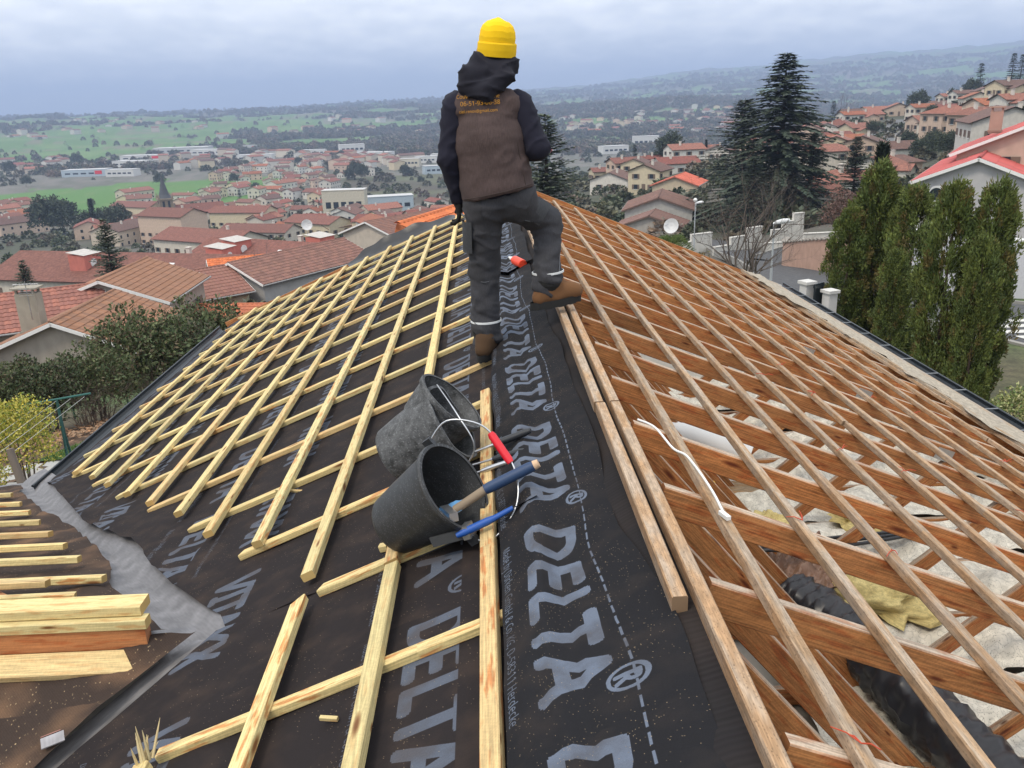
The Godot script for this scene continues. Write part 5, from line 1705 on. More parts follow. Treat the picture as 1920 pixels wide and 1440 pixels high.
# a slope of single tiles; p is its lower corner, r runs along the eave, u up the slope
func tile_slope(parent: Node, p: Vector3, r: Vector3, u: Vector3, width: float, length: float, tw: float, tl: float, col: Color, limit: int, wave: float) -> void:
	var nx := int(width / tw)
	var ny := int(length / tl)
	var n := r.cross(u).normalized()
	if n.y < 0.0: n = -n
	var shapes := []
	for k in 5:
		var m := MB.new()
		var c := vary(col, 0.16)
		var nseg := 5
		for i in nseg:
			var q := []
			for t in [i, i + 1]:
				var f: float = float(t) / nseg
				var hgt := wave * (0.5 - 0.5 * cos(f * TAU))
				q.append(Vector3(f * tw * 1.02, hgt + 0.030, 0))
				q.append(Vector3(f * tw * 1.02, hgt * 0.9, -tl * 1.12))
			m.quad(q[0], q[2], q[3], q[1], c)
			m.quad(Vector3(q[0].x, 0, 0), Vector3(q[2].x, 0, 0), q[2], q[0], c * 0.8)
		m.quad(Vector3(tw * 1.02, 0, 0), Vector3(tw * 1.02, 0, -tl), Vector3(tw * 1.02, wave * 0.0, -tl * 1.12), Vector3(tw * 1.02, 0.030, 0), c * 0.85)
		shapes.append(m.mesh(mats.tile_piece))
	var bs := Basis(r, n, -u)
	var rest := MB.new()
	var count := 0
	for j in ny:
		for i in nx:
			var at := p + r * (i * width / nx) + u * (j * length / ny) + n * (0.02 + rng.randf_range(0, 0.006))
			var t := Transform3D(bs, at)
			if count < limit:
				put(shapes[rng.randi() % 5], "tile", parent, null, t)
				count += 1
			else:
				var sh: ArrayMesh = shapes[rng.randi() % 5]
				var arr := sh.surface_get_arrays(0)
				for k in arr[Mesh.ARRAY_VERTEX].size():
					rest.v.append(t * arr[Mesh.ARRAY_VERTEX][k])
					rest.n.append(bs * arr[Mesh.ARRAY_NORMAL][k])
					rest.c.append(arr[Mesh.ARRAY_COLOR][k])
					rest.u.append(Vector2.ZERO)
	if rest.v.size() > 0:
		part(rest, "tile_field", mats.tile_piece, parent).set_meta("kind", "stuff")

# near neighbour: gable peak at peak (world), turned by yaw (ridge runs away along its -z), half width, rise, length
func neighbour(called: String, label: String, peak: Vector3, yaw: float, hw: float, rise: float, l: float, wallh: float, wc: Color, rc: Color, tw: float, tl: float, wave: float, limit: int, trim := Color(0.75, 0.74, 0.72), lean := 1.0) -> Node3D:
	var o := thing(called, label, "house", Vector3(peak.x, peak.y - rise - wallh, peak.z), -deg_to_rad(yaw))
	var inner := hw - 0.45
	var inl := inner * lean
	var ir := rise * inner / hw
	var m := MB.new()
	var h := wallh + (rise - ir) - 0.12
	var z0 := -0.45
	var z1 := -l + 0.4
	m.quad(Vector3(-inl, -5, z0), Vector3(inner, -5, z0), Vector3(inner, h, z0), Vector3(-inl, h, z0), wc)
	m.tri(Vector3(-inl, h, z0), Vector3(inner, h, z0), Vector3(0, h + ir, z0), wc)
	m.quad(Vector3(inner, -5, z1), Vector3(-inl, -5, z1), Vector3(-inl, h, z1), Vector3(inner, h, z1), wc)
	m.tri(Vector3(inner, h, z1), Vector3(-inl, h, z1), Vector3(0, h + ir, z1), wc)
	m.quad(Vector3(inner, -5, z0), Vector3(inner, -5, z1), Vector3(inner, h, z1), Vector3(inner, h, z0), wc)
	m.quad(Vector3(-inl, -5, z1), Vector3(-inl, -5, z0), Vector3(-inl, h, z0), Vector3(-inl, h, z1), wc)
	part(m, "wall", mats.plaster, o)
	var top := wallh + rise
	for s in [-1.0, 1.0]:
		m = MB.new()
		var hs: float = hw if s > 0 else hw * lean
		var a := Vector3(s * hs, wallh, 0); var b := Vector3(s * hs, wallh, -l); var c := Vector3(0, top, -l); var d := Vector3(0, top, 0)
		var dn := Vector3(0, -0.14, 0)
		var up := Vector3(0, -0.01, 0)
		if s > 0:
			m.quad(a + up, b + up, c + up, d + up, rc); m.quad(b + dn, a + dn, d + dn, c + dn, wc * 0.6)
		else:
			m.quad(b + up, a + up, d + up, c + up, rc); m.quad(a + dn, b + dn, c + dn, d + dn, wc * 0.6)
		var slab := part(m, "roof", mats.tile_piece, o)
		var sl := sqrt(hs * hs + rise * rise)
		var u := (d - a) / sl
		if s > 0:
			tile_slope(o, a, Vector3(0, 0, -1), u, l, sl, tw, tl, rc, limit, wave)
		else:
			tile_slope(o, b, Vector3(0, 0, 1), u, l, sl, tw, tl, rc, limit / 6, wave)
		# barge boards and gutter
		m = MB.new()
		m.beam(a + Vector3(s * 0.03, 0.02, 0.02), d + Vector3(0, 0.02, 0.02), 0.04, 0.20, Vector3.UP, trim, trim, trim, Vector2.ZERO)
		part(m, "barge_board", mats.plain_paint, o)
		m = MB.new()
		m.beam(b + Vector3(s * 0.03, 0.02, -0.02), c + Vector3(0, 0.02, -0.02), 0.04, 0.20, Vector3.UP, trim, trim, trim, Vector2.ZERO)
		part(m, "barge_board", mats.plain_paint, o)
		m = MB.new()
		m.tube([a + Vector3(s * 0.07, -0.05, 0), b + Vector3(s * 0.07, -0.05, 0)], [0.07, 0.07], 8, Color(0.30, 0.29, 0.28))
		part(m, "gutter", mats.plain_paint, o)
	# ridge tiles
	var k := 0.0
	while k < l - 0.2:
		m = MB.new()
		for i in 4:
			var a0 := PI * i / 4.0
			var a1 := PI * (i + 1) / 4.0
			m.quad(Vector3(cos(a0) * 0.13, sin(a0) * 0.09, 0.02), Vector3(cos(a0) * 0.12, sin(a0) * 0.08, -0.40), Vector3(cos(a1) * 0.12, sin(a1) * 0.08, -0.40), Vector3(cos(a1) * 0.13, sin(a1) * 0.09, 0.02), vary(rc, 0.12))
		put(m.mesh(mats.tile_piece), "ridge_tile", o, null, Transform3D(Basis(), Vector3(0, top + 0.02, -k)))
		k += 0.42
	return o

func chimney(parent: Node3D, at: Vector3, s: Vector3, col: Color) -> void:
	var m := MB.new()
	m.box(Transform3D(Basis(), at + Vector3(0, s.y / 2, 0)), s, col)
	m.box(Transform3D(Basis(), at + Vector3(0, s.y * 0.12, 0)), Vector3(s.x * 1.15, 0.12, s.z * 1.15), col * 0.8)
	var c := part(m, "chimney", mats.plaster, parent)
	m = MB.new()
	m.box(Transform3D(Basis(), at + Vector3(0, s.y + 0.30, 0)), Vector3(s.x * 1.25, 0.09, s.z * 1.25), col * 0.9)
	for k in 4:
		m.box(Transform3D(Basis(), at + Vector3((k % 2 - 0.5) * s.x * 0.8, s.y + 0.13, (k / 2 - 0.5) * s.z * 0.8)), Vector3(0.12, 0.26, 0.12), col * 0.85)
	part(m, "chimney_cap", mats.plaster, c)

func dish(label: String, at: Vector3, r: float, face: Vector3) -> void:
	var o := thing("satellite_dish", label, "satellite dish", at)
	var b := along(face)
	var m := MB.new()
	m.lathe(Transform3D(b, Vector3(0, r * 0.9, 0)), [Vector2(0, 0), Vector2(r * 0.5, r * 0.06), Vector2(r * 0.85, r * 0.19), Vector2(r, r * 0.28), Vector2(r, r * 0.30), Vector2(r * 0.5, r * 0.09), Vector2(0, r * 0.02)], 28)
	part(m, "reflector", mats.dish, o)
	m = MB.new()
	m.tube([Vector3(0, -r * 0.8, 0), Vector3(0, r * 0.85, 0) - b.y * 0.03], [0.03, 0.03], 8)
	part(m, "mast", mats.steel, o)
	m = MB.new()
	m.tube([Vector3(0, r * 0.9, 0) + b * Vector3(0, 0.05 * r, -r * 0.9), Vector3(0, r * 0.9, 0) + b * Vector3(0, r * 0.9, -r * 0.25)], [0.02, 0.03], 6)
	part(m, "feed_arm", mats.steel, o)

# ---------------------------------------------------------------- trees and shrubs
func spray(m: MB, p: Vector3, dir: Vector3, side: Vector3, l: float, w: float, col: Color) -> void:
	# a small bent leaf spray: two triangles either side of a raised midrib
	var tip := p + dir * l
	var mid := p + dir * l * 0.45
	var n := dir.cross(side).normalized()
	m.tri(p, mid + side * w * 0.5 - n * w * 0.12, tip, col)
	m.tri(p, tip, mid - side * w * 0.5 - n * w * 0.12, col)

func rand_dir() -> Vector3:
	var v := Vector3(rng.randf_range(-1, 1), rng.randf_range(-1, 1), rng.randf_range(-1, 1))
	while v.length_squared() > 1.0 or v.length_squared() < 0.01:
		v = Vector3(rng.randf_range(-1, 1), rng.randf_range(-1, 1), rng.randf_range(-1, 1))
	return v.normalized()

func fir_meshes(h: float, spread: float, droop: float, gap: float, col: Color, leaf: float, sd: int) -> Array:
	rng.seed = sd
	var wood := MB.new()
	wood.tube([Vector3(0, -1, 0), Vector3(0.03 * h * 0.1, h * 0.5, 0), Vector3(0, h, 0)], [h * 0.020, h * 0.012, 0.01], 8, Color(0.075, 0.055, 0.045))
	var m := MB.new()
	var y := h * 0.06
	while y < h * 0.985:
		var f := y / h
		var r := spread * pow(1.0 - f, 0.78) * rng.randf_range(0.72, 1.1) + 0.12
		var n := rng.randi_range(5, 8)
		var a0 := rng.randf() * TAU
		for k in n:
			var a := a0 + TAU * k / n + rng.randf_range(-0.3, 0.3)
			var rr := r * rng.randf_range(0.62, 1.15)
			if rng.randf() < 0.10: continue
			var out := Vector3(cos(a), 0, sin(a))
			var base := Vector3(0, y + rng.randf_range(-0.1, 0.1), 0)
			var lift := lerpf(-0.05, 0.55, f)
			var c := vary(col, 0.18)
			var steps := maxi(int(rr / (leaf * 0.42)), 2)
			var prev := base
			for s in range(1, steps + 1):
				var t := float(s) / steps
				var p := base + out * rr * t + Vector3(0, rr * (lift * t - droop * t * t + 0.10 * droop * t * t * t), 0)
				var d := (p - prev).normalized()
				var sd2 := d.cross(Vector3.UP).normalized()
				for e in [-1.0, 1.0, -0.6, 0.6]:
					var dd: Vector3 = (d * rng.randf_range(0.5, 0.9) + sd2 * e * rng.randf_range(0.5, 1.0) + Vector3(0, rng.randf_range(-0.45, 0.05), 0)).normalized()
					spray(m, prev.lerp(p, rng.randf()), dd, dd.cross(Vector3.UP).normalized().lerp(Vector3.UP, rng.randf_range(-0.3, 0.3)), leaf * rng.randf_range(0.7, 1.25) * (1.15 - 0.5 * t), leaf * 0.42, vary(c, 0.12))
				if s == steps:
					spray(m, p, d, sd2, leaf * 0.8, leaf * 0.3, c)
				prev = p
			wood.tube([base, base + out * rr * 0.5 + Vector3(0, rr * (lift * 0.5 - droop * 0.25), 0)], [0.012 + rr * 0.008, 0.006], 4, Color(0.07, 0.055, 0.045), false)
		y += gap * rng.randf_range(0.7, 1.25) * lerpf(1.15, 0.6, f)
	return [wood.mesh(mats.bark), m.mesh(mats.leaf)]

# upright conifer hedge column
func thuja_meshes(h: float, r: float, n: int, col: Color, sd: int) -> Array:
	rng.seed = sd
	var m := MB.new()
	var wood := MB.new()
	wood.tube([Vector3(0, -1.0, 0), Vector3(0, h * 0.9, 0)], [0.09, 0.02], 7, Color(0.09, 0.06, 0.045))
	var clump := Vector3.ZERO
	var tint := col
	for k in n:
		if k % 56 != 0:
			# the rest of a tuft gathers round its first spray
			var td := (clump * Vector3(1, 0, 1)).normalized()
			var tp := clump + rand_dir() * Vector3(0.15, 0.22, 0.15) * sqrt(rng.randf())
			var tdir := (td * rng.randf_range(0.2, 0.9) + Vector3(0, rng.randf_range(0.2, 1.0), 0) + rand_dir() * 0.5).normalized()
			spray(m, tp, tdir, tdir.cross(rand_dir()).normalized(), rng.randf_range(0.07, 0.17), rng.randf_range(0.03, 0.06), vary(tint, 0.18))
			continue
		var f := pow(rng.randf(), 0.9)
		var prof := r * clampf(0.72 + 0.5 * f - 0.1, 0.5, 1.0) * sqrt(maxf(1.0 - pow(f, 3.2), 0.015))
		var a := rng.randf() * TAU
		var bump := 1.0 + 0.34 * fine.get_noise_3d(cos(a) * 1.5 + sd, f * h * 0.8, sin(a) * 1.5) + 0.30 * fine.get_noise_3d(cos(a) * 4.0, f * h * 2.6, sin(a) * 4.0 + sd)
		var depth := 1.06 - 0.46 * pow(rng.randf(), 1.6)
		var o := Vector3(cos(a), 0, sin(a))
		var p := o * prof * bump * depth + Vector3(0, f * h, 0)
		var d := (o * rng.randf_range(0.15, 0.75) + Vector3(0, rng.randf_range(0.35, 1.0), 0) + rand_dir() * 0.35).normalized()
		var c := vary(col, 0.22)
		if rng.randf() < 0.10: c = c.lerp(Color(0.155, 0.085, 0.03), 0.55)
		elif rng.randf() < 0.22: c = c.lerp(Color(0.16, 0.19, 0.035), 0.5)
		clump = p
		tint = c
		spray(m, p, d, d.cross(rand_dir()).normalized(), rng.randf_range(0.08, 0.19), rng.randf_range(0.03, 0.065), c)
	return [wood.mesh(mats.bark), m.mesh(mats.leaf)]

# bushy shrub: leaves through an uneven dome
func shrub_meshes(size: Vector3, n: int, leaf: float, cols: Array, sd: int, twigs := 8) -> Array:
	rng.seed = sd
	var m := MB.new()
	var wood := MB.new()
	for k in twigs:
		var d := Vector3(rng.randf_range(-1, 1) * size.x * 0.4, size.y * rng.randf_range(0.6, 0.95), rng.randf_range(-1, 1) * size.z * 0.4)
		wood.tube([Vector3(d.x * 0.2, -0.4, d.z * 0.2), d * 0.5 + Vector3(0, 0.1, 0), d], [0.03, 0.018, 0.006], 5, Color(0.11, 0.085, 0.065), false)
	for k in n:
		var d := rand_dir()
		if d.y < -0.35: d.y = -d.y
		var bump := 1.0 + 0.30 * fine.get_noise_3d(d.x * 1.8 + sd, d.y * 1.8, d.z * 1.8) + 0.15 * fine.get_noise_3d(d.x * 5.0, d.y * 5.0 + sd, d.z * 5.0)
		var rad := bump * (1.0 - 0.5 * pow(rng.randf(), 2.0))
		var p := Vector3(d.x * size.x * 0.5, size.y * 0.5 + d.y * size.y * 0.5, d.z * size.z * 0.5) * Vector3(rad, 1, rad)
		p.y = lerpf(size.y * 0.45, p.y, rad)
		var dir := (d * 0.6 + rand_dir() * 0.8 + Vector3(0, 0.2, 0)).normalized()
		spray(m, p, dir, dir.cross(rand_dir()).normalized(), leaf * rng.randf_range(0.7, 1.3), leaf * 0.55, vary(cols[rng.randi() % cols.size()], 0.2))
	return [wood.mesh(mats.bark), m.mesh(mats.leaf)]

# clipped hedge block, leaves over its faces
func hedge_mesh(size: Vector3, leaf: float, col: Color, sd: int, dens: float) -> ArrayMesh:
	rng.seed = sd
	var m := MB.new()
	var faces := [[Vector3(0, 1, 0), size.x * size.z], [Vector3(1, 0, 0), size.y * size.z], [Vector3(-1, 0, 0), size.y * size.z], [Vector3(0, 0, 1), size.x * size.y], [Vector3(0, 0, -1), size.x * size.y]]
	m.box(Transform3D(Basis(), Vector3(0, size.y / 2 - 0.1, 0)), size - Vector3(0.2, 0.2, 0.2), col)
	for f in faces:
		var n: Vector3 = f[0]
		for k in int(f[1] * dens):
			var p := Vector3(rng.randf_range(-0.5, 0.5) * size.x, rng.randf() * size.y, rng.randf_range(-0.5, 0.5) * size.z)
			if n.y > 0.5: p.y = size.y
			elif absf(n.x) > 0.5: p.x = n.x * size.x / 2
			else: p.z = n.z * size.z / 2
			p += n * rng.randf_range(-0.12, 0.05)
			var d := (n * rng.randf_range(0.1, 0.8) + rand_dir()).normalized()
			spray(m, p, d, d.cross(rand_dir()).normalized(), leaf * rng.randf_range(0.7, 1.3), leaf * 0.6, vary(col, 0.22))
	return m.mesh(mats.leaf)

func branch(m: MB, p: Vector3, d: Vector3, l: float, r: float, depth: int, col: Color, upward: float) -> void:
	var pts := [p]
	var rad := [r]
	var q := p
	var dir := d
	for k in 3:
		dir = (dir + rand_dir() * 0.16 + Vector3(0, upward * 0.08, 0)).normalized()
		q += dir * l / 3.0
		pts.append(q)
		rad.append(lerpf(r, r * 0.55, (k + 1) / 3.0))
	m.tube(pts, rad, 5 if depth > 2 else 3, col, false)
	if depth == 0:
		return
	var n := rng.randi_range(2, 3) if depth > 1 else rng.randi_range(3, 5)
	for k in n:
		var t: float = rng.randf_range(0.35, 1.0)
		var at: Vector3 = pts[0].lerp(pts[3], t) if t < 0.95 else q
		var nd := (dir + rand_dir() * 0.85 + Vector3(0, upward * 0.35, 0)).normalized()
		branch(m, at, nd, l * rng.randf_range(0.55, 0.85), r * 0.5, depth - 1, col, upward)

func bare_mesh(h: float, stems: int, depth: int, sd: int, col: Color) -> ArrayMesh:
	rng.seed = sd
	var m := MB.new()
	for k in stems:
		var a := TAU * k / maxi(stems, 1) + rng.randf()
		var lean := 0.0 if stems == 1 else rng.randf_range(0.12, 0.4)
		branch(m, Vector3(cos(a) * 0.12, -0.4, sin(a) * 0.12) * (0.0 if stems == 1 else 1.0), Vector3(cos(a) * lean, 1, sin(a) * lean).normalized(), h * 0.42, h * 0.016 if stems == 1 else h * 0.010, depth, col, 0.6)
	return m.mesh(mats.bark)

func tree(called: String, label: String, category: String, meshes: Array, at: Vector3, turn: float, scale: float, group := "", names := ["trunk", "crown"], wide := 1.0) -> Node3D:
	var o := thing(called, label, category, at, turn, group)
	o.scale = Vector3(scale * wide, scale, scale * wide)
	for k in meshes.size(): put(meshes[k], names[k], o)
	return o

func build_near_green() -> void:
	# thujas beside the gutter
	var green := Color(0.100, 0.130, 0.030)
	var th := [thuja_meshes(5.0, 0.95, 30000, green, 41), thuja_meshes(5.0, 0.90, 30000, green * 0.95, 42)]
	var spots := [[9.8, -23.9, 0, 0.87, "leftmost tall thuja of the row, nearest the white gate pillars"], [10.6, -24.1, 1, 1.11, "tallest thuja, second of the row past the right gutter"], [11.05, -22.8, 0, 0.98, "third thuja of the row, dark and narrow, half in front of the round window"], [8.93, -17.05, 0, 1.0, "fourth thuja of the row, broad, nearest the crossing"], [9.62, -16.75, 1, 1.0, "fifth thuja of the row, in front of the dark gate"], [9.15, -16.2, 1, 0.80, "low thuja filling between the broad ones"], [10.1, -21.6, 1, 0.66, "shorter thuja at the foot of the tallest one"], [11.2, -24.9, 0, 0.95, "thuja standing behind the tallest one"]]
	for s in spots:
		var at := on_land(s[0], s[1], -0.1)
		tree("thuja", s[4], "thuja", th[s[2]], at, s[0] * 7.0, s[3], "thujas beside the right gutter", ["trunk", "crown"], 0.74 if s[1] < -20.0 else 0.60)
	var va := shrub_meshes(Vector3(1.5, 1.3, 1.5), 2600, 0.09, [Color(0.26, 0.28, 0.10), Color(0.42, 0.40, 0.20), Color(0.12, 0.17, 0.05)], 51)
	tree("variegated_shrub", "round pale variegated shrub beneath the thujas by the gutter", "shrub", va, on_land(9.75, -15.3), 0.4, 0.8)
	# hedge and shrubs by the far right corner
	var ivy := shrub_meshes(Vector3(2.4, 1.3, 2.0), 3200, 0.12, [Color(0.10, 0.13, 0.05), Color(0.20, 0.20, 0.11), Color(0.07, 0.10, 0.035)], 52)
	for k in 4:
		tree("ground_shrub", ["low mottled shrub at the corner of the right gutter", "second mottled shrub behind the gutter corner", "mottled shrub under the bare tree", "mottled shrub against the gate pillar"][k], "shrub", ivy, on_land([6.6, 8.0, 5.6, 9.2][k], [-24.5, -25.0, -26.5, -26.6][k]), k * 1.3, 1.0, "mottled shrubs past the gutter corner")
	# left garden
	var laurel := shrub_meshes(Vector3(3.4, 3.0, 3.0), 5200, 0.15, [Color(0.055, 0.080, 0.028), Color(0.085, 0.105, 0.040), Color(0.10, 0.075, 0.040), Color(0.12, 0.14, 0.06)], 61)
	var darker := shrub_meshes(Vector3(3.0, 2.6, 2.8), 4600, 0.13, [Color(0.050, 0.070, 0.030), Color(0.080, 0.070, 0.042), Color(0.075, 0.10, 0.04)], 62)
	var twiggy := bare_mesh(2.4, 9, 3, 63, Color(0.12, 0.090, 0.070))
	var ls := [[-12.6, -20.75, 0, 0.62, "big green laurel at the left edge of the garden"], [-11.95, -21.1, 1, 0.76, "laurel next to the one at the left edge"], [-11.3, -22.3, 0, 0.66, "tall laurel in front of the nearer brown gable"], [-10.9, -24.9, 0, 0.95, "tallest glossy laurel against the brown tiled roof"], [-10.3, -26.2, 1, 1.0, "dark shrub right of the tallest laurel"], [-10.4, -29.4, 0, 1.05, "laurel by the trimmed hedge at the roof corner"], [-13.6, -20.2, 1, 0.7, "shrub half cut off by the left border"], [-9.6, -29.6, 1, 1.0, "low dark shrub by the gutter's far end"]]
	for s in ls:
		tree("laurel", s[4], "shrub", [laurel, darker][s[2]], on_land(s[0], s[1]), s[0], s[3], "garden shrubs below the left gutter")
	for k in 9:
		var t := k / 8.0
		tree("bare_shrub", ["first", "second", "third", "fourth", "fifth", "sixth", "seventh", "eighth", "ninth"][k] + " leafless twiggy shrub along the leaf litter, counted from the left", "shrub", [twiggy], on_land(lerpf(-11.6, -8.6, t) + (k % 2) * 0.4, lerpf(-19.8, -27.0, t)), k * 1.9, 0.62 + 0.12 * (k % 3), "leafless shrubs along the litter bed", ["twigs"])
	var bare := bare_mesh(4.0, 5, 4, 64, Color(0.13, 0.10, 0.085))
	tree("bare_bush", "spreading leafless bush at the left border", "shrub", [bare], on_land(-12.4, -18.6), 0.0, 0.55, "", ["branches"])
	tree("bare_bush", "leafless bush in front of the corner of the brown roofed house", "shrub", [bare], on_land(-10.2, -32.0), 2.0, 0.9, "", ["branches"])
	var gold := shrub_meshes(Vector3(1.9, 2.6, 1.9), 5200, 0.085, [Color(0.52, 0.44, 0.06), Color(0.36, 0.36, 0.055), Color(0.16, 0.22, 0.035), Color(0.55, 0.48, 0.12)], 65)
	tree("golden_euonymus", "tall golden-green variegated bush beside the drying frame", "shrub", gold, on_land(-9.75, -15.7), 0.0, 0.72)
	tree("golden_euonymus", "lower golden bush at the left border below the old trunk", "shrub", gold, on_land(-9.9, -14.3), 1.2, 0.55)
	var m := MB.new()
	m.tube([Vector3(0, -0.5, 0), Vector3(-0.10, 0.6, -0.2), Vector3(-0.28, 1.25, -0.35), Vector3(-0.32, 1.5, -0.38)], [0.12, 0.10, 0.085, 0.08], 10, Color(0.17, 0.14, 0.115))
	tree("tree_stump", "cut grey trunk leaning at the left border in front of the golden bush", "trunk", [m.mesh(mats.bark)], on_land(-8.95, -14.2), 0.0, 0.8, "", ["trunk"])
	# trimmed hedges on the neighbours' boundaries
	var hs := [[-21.5, -35.0, 15.0, 1.6, -14.0, "long clipped olive hedge under the nearer brown gable"], [-6.2, -38.0, 6.5, 1.5, -6.0, "clipped hedge between the laurels and the far gable of the open roof"], [7.4, -33.2, 6.5, 1.7, -10.0, "clipped dark hedge behind the barge board"], [5.0, -37.5, 6.0, 1.9, 0.0, "hedge left of the rounded brown shrub"]]
	for q in hs:
		var at := on_land(q[0], q[1])
		var o := thing("hedge", q[5], "hedge", at, deg_to_rad(q[4]), "clipped boundary hedges")
		put(hedge_mesh(Vector3(q[2], q[3], 1.4), 0.11, Color(0.075, 0.085, 0.022), int(q[2] * 10), 220.0), "leaves", o)
	var tan := shrub_meshes(Vector3(4.6, 2.7, 3.6), 6000, 0.15, [Color(0.16, 0.12, 0.055), Color(0.10, 0.115, 0.04), Color(0.20, 0.15, 0.08), Color(0.07, 0.09, 0.03)], 66)
	tree("rounded_shrub", "large rounded brown-green shrub behind the far gable", "shrub", tan, on_land(7.9, -40.0), 0.3, 1.1)
	var palm := MB.new()
	rng.seed = 67
	for k in 60:
		var d := (rand_dir() + Vector3(0, 0.9, 0)).normalized()
		var s := d.cross(Vector3.UP).normalized()
		var q := Vector3(0, 1.9, 0)
		for j in 7:
			var p0 := q + d * 0.2 * j + Vector3(0, -0.028 * j * j, 0)
			spray(palm, p0, (d + s * 0.9).normalized(), Vector3.UP, 0.42, 0.06, vary(Color(0.10, 0.14, 0.035), 0.2))
			spray(palm, p0, (d - s * 0.9).normalized(), Vector3.UP, 0.42, 0.06, vary(Color(0.10, 0.14, 0.035), 0.2))
	var pt := MB.new()
	pt.tube([Vector3(0, -1, 0), Vector3(0, 1.9, 0)], [0.16, 0.14], 8, Color(0.12, 0.09, 0.06))
	tree("palm", "small palm behind the rounded brown shrub", "palm", [pt.mesh(mats.bark), palm.mesh(mats.leaf)], on_land(12.2, -58.0, 0.6), 0.0, 1.25)
	# big firs
	var fir := fir_meshes(17.2, 6.4, 0.40, 0.31, Color(0.040, 0.056, 0.034), 0.62, 71)
	tree("fir", "tallest dark fir with drooping tiered branches on the right", "fir", fir, on_land(39.4, -116.6), 0.0, 1.28, "", ["trunk", "crown"], 1.45)
	var fir2 := fir_meshes(14.4, 5.6, 0.22, 0.36, Color(0.038, 0.052, 0.031), 0.55, 72)
	tree("fir", "dense dark fir left of the tallest one", "fir", fir2, on_land(38.6, -131.0), 1.0, 1.24, "", ["trunk", "crown"], 1.5)
	tree("fir", "low spreading dark fir at the foot of the tallest one", "fir", fir2, on_land(42.5, -113.0, -1.0), 2.0, 0.85)
	tree("fir", "dark conifer mass behind the bare street tree", "fir", fir2, on_land(34.2, -111.0, -1.0), 3.0, 0.75)
	tree("fir", "dark conifer right of the bare street tree", "fir", fir2, on_land(46.0, -108.0, -1.0), 4.2, 0.75)
	var spruce := fir_meshes(14.0, 4.2, 0.10, 0.46, Color(0.066, 0.085, 0.050), 0.55, 73)
	tree("spruce", "open-branched spruce just right of the roofer", "spruce", spruce, on_land(4.6, -70.5), 0.0, 1.0, "", ["trunk", "crown"], 1.3)
	tree("spruce", "shorter spruce partly hidden by the roofer's hip", "spruce", spruce, on_land(0.9, -71.0), 2.2, 0.72)
	tree("spruce", "dark spruce in front of the red-brown school roof on the left", "spruce", spruce, on_land(-37.5, -85.0, -0.5), 1.1, 0.85)
	tree("spruce", "small spruce at the left border beside the red-brown roof", "spruce", spruce, on_land(-45.5, -84.0, -0.5), 3.0, 0.62)
	var col := fir_meshes(7.6, 1.15, -0.9, 0.20, Color(0.026, 0.036, 0.020), 0.55, 74)
	tree("yew_column", "dark upright columnar yew left of the thujas", "yew", col, on_land(24.4, -54.0), 0.0, 1.0)
	# bare street tree and shrubs by the road
	tree("street_tree", "leafless many-stemmed tree by the street", "tree", [bare_mesh(7.4, 7, 5, 75, Color(0.12, 0.095, 0.082))], on_land(11.2, -38.2), 0.5, 1.0, "", ["branches"])
	tree("street_tree", "leafless tree beyond the left hedge, before the pale balconied house", "tree", [bare_mesh(6.0, 1, 4, 76, Color(0.16, 0.13, 0.12))], on_land(-26.0, -92.0), 0.5, 1.4, "", ["branches"])
	var russet := shrub_meshes(Vector3(3.4, 2.8, 3.0), 4200, 0.14, [Color(0.15, 0.085, 0.07), Color(0.12, 0.08, 0.065), Color(0.19, 0.11, 0.085)], 77)
	tree("russet_hedge", "reddish-brown leafless hedge above the pink wall", "shrub", russet, on_land(25.5, -60.5, 1.6), 0.0, 1.15)
	tree("russet_hedge", "second russet hedge above the pink wall, nearer the yew", "shrub", russet, on_land(24.6, -56.0, 1.5), 1.0, 0.9)
	tree("green_shrub", "round olive shrub above the pink wall", "shrub", tan, on_land(22.8, -51.5, 1.3), 0.6, 0.62)
	print("near green done")

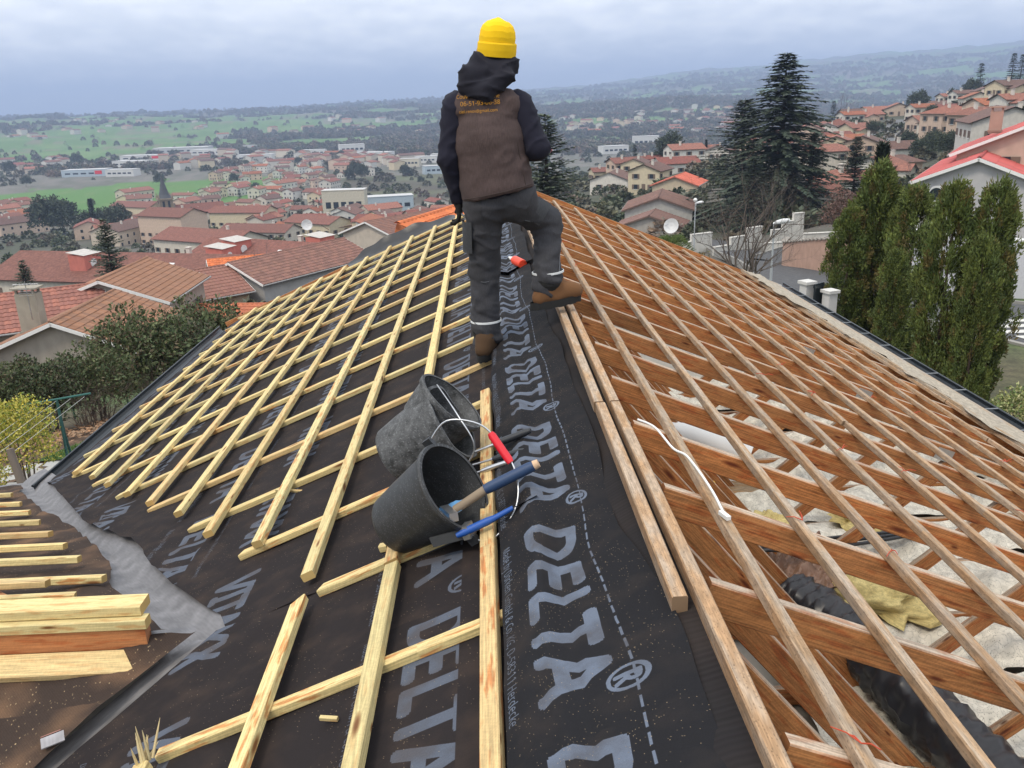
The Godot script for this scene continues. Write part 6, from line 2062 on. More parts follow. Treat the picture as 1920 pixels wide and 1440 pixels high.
func build_far_green() -> void:
	rng.seed = 90
	var m := MB.new()
	for k in 120:
		var d := rand_dir()
		d.y = absf(d.y)
		var p := Vector3(d.x * 0.42, 0.15 + d.y * 0.8, d.z * 0.42) * rng.randf_range(0.75, 1.05)
		var dir := (d + rand_dir() * 0.7).normalized()
		spray(m, p, dir, dir.cross(rand_dir()).normalized(), 0.27, 0.22, vary(Color(0.8, 0.8, 0.8), 0.25))
	var round_m := m.mesh(mats.leaf)
	m = MB.new()
	for k in 60:
		var f := rng.randf()
		var a := rng.randf() * TAU
		var r := 0.30 * (1.0 - f) + 0.02
		var p := Vector3(cos(a) * r, f * 0.95, sin(a) * r)
		var dir := (Vector3(cos(a), -0.25, sin(a)) + rand_dir() * 0.3).normalized()
		spray(m, p, dir, dir.cross(Vector3.UP).normalized(), 0.22, 0.16, vary(Color(0.8, 0.8, 0.8), 0.2))
	var cone_m := m.mesh(mats.leaf)
	# woods on the hills and scrub in the valley
	var picks := [[], []]
	rng.seed = 91
	var tries := 0
	while picks[0].size() + picks[1].size() < 40000 and tries < 260000:
		tries += 1
		var az := deg_to_rad(rng.randf_range(-36.5, 36.5))
		var d := 1050.0 * pow(6200.0 / 1050.0, pow(rng.randf(), 0.9))
		var x := EYE.x + sin(az) * d
		var z := -cos(az) * d
		if wooded(x, z) < 0.03 and rng.randf() > 0.012: continue
		if not clear_of_roofs(x, z): continue
		var y := height(x, z) + lumps.get_noise_2d(x * 0.5, z * 0.5) * clampf((d - 1500.0) * 0.012, 0.0, 30.0)
		var kind := 1 if rng.randf() < 0.30 else 0
		var h := rng.randf_range(5.0, 9.5) * (1.0 + maxf(d - 2500.0, 0.0) / 4000.0)
		var w := h * rng.randf_range(0.9, 1.4)
		var c := Color(0.115, 0.145, 0.09)
		if kind == 0: c = Color(0.13, 0.15, 0.09).lerp(Color(0.26, 0.21, 0.18), rng.randf())
		picks[kind].append([Transform3D(Basis(Vector3.UP, rng.randf() * TAU).scaled(Vector3(w, h, w)), Vector3(x, y - 0.6, z)), vary(c, 0.2)])
	for k in 2:
		var mm := MultiMesh.new()
		mm.transform_format = MultiMesh.TRANSFORM_3D
		mm.use_colors = true
		mm.mesh = [round_m, cone_m][k]
		mm.instance_count = picks[k].size()
		for i in picks[k].size():
			mm.set_instance_transform(i, picks[k][i][0])
			mm.set_instance_color(i, picks[k][i][1])
		var o := MultiMeshInstance3D.new()
		o.multimesh = mm
		o.name = numbered(["broadleaf_woods", "conifer_woods"][k])
		add_child(o)
		tag(o, ["grey-brown leafless woods covering the far hillsides", "dark conifer woods scattered over the far hills"][k], "woods", "", "stuff")
	# garden greenery between the houses of the town and slope
	rng.seed = 92
	var list := []
	for k in 3600:
		var az := deg_to_rad(rng.randf_range(-35.0, 35.0))
		var d := 62.0 * pow(1450.0 / 62.0, pow(rng.randf(), 0.75))
		var x := EYE.x + sin(az) * d
		var z := -cos(az) * d
		if rad_to_deg(az) < -12.0 and d > 570.0 and d < 930.0 and rng.randf() > 0.03: continue
		if d < 110.0 and rad_to_deg(az) > 8.0: continue
		if not clear_of_roofs(x, z): continue
		var h := rng.randf_range(0.9, 2.6) * (1.0 + d / 600.0)
		var c := Color(0.085, 0.108, 0.052).lerp(Color(0.21, 0.165, 0.13), rng.randf() * rng.randf() * 1.4)
		list.append([Transform3D(Basis(Vector3.UP, rng.randf() * TAU).scaled(Vector3(h * rng.randf_range(0.9, 1.8), h, h * rng.randf_range(0.9, 1.8))), Vector3(x, height(x, z) - 0.5, z)), vary(c, 0.25)])
	var mm := MultiMesh.new()
	mm.transform_format = MultiMesh.TRANSFORM_3D
	mm.use_colors = true
	mm.mesh = round_m
	mm.instance_count = list.size()
	for i in list.size():
		mm.set_instance_transform(i, list[i][0])
		mm.set_instance_color(i, list[i][1])
	var o := MultiMeshInstance3D.new()
	o.multimesh = mm
	o.name = "garden_greenery"
	add_child(o)
	tag(o, "hedges, bushes and scrub scattered through the town's gardens", "greenery", "", "stuff")
	# single trees of the town
	var kinds := [fir_meshes(10.0, 2.6, 0.2, 0.55, Color(0.036, 0.052, 0.034), 0.75, 93), shrub_meshes(Vector3(9, 10, 9), 2400, 0.8, [Color(0.040, 0.056, 0.034), Color(0.055, 0.070, 0.04)], 94, 5), fir_meshes(10.0, 1.2, -0.5, 0.5, Color(0.034, 0.048, 0.03), 0.8, 95), [bare_mesh(10.0, 1, 4, 96, Color(0.14, 0.11, 0.10))]]
	var words := ["dark conifer", "rounded dark evergreen", "slim dark cypress", "leafless tree"]
	var count := [0, 0, 0, 0]
	for q in TREES:
		var k: int = q[3]
		count[k] += 1
		var az := rad_to_deg(atan2(q[0] - EYE.x, -q[1]))
		var d := Vector2(q[0], q[1]).length()
		var place := "right of the roofer" if az > 3.0 and d < 700.0 else ("around the park" if az < -20.0 and d < 700.0 else ("among the town roofs" if d < 700.0 else "out on the valley floor"))
		var names := ["trunk", "crown"] if k < 3 else ["branches"]
		tree(["town_conifer", "town_evergreen", "town_cypress", "town_bare_tree"][k], "%s %s, %s of its kind from left" % [words[k], place, ordinal(TREES, q, k)], "tree", kinds[k], on_land(q[0], q[1], -0.3), q[0], q[2] / 10.0, "single trees of the town", names)
	print("far green done")

func ordinal(list: Array, me: Array, kind: int) -> String:
	var n := 1
	var mine := atan2(me[0], -me[1])
	for q in list:
		if kind >= 0 and q[3] != kind: continue
		if atan2(q[0], -q[1]) < mine: n += 1
	return nth(n)

func nth(n: int) -> String:
	var w := ["", "first", "second", "third", "fourth", "fifth", "sixth", "seventh", "eighth", "ninth", "tenth", "eleventh", "twelfth", "thirteenth", "fourteenth", "fifteenth", "sixteenth", "seventeenth", "eighteenth", "nineteenth"]
	if n < 20: return w[n]
	var t := ["", "", "twenty", "thirty", "forty", "fifty", "sixty", "seventy", "eighty", "ninety"]
	var te := ["", "", "twentieth", "thirtieth", "fortieth", "fiftieth", "sixtieth", "seventieth", "eightieth", "ninetieth"]
	if n % 10 == 0: return te[n / 10]
	return t[n / 10] + "-" + w[n % 10]

# ---------------------------------------------------------------- the town
# x, z, turn, width, length, eaves height, wall colour, roof colour
const TOWN := [
	[-209.9, -617, -77, 7.6, 16.7, 3.2, 4, 2], [-184.9, -546.2, 23, 10.7, 14.9, 4.5, 3, 2], [-156.9, -479.4, 23, 7.2, 8.6, 5.6, 1, 5], [-159.8, -491.4, 30, 8.1, 11.3, 3.2, 5, 2],
	[-148.4, -462.1, 76, 8.8, 13.1, 5.6, 5, 1], [-176.7, -561.2, 60, 9.2, 14.7, 4.5, 3, 3], [-206.3, -662, 25, 7.5, 14.5, 3.2, 1, 5], [-187.1, -602.9, 12, 8.1, 14.4, 5.6, 5, 2],
	[-189.5, -625.5, -63, 7.3, 12, 5.6, 2, 5], [-244.1, -810.6, 11, 8.5, 11.8, 6.2, 3, 3], [-215.4, -717.9, 9, 7.7, 14.5, 3.2, 5, 2], [-204.1, -686.1, 74, 8.2, 9.9, 5.6, 5, 3],
	[-241.1, -834.1, -78, 8.7, 14.2, 6.2, 0, 1], [-256, -902.6, 61, 10.5, 13.2, 4, 3, 5], [-224.5, -792.9, 13, 9, 12.2, 6.2, 1, 5], [-148.2, -527.6, 25, 8.9, 23.6, 3.2, 4, 5],
	[-109.2, -390.3, -65, 7.3, 13.4, 6.2, 0, 0], [-176.8, -636.7, 19, 9.1, 15.5, 5.6, 4, 1], [-185.2, -668.7, 36, 9.4, 15.5, 5.6, 2, 2], [-205.7, -761, -24, 8.1, 12.7, 4.5, 0, 5],
	[-129.6, -480.3, 30, 9, 14, 4.5, 0, 2], [-135.6, -503.4, -58, 7.4, 12.5, 6.2, 2, 5], [-247, -921.1, 18, 8.9, 15.1, 5.5, 1, 5], [-206.1, -790.4, 69, 9.9, 16, 5.6, 3, 4],
	[-115.1, -444.7, -35, 7.9, 12.3, 3.2, 4, 0], [-156.6, -607.6, 11, 8.4, 12.3, 6.2, 1, 2], [-255.3, -995.7, -28, 9, 17.1, 4, 0, 4], [-90.8, -354.7, 21, 7.5, 9.9, 6.2, 1, 1],
	[-239.5, -937.1, -77, 7.9, 14.8, 4, 2, 4], [-94.5, -373.2, 32, 9.8, 12.1, 5.6, 3, 2], [-106.3, -430.3, 31, 8.1, 15.1, 4.5, 3, 1], [-220.5, -893.4, -80, 9.5, 11.1, 6.5, 0, 4],
	[-128.6, -523, 36, 10.2, 12.2, 6.2, 1, 3], [-138.8, -571.3, 20, 7.7, 8.5, 4.5, 3, 1], [-177.4, -731.8, -17, 10.2, 11.3, 3.2, 1, 5], [-113.9, -470.2, 15, 8.8, 10.9, 5.6, 2, 5],
	[-151, -626.6, -79, 9.3, 17, 4.5, 4, 4], [-245.9, -1020.9, 31, 7.2, 8.8, 6.5, 0, 0], [-191.2, -813.3, 20, 8, 10.1, 3.2, 3, 5], [-118.6, -508.5, 20, 7.3, 16, 4.5, 2, 1],
	[-142.6, -613.1, 10, 9, 11.4, 3.2, 1, 3], [-184.6, -801.4, 24, 7.5, 9.2, 6.2, 4, 1], [-151.3, -660.6, 28, 10.6, 23, 6.2, 4, 2], [-197.4, -872.7, 66, 8.7, 14, 5.6, 1, 3],
	[-109.8, -488.9, -19, 7.9, 11.5, 3.2, 1, 2], [-209.9, -939.3, 32, 9.5, 10.9, 5.5, 1, 0], [-162.8, -736.3, 57, 7.7, 10.7, 3.2, 1, 5], [-150.7, -684.9, 39, 9.2, 17.2, 3.2, 3, 5],
	[-172.4, -787.5, -79, 9.2, 10.5, 4.5, 5, 5], [-127, -583.5, 27, 8.4, 10.6, 5.6, 4, 3], [-218.8, -1007.6, 63, 9.9, 17.9, 5.5, 5, 1], [-77.1, -358, 35, 7.6, 10.8, 4.5, 2, 3],
	[-161, -764.2, -74, 10.7, 20, 3.2, 2, 1], [-221.3, -1053.8, -59, 8.4, 13.4, 4, 1, 0], [-148.1, -707.8, -77, 9.9, 14.3, 3.2, 1, 2], [-70.3, -337.5, -64, 8.8, 25.1, 3.2, 5, 4],
	[-99.1, -479.2, -70, 9.2, 12.5, 3.2, 4, 0], [-176.4, -859.7, 37, 7.3, 11.2, 6.2, 0, 4], [-185.3, -922.3, 27, 7.7, 11.1, 6.5, 4, 5], [-178.1, -890.9, -29, 10.1, 16.3, 5.5, 2, 0],
	[-196, -992.4, 33, 10.5, 14.9, 4, 5, 1], [-187.1, -947.7, -26, 7.6, 10.4, 6.5, 1, 4], [-202.8, -1033.9, 63, 7.2, 10.8, 6.5, 1, 3], [-145.4, -741.3, 39, 9.4, 11.5, 6.2, 5, 5],
	[-72.7, -373.5, -74, 8.5, 10.8, 4.5, 4, 1], [-115.9, -607.2, 15, 8.9, 10.6, 3.2, 3, 0], [-156.7, -824.3, 27, 8.5, 15.9, 6.2, 4, 4], [-184.6, -973.1, 37, 9.5, 17.9, 6.5, 4, 0],
	[-102.3, -539.7, 21, 8.6, 11, 6.2, 2, 2], [-129.8, -684.8, -32, 7.3, 8.2, 5.6, 3, 5], [-83.9, -443.3, 27, 8.9, 16.3, 4.5, 0, 4], [-110.1, -582.4, -63, 10.2, 17.8, 4.5, 0, 0],
	[-94.1, -503.1, 28, 7.4, 12.6, 4.5, 5, 1], [-160, -867.4, -75, 9.2, 10.3, 3.2, 5, 2], [-148.4, -806, -29, 8.8, 14.4, 3.2, 2, 0], [-54.6, -306.2, 38, 8.1, 10.1, 4.5, 5, 1],
	[-125.6, -707.6, 29, 8.5, 14.9, 6.2, 3, 3], [-116.3, -665.8, 14, 9.9, 18.6, 5.6, 4, 1], [-160.7, -962.3, 9, 9.3, 10.6, 4, 2, 3], [-136.4, -863.6, -79, 10.3, 15.4, 6.2, 3, 2],
	[-65.8, -417.8, 19, 7.5, 20.1, 5.6, 4, 3], [-123.1, -784, 32, 8.5, 10.3, 3.2, 4, 5], [-59.8, -381, 9, 10, 14.2, 5.6, 4, 5], [-49.8, -320.1, 72, 9, 13.7, 4.5, 5, 1],
	[-138.7, -931.4, 35, 7.7, 10.1, 6.5, 4, 1], [-123.8, -876.6, -60, 9.5, 11, 6.2, 4, 1], [-112.1, -807.2, 66, 8.3, 10.5, 3.2, 3, 0], [-112.7, -839.1, 62, 8.1, 14.4, 3.2, 4, 1],
	[-103.7, -793.8, -28, 9.1, 13.3, 6.2, 0, 5], [-38, -302.9, -66, 10.1, 14.4, 6.2, 2, 1], [-35.1, -284.6, -24, 10.8, 17, 6.2, 4, 4], [-45.7, -379.8, 40, 8.2, 9.4, 4.5, 2, 3],
	[-47.6, -396.9, 57, 10.3, 16.8, 6.2, 5, 2], [-39.5, -342.5, 39, 9.5, 16.9, 4.5, 5, 1], [-34.3, -319.9, 26, 7.3, 12.5, 4.5, 3, 5], [-32.9, -370.9, 23, 8, 9.6, 4.5, 1, 2],
	[-25.2, -350.9, 37, 9.2, 12.5, 4.5, 1, 2], [-27.2, -384.8, -29, 8.7, 10.6, 4.5, 2, 3], [-22.6, -330.5, 66, 8.2, 15.7, 6.2, 3, 1], [-26.8, -484.3, -30, 8.1, 13.6, 3.2, 0, 1],
	[-15.7, -369.7, -79, 9.5, 13.8, 3.2, 4, 2]]
const PARKSIDE := [
	[-308.1, -569.4, -70, 11.6, 14.4, 5.6, 3, 5], [-248.6, -456.4, 24, 12.3, 16.2, 5.6, 1, 0], [-261.2, -480.6, 9, 9.2, 14.2, 4.5, 2, 2], [-283.3, -522.4, 35, 10, 13.7, 6.2, 3, 2],
	[-312.4, -591, 27, 9, 16.3, 5.6, 5, 1], [-230.3, -431.9, 31, 12.9, 24.4, 6.2, 3, 3], [-265.2, -501.5, 27, 11.4, 13.3, 4.5, 4, 4], [-283.5, -549, 35, 9.2, 22.2, 6.2, 1, 5],
	[-168.5, -373.2, -19, 11.8, 13.9, 5.6, 3, 1], [-154.4, -361.8, 56, 10.2, 14.2, 4.5, 5, 2], [-138.8, -337.1, 12, 11.5, 27.5, 6.2, 5, 3], [-243.2, -608.6, 15, 11.9, 16.8, 3.2, 2, 3],
	[-152.5, -378.3, 9, 9.3, 12.4, 5.6, 2, 1], [-249.4, -632.1, 33, 11.2, 24, 6.2, 5, 2], [-212.4, -536.3, 31, 9, 16, 3.2, 0, 2], [-186.8, -469.5, 58, 10.3, 17.3, 5.6, 3, 3],
	[-222, -568.6, 73, 11.2, 15, 5.6, 4, 5], [-160.2, -405.9, -64, 8.9, 17.3, 5.6, 5, 3], [-171.6, -443.7, 30, 11, 27.2, 4.5, 3, 1], [-196.8, -512.4, -78, 10.4, 14.3, 5.6, 1, 5]]
const BEYOND := [
	[-424.9, -1192.3, 69, 7.7, 9.2, 6.5, 5, 2], [-426.7, -1228.1, 28, 9.1, 14.9, 4, 2, 3], [-335.4, -996.2, 29, 7.9, 12.4, 5.5, 4, 4], [-359.3, -1072, -17, 7.4, 9.9, 4, 2, 2],
	[-417.9, -1252.2, 25, 8.2, 15, 5.5, 5, 0], [-328.1, -1015.8, -20, 9.7, 15.5, 6.5, 4, 4], [-338.3, -1078.6, 75, 9.5, 14.6, 6.5, 5, 5], [-365.1, -1177.2, 72, 7.4, 9.9, 5.5, 5, 1],
	[-309.8, -1000.3, 62, 9.9, 11.8, 6.5, 2, 3], [-321.9, -1104.8, 37, 8, 13.4, 4, 1, 1], [-375.7, -1317, -72, 10.5, 17.5, 6.5, 5, 3], [-334.8, -1187.5, -66, 7.5, 11.5, 5.5, 5, 0],
	[-354.1, -1269.2, -72, 7.6, 10.7, 6.5, 0, 2], [-278, -1085, 33, 10.2, 16.5, 5.5, 4, 2], [-287.1, -1142.7, 19, 8.9, 13.3, 6.5, 3, 0], [-303.6, -1229.9, 19, 9.3, 11.2, 6.5, 4, 5],
	[-290.5, -1241.8, 64, 7.9, 10.4, 5.5, 4, 0], [-224, -965.9, 59, 9.7, 16.4, 5.5, 0, 0], [-264.4, -1201.1, -62, 10.5, 16.8, 6.5, 1, 2], [-202.1, -915.2, -76, 7.7, 9.1, 5.5, 1, 2],
	[-224.6, -1102.7, 9, 9.5, 12.4, 6.5, 4, 2], [-229.9, -1151.4, -28, 8.5, 14.4, 6.5, 5, 0], [-213.1, -1071.5, 10, 7.5, 12.7, 5.5, 2, 2], [-214.3, -1127.4, 30, 9.9, 16.9, 4, 5, 5],
	[-177.6, -933.2, -76, 8, 9.9, 5.5, 0, 5], [-181.4, -1016.1, 9, 9.6, 14.9, 6.5, 3, 1], [-196.3, -1169.7, -80, 9.2, 14.7, 4, 5, 4], [-146.9, -905.3, 26, 9, 16.4, 6.5, 3, 2],
	[-166.8, -1072.3, 27, 7.8, 12.1, 5.5, 1, 1], [-136.6, -887.3, -63, 10.4, 11.5, 4.5, 5, 5], [-165.7, -1107.3, -74, 10.1, 12.4, 6.5, 3, 0], [-147, -992.6, 30, 10.4, 16.4, 6.5, 3, 0],
	[-138.6, -972.4, 36, 8.8, 11, 5.5, 1, 4], [-149, -1113, 8, 9.4, 17.7, 4, 0, 0], [-135, -1029.3, 65, 10.3, 14.3, 4, 2, 2], [-109.9, -861.3, 19, 7.3, 10.3, 6.2, 4, 2],
	[-124.5, -1017.2, -32, 9.7, 11.3, 5.5, 5, 1], [-111.7, -910.4, 10, 8.2, 9.1, 4, 1, 5], [-106.2, -982.3, -26, 10.4, 12.9, 6.5, 1, 2], [-101.6, -969.7, 73, 8.4, 10.6, 4, 0, 1],
	[-96.1, -943.7, -34, 9.1, 14.8, 5.5, 5, 0], [-90.9, -914.6, 18, 7.9, 12.6, 5.5, 1, 0], [-83.4, -861.2, -27, 9.1, 10.8, 5.6, 2, 0], [-83.7, -962.9, 63, 10.4, 13.6, 6.5, 1, 3],
	[-74.5, -999, 67, 10.8, 12.4, 5.5, 3, 5]]
const OUTSKIRT := [
	[-665.1, -1252.2, 56, 12.1, 18.7, 5.5, 4, 0], [-541.2, -1026.1, -21, 13, 21.9, 6.5, 1, 5], [-568.1, -1092.7, 28, 12.8, 14.9, 5.5, 3, 1], [-573.5, -1127.5, 30, 9.1, 12.7, 4, 4, 1],
	[-515, -1028.8, 69, 11.2, 14.4, 4, 5, 2], [-532.7, -1108.8, 34, 9.9, 15, 6.5, 0, 5], [-607.8, -1274.8, 15, 10.8, 14.6, 5.5, 0, 0], [-547.5, -1168, 18, 10.2, 12.8, 6.5, 1, 0]]
const HILL_LEFT := [
	[-986.6, -1913.1, 20, 11.7, 17.9, 4, 4, 4], [-1054.5, -2086.1, 9, 9.2, 16.9, 6.5, 1, 0], [-949.4, -1919.3, 41, 11.3, 14.1, 6.5, 1, 3], [-909.3, -1865, 64, 12.9, 21.7, 4, 4, 2],
	[-988.3, -2166.5, 15, 10.5, 17.6, 4, 3, 0], [-921.6, -2060.2, 29, 10.7, 14.6, 5.5, 4, 0], [-1286.4, -2903.7, 14, 11.9, 18.5, 4, 1, 4], [-1158.6, -2655.2, -32, 10.2, 17.6, 5.5, 0, 3],
	[-875.7, -2089.3, -34, 10.4, 16.9, 4, 5, 1], [-944.8, -2301.5, -21, 12.2, 17, 4, 0, 4], [-1060.5, -2608.3, -74, 13.2, 16, 4, 5, 5], [-1111.9, -2798.5, 22, 12.8, 24.3, 4, 1, 1],
	[-867.1, -2219.2, 13, 11.8, 18.8, 5.5, 5, 2], [-956.4, -2539.5, -24, 11.9, 20.5, 6.5, 2, 4], [-762.7, -2117.5, 70, 10.7, 13.3, 6.5, 5, 1], [-849.4, -2399.1, 19, 11.8, 13.7, 6.5, 3, 1],
	[-813.9, -2471.1, 14, 9.9, 11.4, 5.5, 0, 0], [-765.5, -2425.1, -15, 11.1, 18.3, 6.5, 1, 3], [-674, -2157.2, 22, 12.2, 13.8, 5.5, 5, 4], [-682.3, -2222.9, 36, 10.1, 11.7, 5.5, 4, 0],
	[-538.3, -1874.2, 67, 11.5, 18.6, 5.5, 4, 4], [-476.9, -2062.1, 26, 10, 17.3, 6.5, 3, 1], [-402, -1928.2, 36, 8.8, 13.1, 6.5, 1, 3], [-397.3, -2063.6, 61, 11.9, 20.7, 6.5, 2, 0],
	[-409.4, -2481.1, 23, 9.7, 16.8, 5.5, 0, 4], [-415, -2642.9, 12, 10.1, 13.7, 6.5, 1, 3], [-307.4, -2002.9, 66, 12.6, 20.8, 4, 0, 5], [-350.7, -2366.3, -80, 10.9, 19, 6.5, 3, 4],
	[-299.2, -2135.2, 56, 10.9, 16.8, 4, 4, 0], [-262.6, -1916.5, 29, 9.9, 15.4, 6.5, 2, 5], [-248.5, -2030, 29, 11.7, 13.4, 6.5, 2, 0], [-264.7, -2384.2, 34, 11.1, 19.8, 6.5, 4, 0],
	[-220.3, -2760.4, -25, 12.5, 18.3, 6.5, 4, 2], [-128.5, -1856.6, 21, 9.8, 14.2, 5.5, 1, 5]]
const HILL_RIGHT := [
	[188.1, -1996.3, 20, 12.8, 23.2, 4, 4, 1], [212, -2044.2, 13, 8.9, 16.5, 5.5, 4, 2], [171.8, -1664, -30, 11.6, 12.8, 5.5, 1, 5], [185.3, -1771.8, -19, 13.1, 18.6, 5.5, 2, 5],
	[184.4, -1609.1, 59, 10.2, 14.6, 4, 5, 5], [195.2, -1710.5, 22, 9.4, 15.5, 6.5, 5, 5], [218.4, -1828.2, -65, 12.3, 17.8, 6.5, 2, 1], [198, -1549.9, -73, 11.2, 19.2, 4, 1, 4],
	[226.4, -1697.6, 9, 9.4, 12.7, 5.5, 0, 5], [256.3, -1901, 13, 10.6, 17.8, 5.5, 2, 4], [221.4, -1634.7, 22, 9.5, 14.6, 4, 1, 0], [286.6, -1903.8, 32, 12.1, 14.3, 4, 1, 2],
	[238.3, -1582.8, 38, 11.5, 21.4, 4, 5, 1], [303.1, -1999.1, -70, 12.5, 21.4, 5.5, 3, 4], [273.5, -1789.9, 8, 10.5, 14, 6.5, 3, 5], [269.7, -1703.7, 12, 9.5, 14, 6.5, 2, 5],
	[295.9, -1769.4, 68, 11, 12.6, 5.5, 3, 3], [368.5, -2087.9, 10, 11, 18.4, 4, 0, 3], [331, -1861.6, 27, 10.9, 12.7, 6.5, 1, 5], [309.7, -1737.4, 31, 11.9, 14.8, 4, 0, 0],
	[358.8, -1987, 16, 11.9, 22, 5.5, 4, 5], [373.2, -2061.3, 13, 11.6, 16.9, 5.5, 0, 4], [322, -1659, -63, 9.5, 15.3, 6.5, 4, 0], [293.4, -1426.1, 9, 12.2, 14.9, 5.5, 5, 3],
	[434.8, -1986.3, 27, 10.5, 13.8, 6.5, 0, 4], [336.2, -1531, -61, 10.7, 14.2, 5.5, 4, 4], [322.1, -1458.3, -82, 12.2, 18.8, 5.5, 0, 4], [367.1, -1645.9, 30, 11, 13.5, 6.5, 4, 1],
	[459.1, -1959.3, -74, 12.1, 15.9, 6.5, 4, 3], [443.5, -1887.6, -69, 9.5, 17, 4, 5, 3], [525.3, -2177.9, 15, 10.8, 17.1, 5.5, 4, 0], [345, -1408.2, 72, 9.4, 13.1, 6.5, 4, 5],
	[426.6, -1693.1, 37, 12.8, 22.5, 6.5, 1, 1], [370.2, -1452, 10, 9.7, 13.4, 4, 2, 0], [508.7, -1992.3, -32, 9, 10.1, 5.5, 2, 2], [492.3, -1920.7, -28, 12.9, 15.4, 6.5, 4, 2],
	[561, -2107.3, 16, 11.2, 15.3, 4, 2, 1], [500.9, -1872.1, 70, 11.9, 14.9, 5.5, 2, 3], [393.3, -1437.8, 56, 12.7, 19.7, 5.5, 1, 5], [488.9, -1788.4, 29, 12, 15.7, 5.5, 0, 0],
	[463.1, -1690.9, -58, 12.8, 22.2, 5.5, 3, 3], [427.6, -1528.1, -60, 10.2, 18.3, 6.5, 4, 4], [573.9, -2056.2, 36, 12.7, 22.1, 4, 3, 4], [452, -1582.4, -81, 12.6, 20.5, 6.5, 4, 3],
	[535.9, -1865.2, -17, 12.5, 22.4, 4, 3, 3], [509, -1725.5, 23, 12.1, 13.4, 5.5, 4, 1]]
const SLOPE_HOUSES := [
	[80.9, -585.7, 75, 16, 1, 0, 1, 0], [87, -535.2, 80, 9.5, 1, 3, 1, 0], [63, -321.2, 85, 8, 1, 0, 1, 0], [60.5, -321.4, 80, 9.8, 1, 0, 1, 1],
	[69.6, -303.5, 80, 11.9, 2, 0, 2, 0], [79.8, -319.2, 85, 12.3, 1, 3, 2, 0], [59.5, -271.1, 80, 12.5, 1, 0, 1, 0], [49.2, -282.9, 20, 8, 2, 2, 3, 0],
	[44.3, -232.5, 30, 8.6, 2, 2, 3, 0], [39.7, -267.9, 20, 11.5, 1, 0, 3, 0], [84.3, -316.8, 10, 8, 1, 0, 3, 0], [167.8, -436.2, 70, 14, 1, 3, 2, 0],
	[130.9, -305.6, 75, 10.4, 1, 2, 2, 0], [174.5, -398.1, 80, 11.4, 1, 3, 2, 0], [192.6, -431.3, 80, 13.6, 1, 3, 2, 0], [201.7, -427.2, 20, 13.3, 1, 3, 2, 0],
	[195.4, -375, 80, 11.6, 1, 0, 3, 0], [198.7, -364.7, 85, 8.8, 2, 0, 3, 0], [129.4, -241.7, 80, 13.4, 2, 3, 2, 1], [104.2, -184.5, 80, 9.5, 2, 3, 2, 1],
	[122.4, -202.3, 85, 8.3, 1, 0, 2, 0], [224.2, -410.4, 80, 12.9, 1, 3, 1, 0], [194.9, -340, 20, 9.3, 1, 2, 3, 0], [162.6, -271.8, 80, 11.1, 1, 2, 3, 0],
	[90.9, -224.7, 25, 8.8, 2, 2, 2, 0], [93.9, -215.6, 30, 8, 2, 3, 3, 0], [102.4, -213.1, 80, 10.9, 1, 0, 3, 0], [81.8, -172.5, 80, 8, 1, 3, 3, 1],
	[76.2, -168.2, 40, 8, 1, 0, 2, 0], [57.8, -138.7, 75, 10.5, 1, 0, 2, 1], [45.2, -121.1, 80, 8, 1, 0, 2, 0], [173.7, -329.8, 80, 9.2, 1, 3, 1, 0],
	[91.8, -154.5, 20, 12.4, 1, 4, 3, 0], [78.4, -203.3, 80, 9.9, 2, 1, 2, 0], [92.9, -293.6, 75, 10.9, 2, 3, 0, 0], [87.8, -254.3, 75, 9.4, 1, 1, 0, 0],
	[146, -359.9, 30, 11.6, 1, 5, 0, 1], [43.5, -319.2, 80, 8.8, 1, 2, 0, 0], [49.2, -302.9, 75, 11.3, 2, 3, 0, 0], [129.9, -223.8, 80, 11.3, 1, 3, 4, 0],
	[112.8, -280.9, 80, 9.7, 1, 5, 1, 0], [120.1, -382.6, 30, 9.5, 2, 1, 2, 0], [118.8, -319.1, 20, 9.6, 2, 3, 2, 0], [150.9, -410.5, 20, 9.7, 2, 1, 1, 1],
	[207.3, -391.5, 85, 8.6, 2, 1, 2, 0], [105.9, -256.3, 80, 11.3, 1, 2, 4, 0], [135.6, -262.2, 30, 9.3, 1, 1, 2, 0], [175.3, -351.3, 85, 9.4, 2, 1, 4, 0],
	[135.5, -393.8, 80, 12.5, 2, 0, 0, 0], [144.3, -283.3, 85, 11.4, 1, 3, 2, 0], [103.8, -311.1, 75, 8.9, 1, 3, 2, 0], [176.1, -421, 85, 9.4, 2, 3, 3, 0],
	[169.8, -302.7, 20, 9.5, 1, 1, 4, 0], [160.7, -384.5, 80, 9.5, 2, 0, 4, 0], [135.5, -345.4, 20, 11.8, 1, 0, 0, 0]]
const HALLS := [
	[-472.1, -1252.5, 58.6, 7, 0], [-466.3, -1401.5, 83.1, 9, 1], [-408.8, -1346.9, 52.8, 8, 0], [-427.8, -1093.9, 44, 7, 0],
	[-414.4, -935.4, 44.8, 7, 3], [-368.7, -913.7, 30.8, 7, 0], [-290.4, -1143.2, 44.2, 7, 0], [-181.3, -1241, 34.5, 12, 0],
	[-364.4, -1408.9, 20, 9, 1], [-137.2, -1119.7, 49.3, 6, 0], [-73.5, -902, 20.4, 8, 2], [-60.4, -957.3, 24, 7, 0],
	[-40.9, -788.9, 24.7, 7, 3], [210.4, -1131.3, 33.1, 14, 0], [-51.1, -469.6, 24.8, 9, 3], [-69.9, -438.6, 21.1, 14, 2],
	[73.7, -1048.5, 26.3, 8, 1], [152.6, -1021.5, 32.3, 9, 0], [-44.8, -999.3, 25, 7, 0], [-231.6, -1232.4, 31.3, 7, 0]]
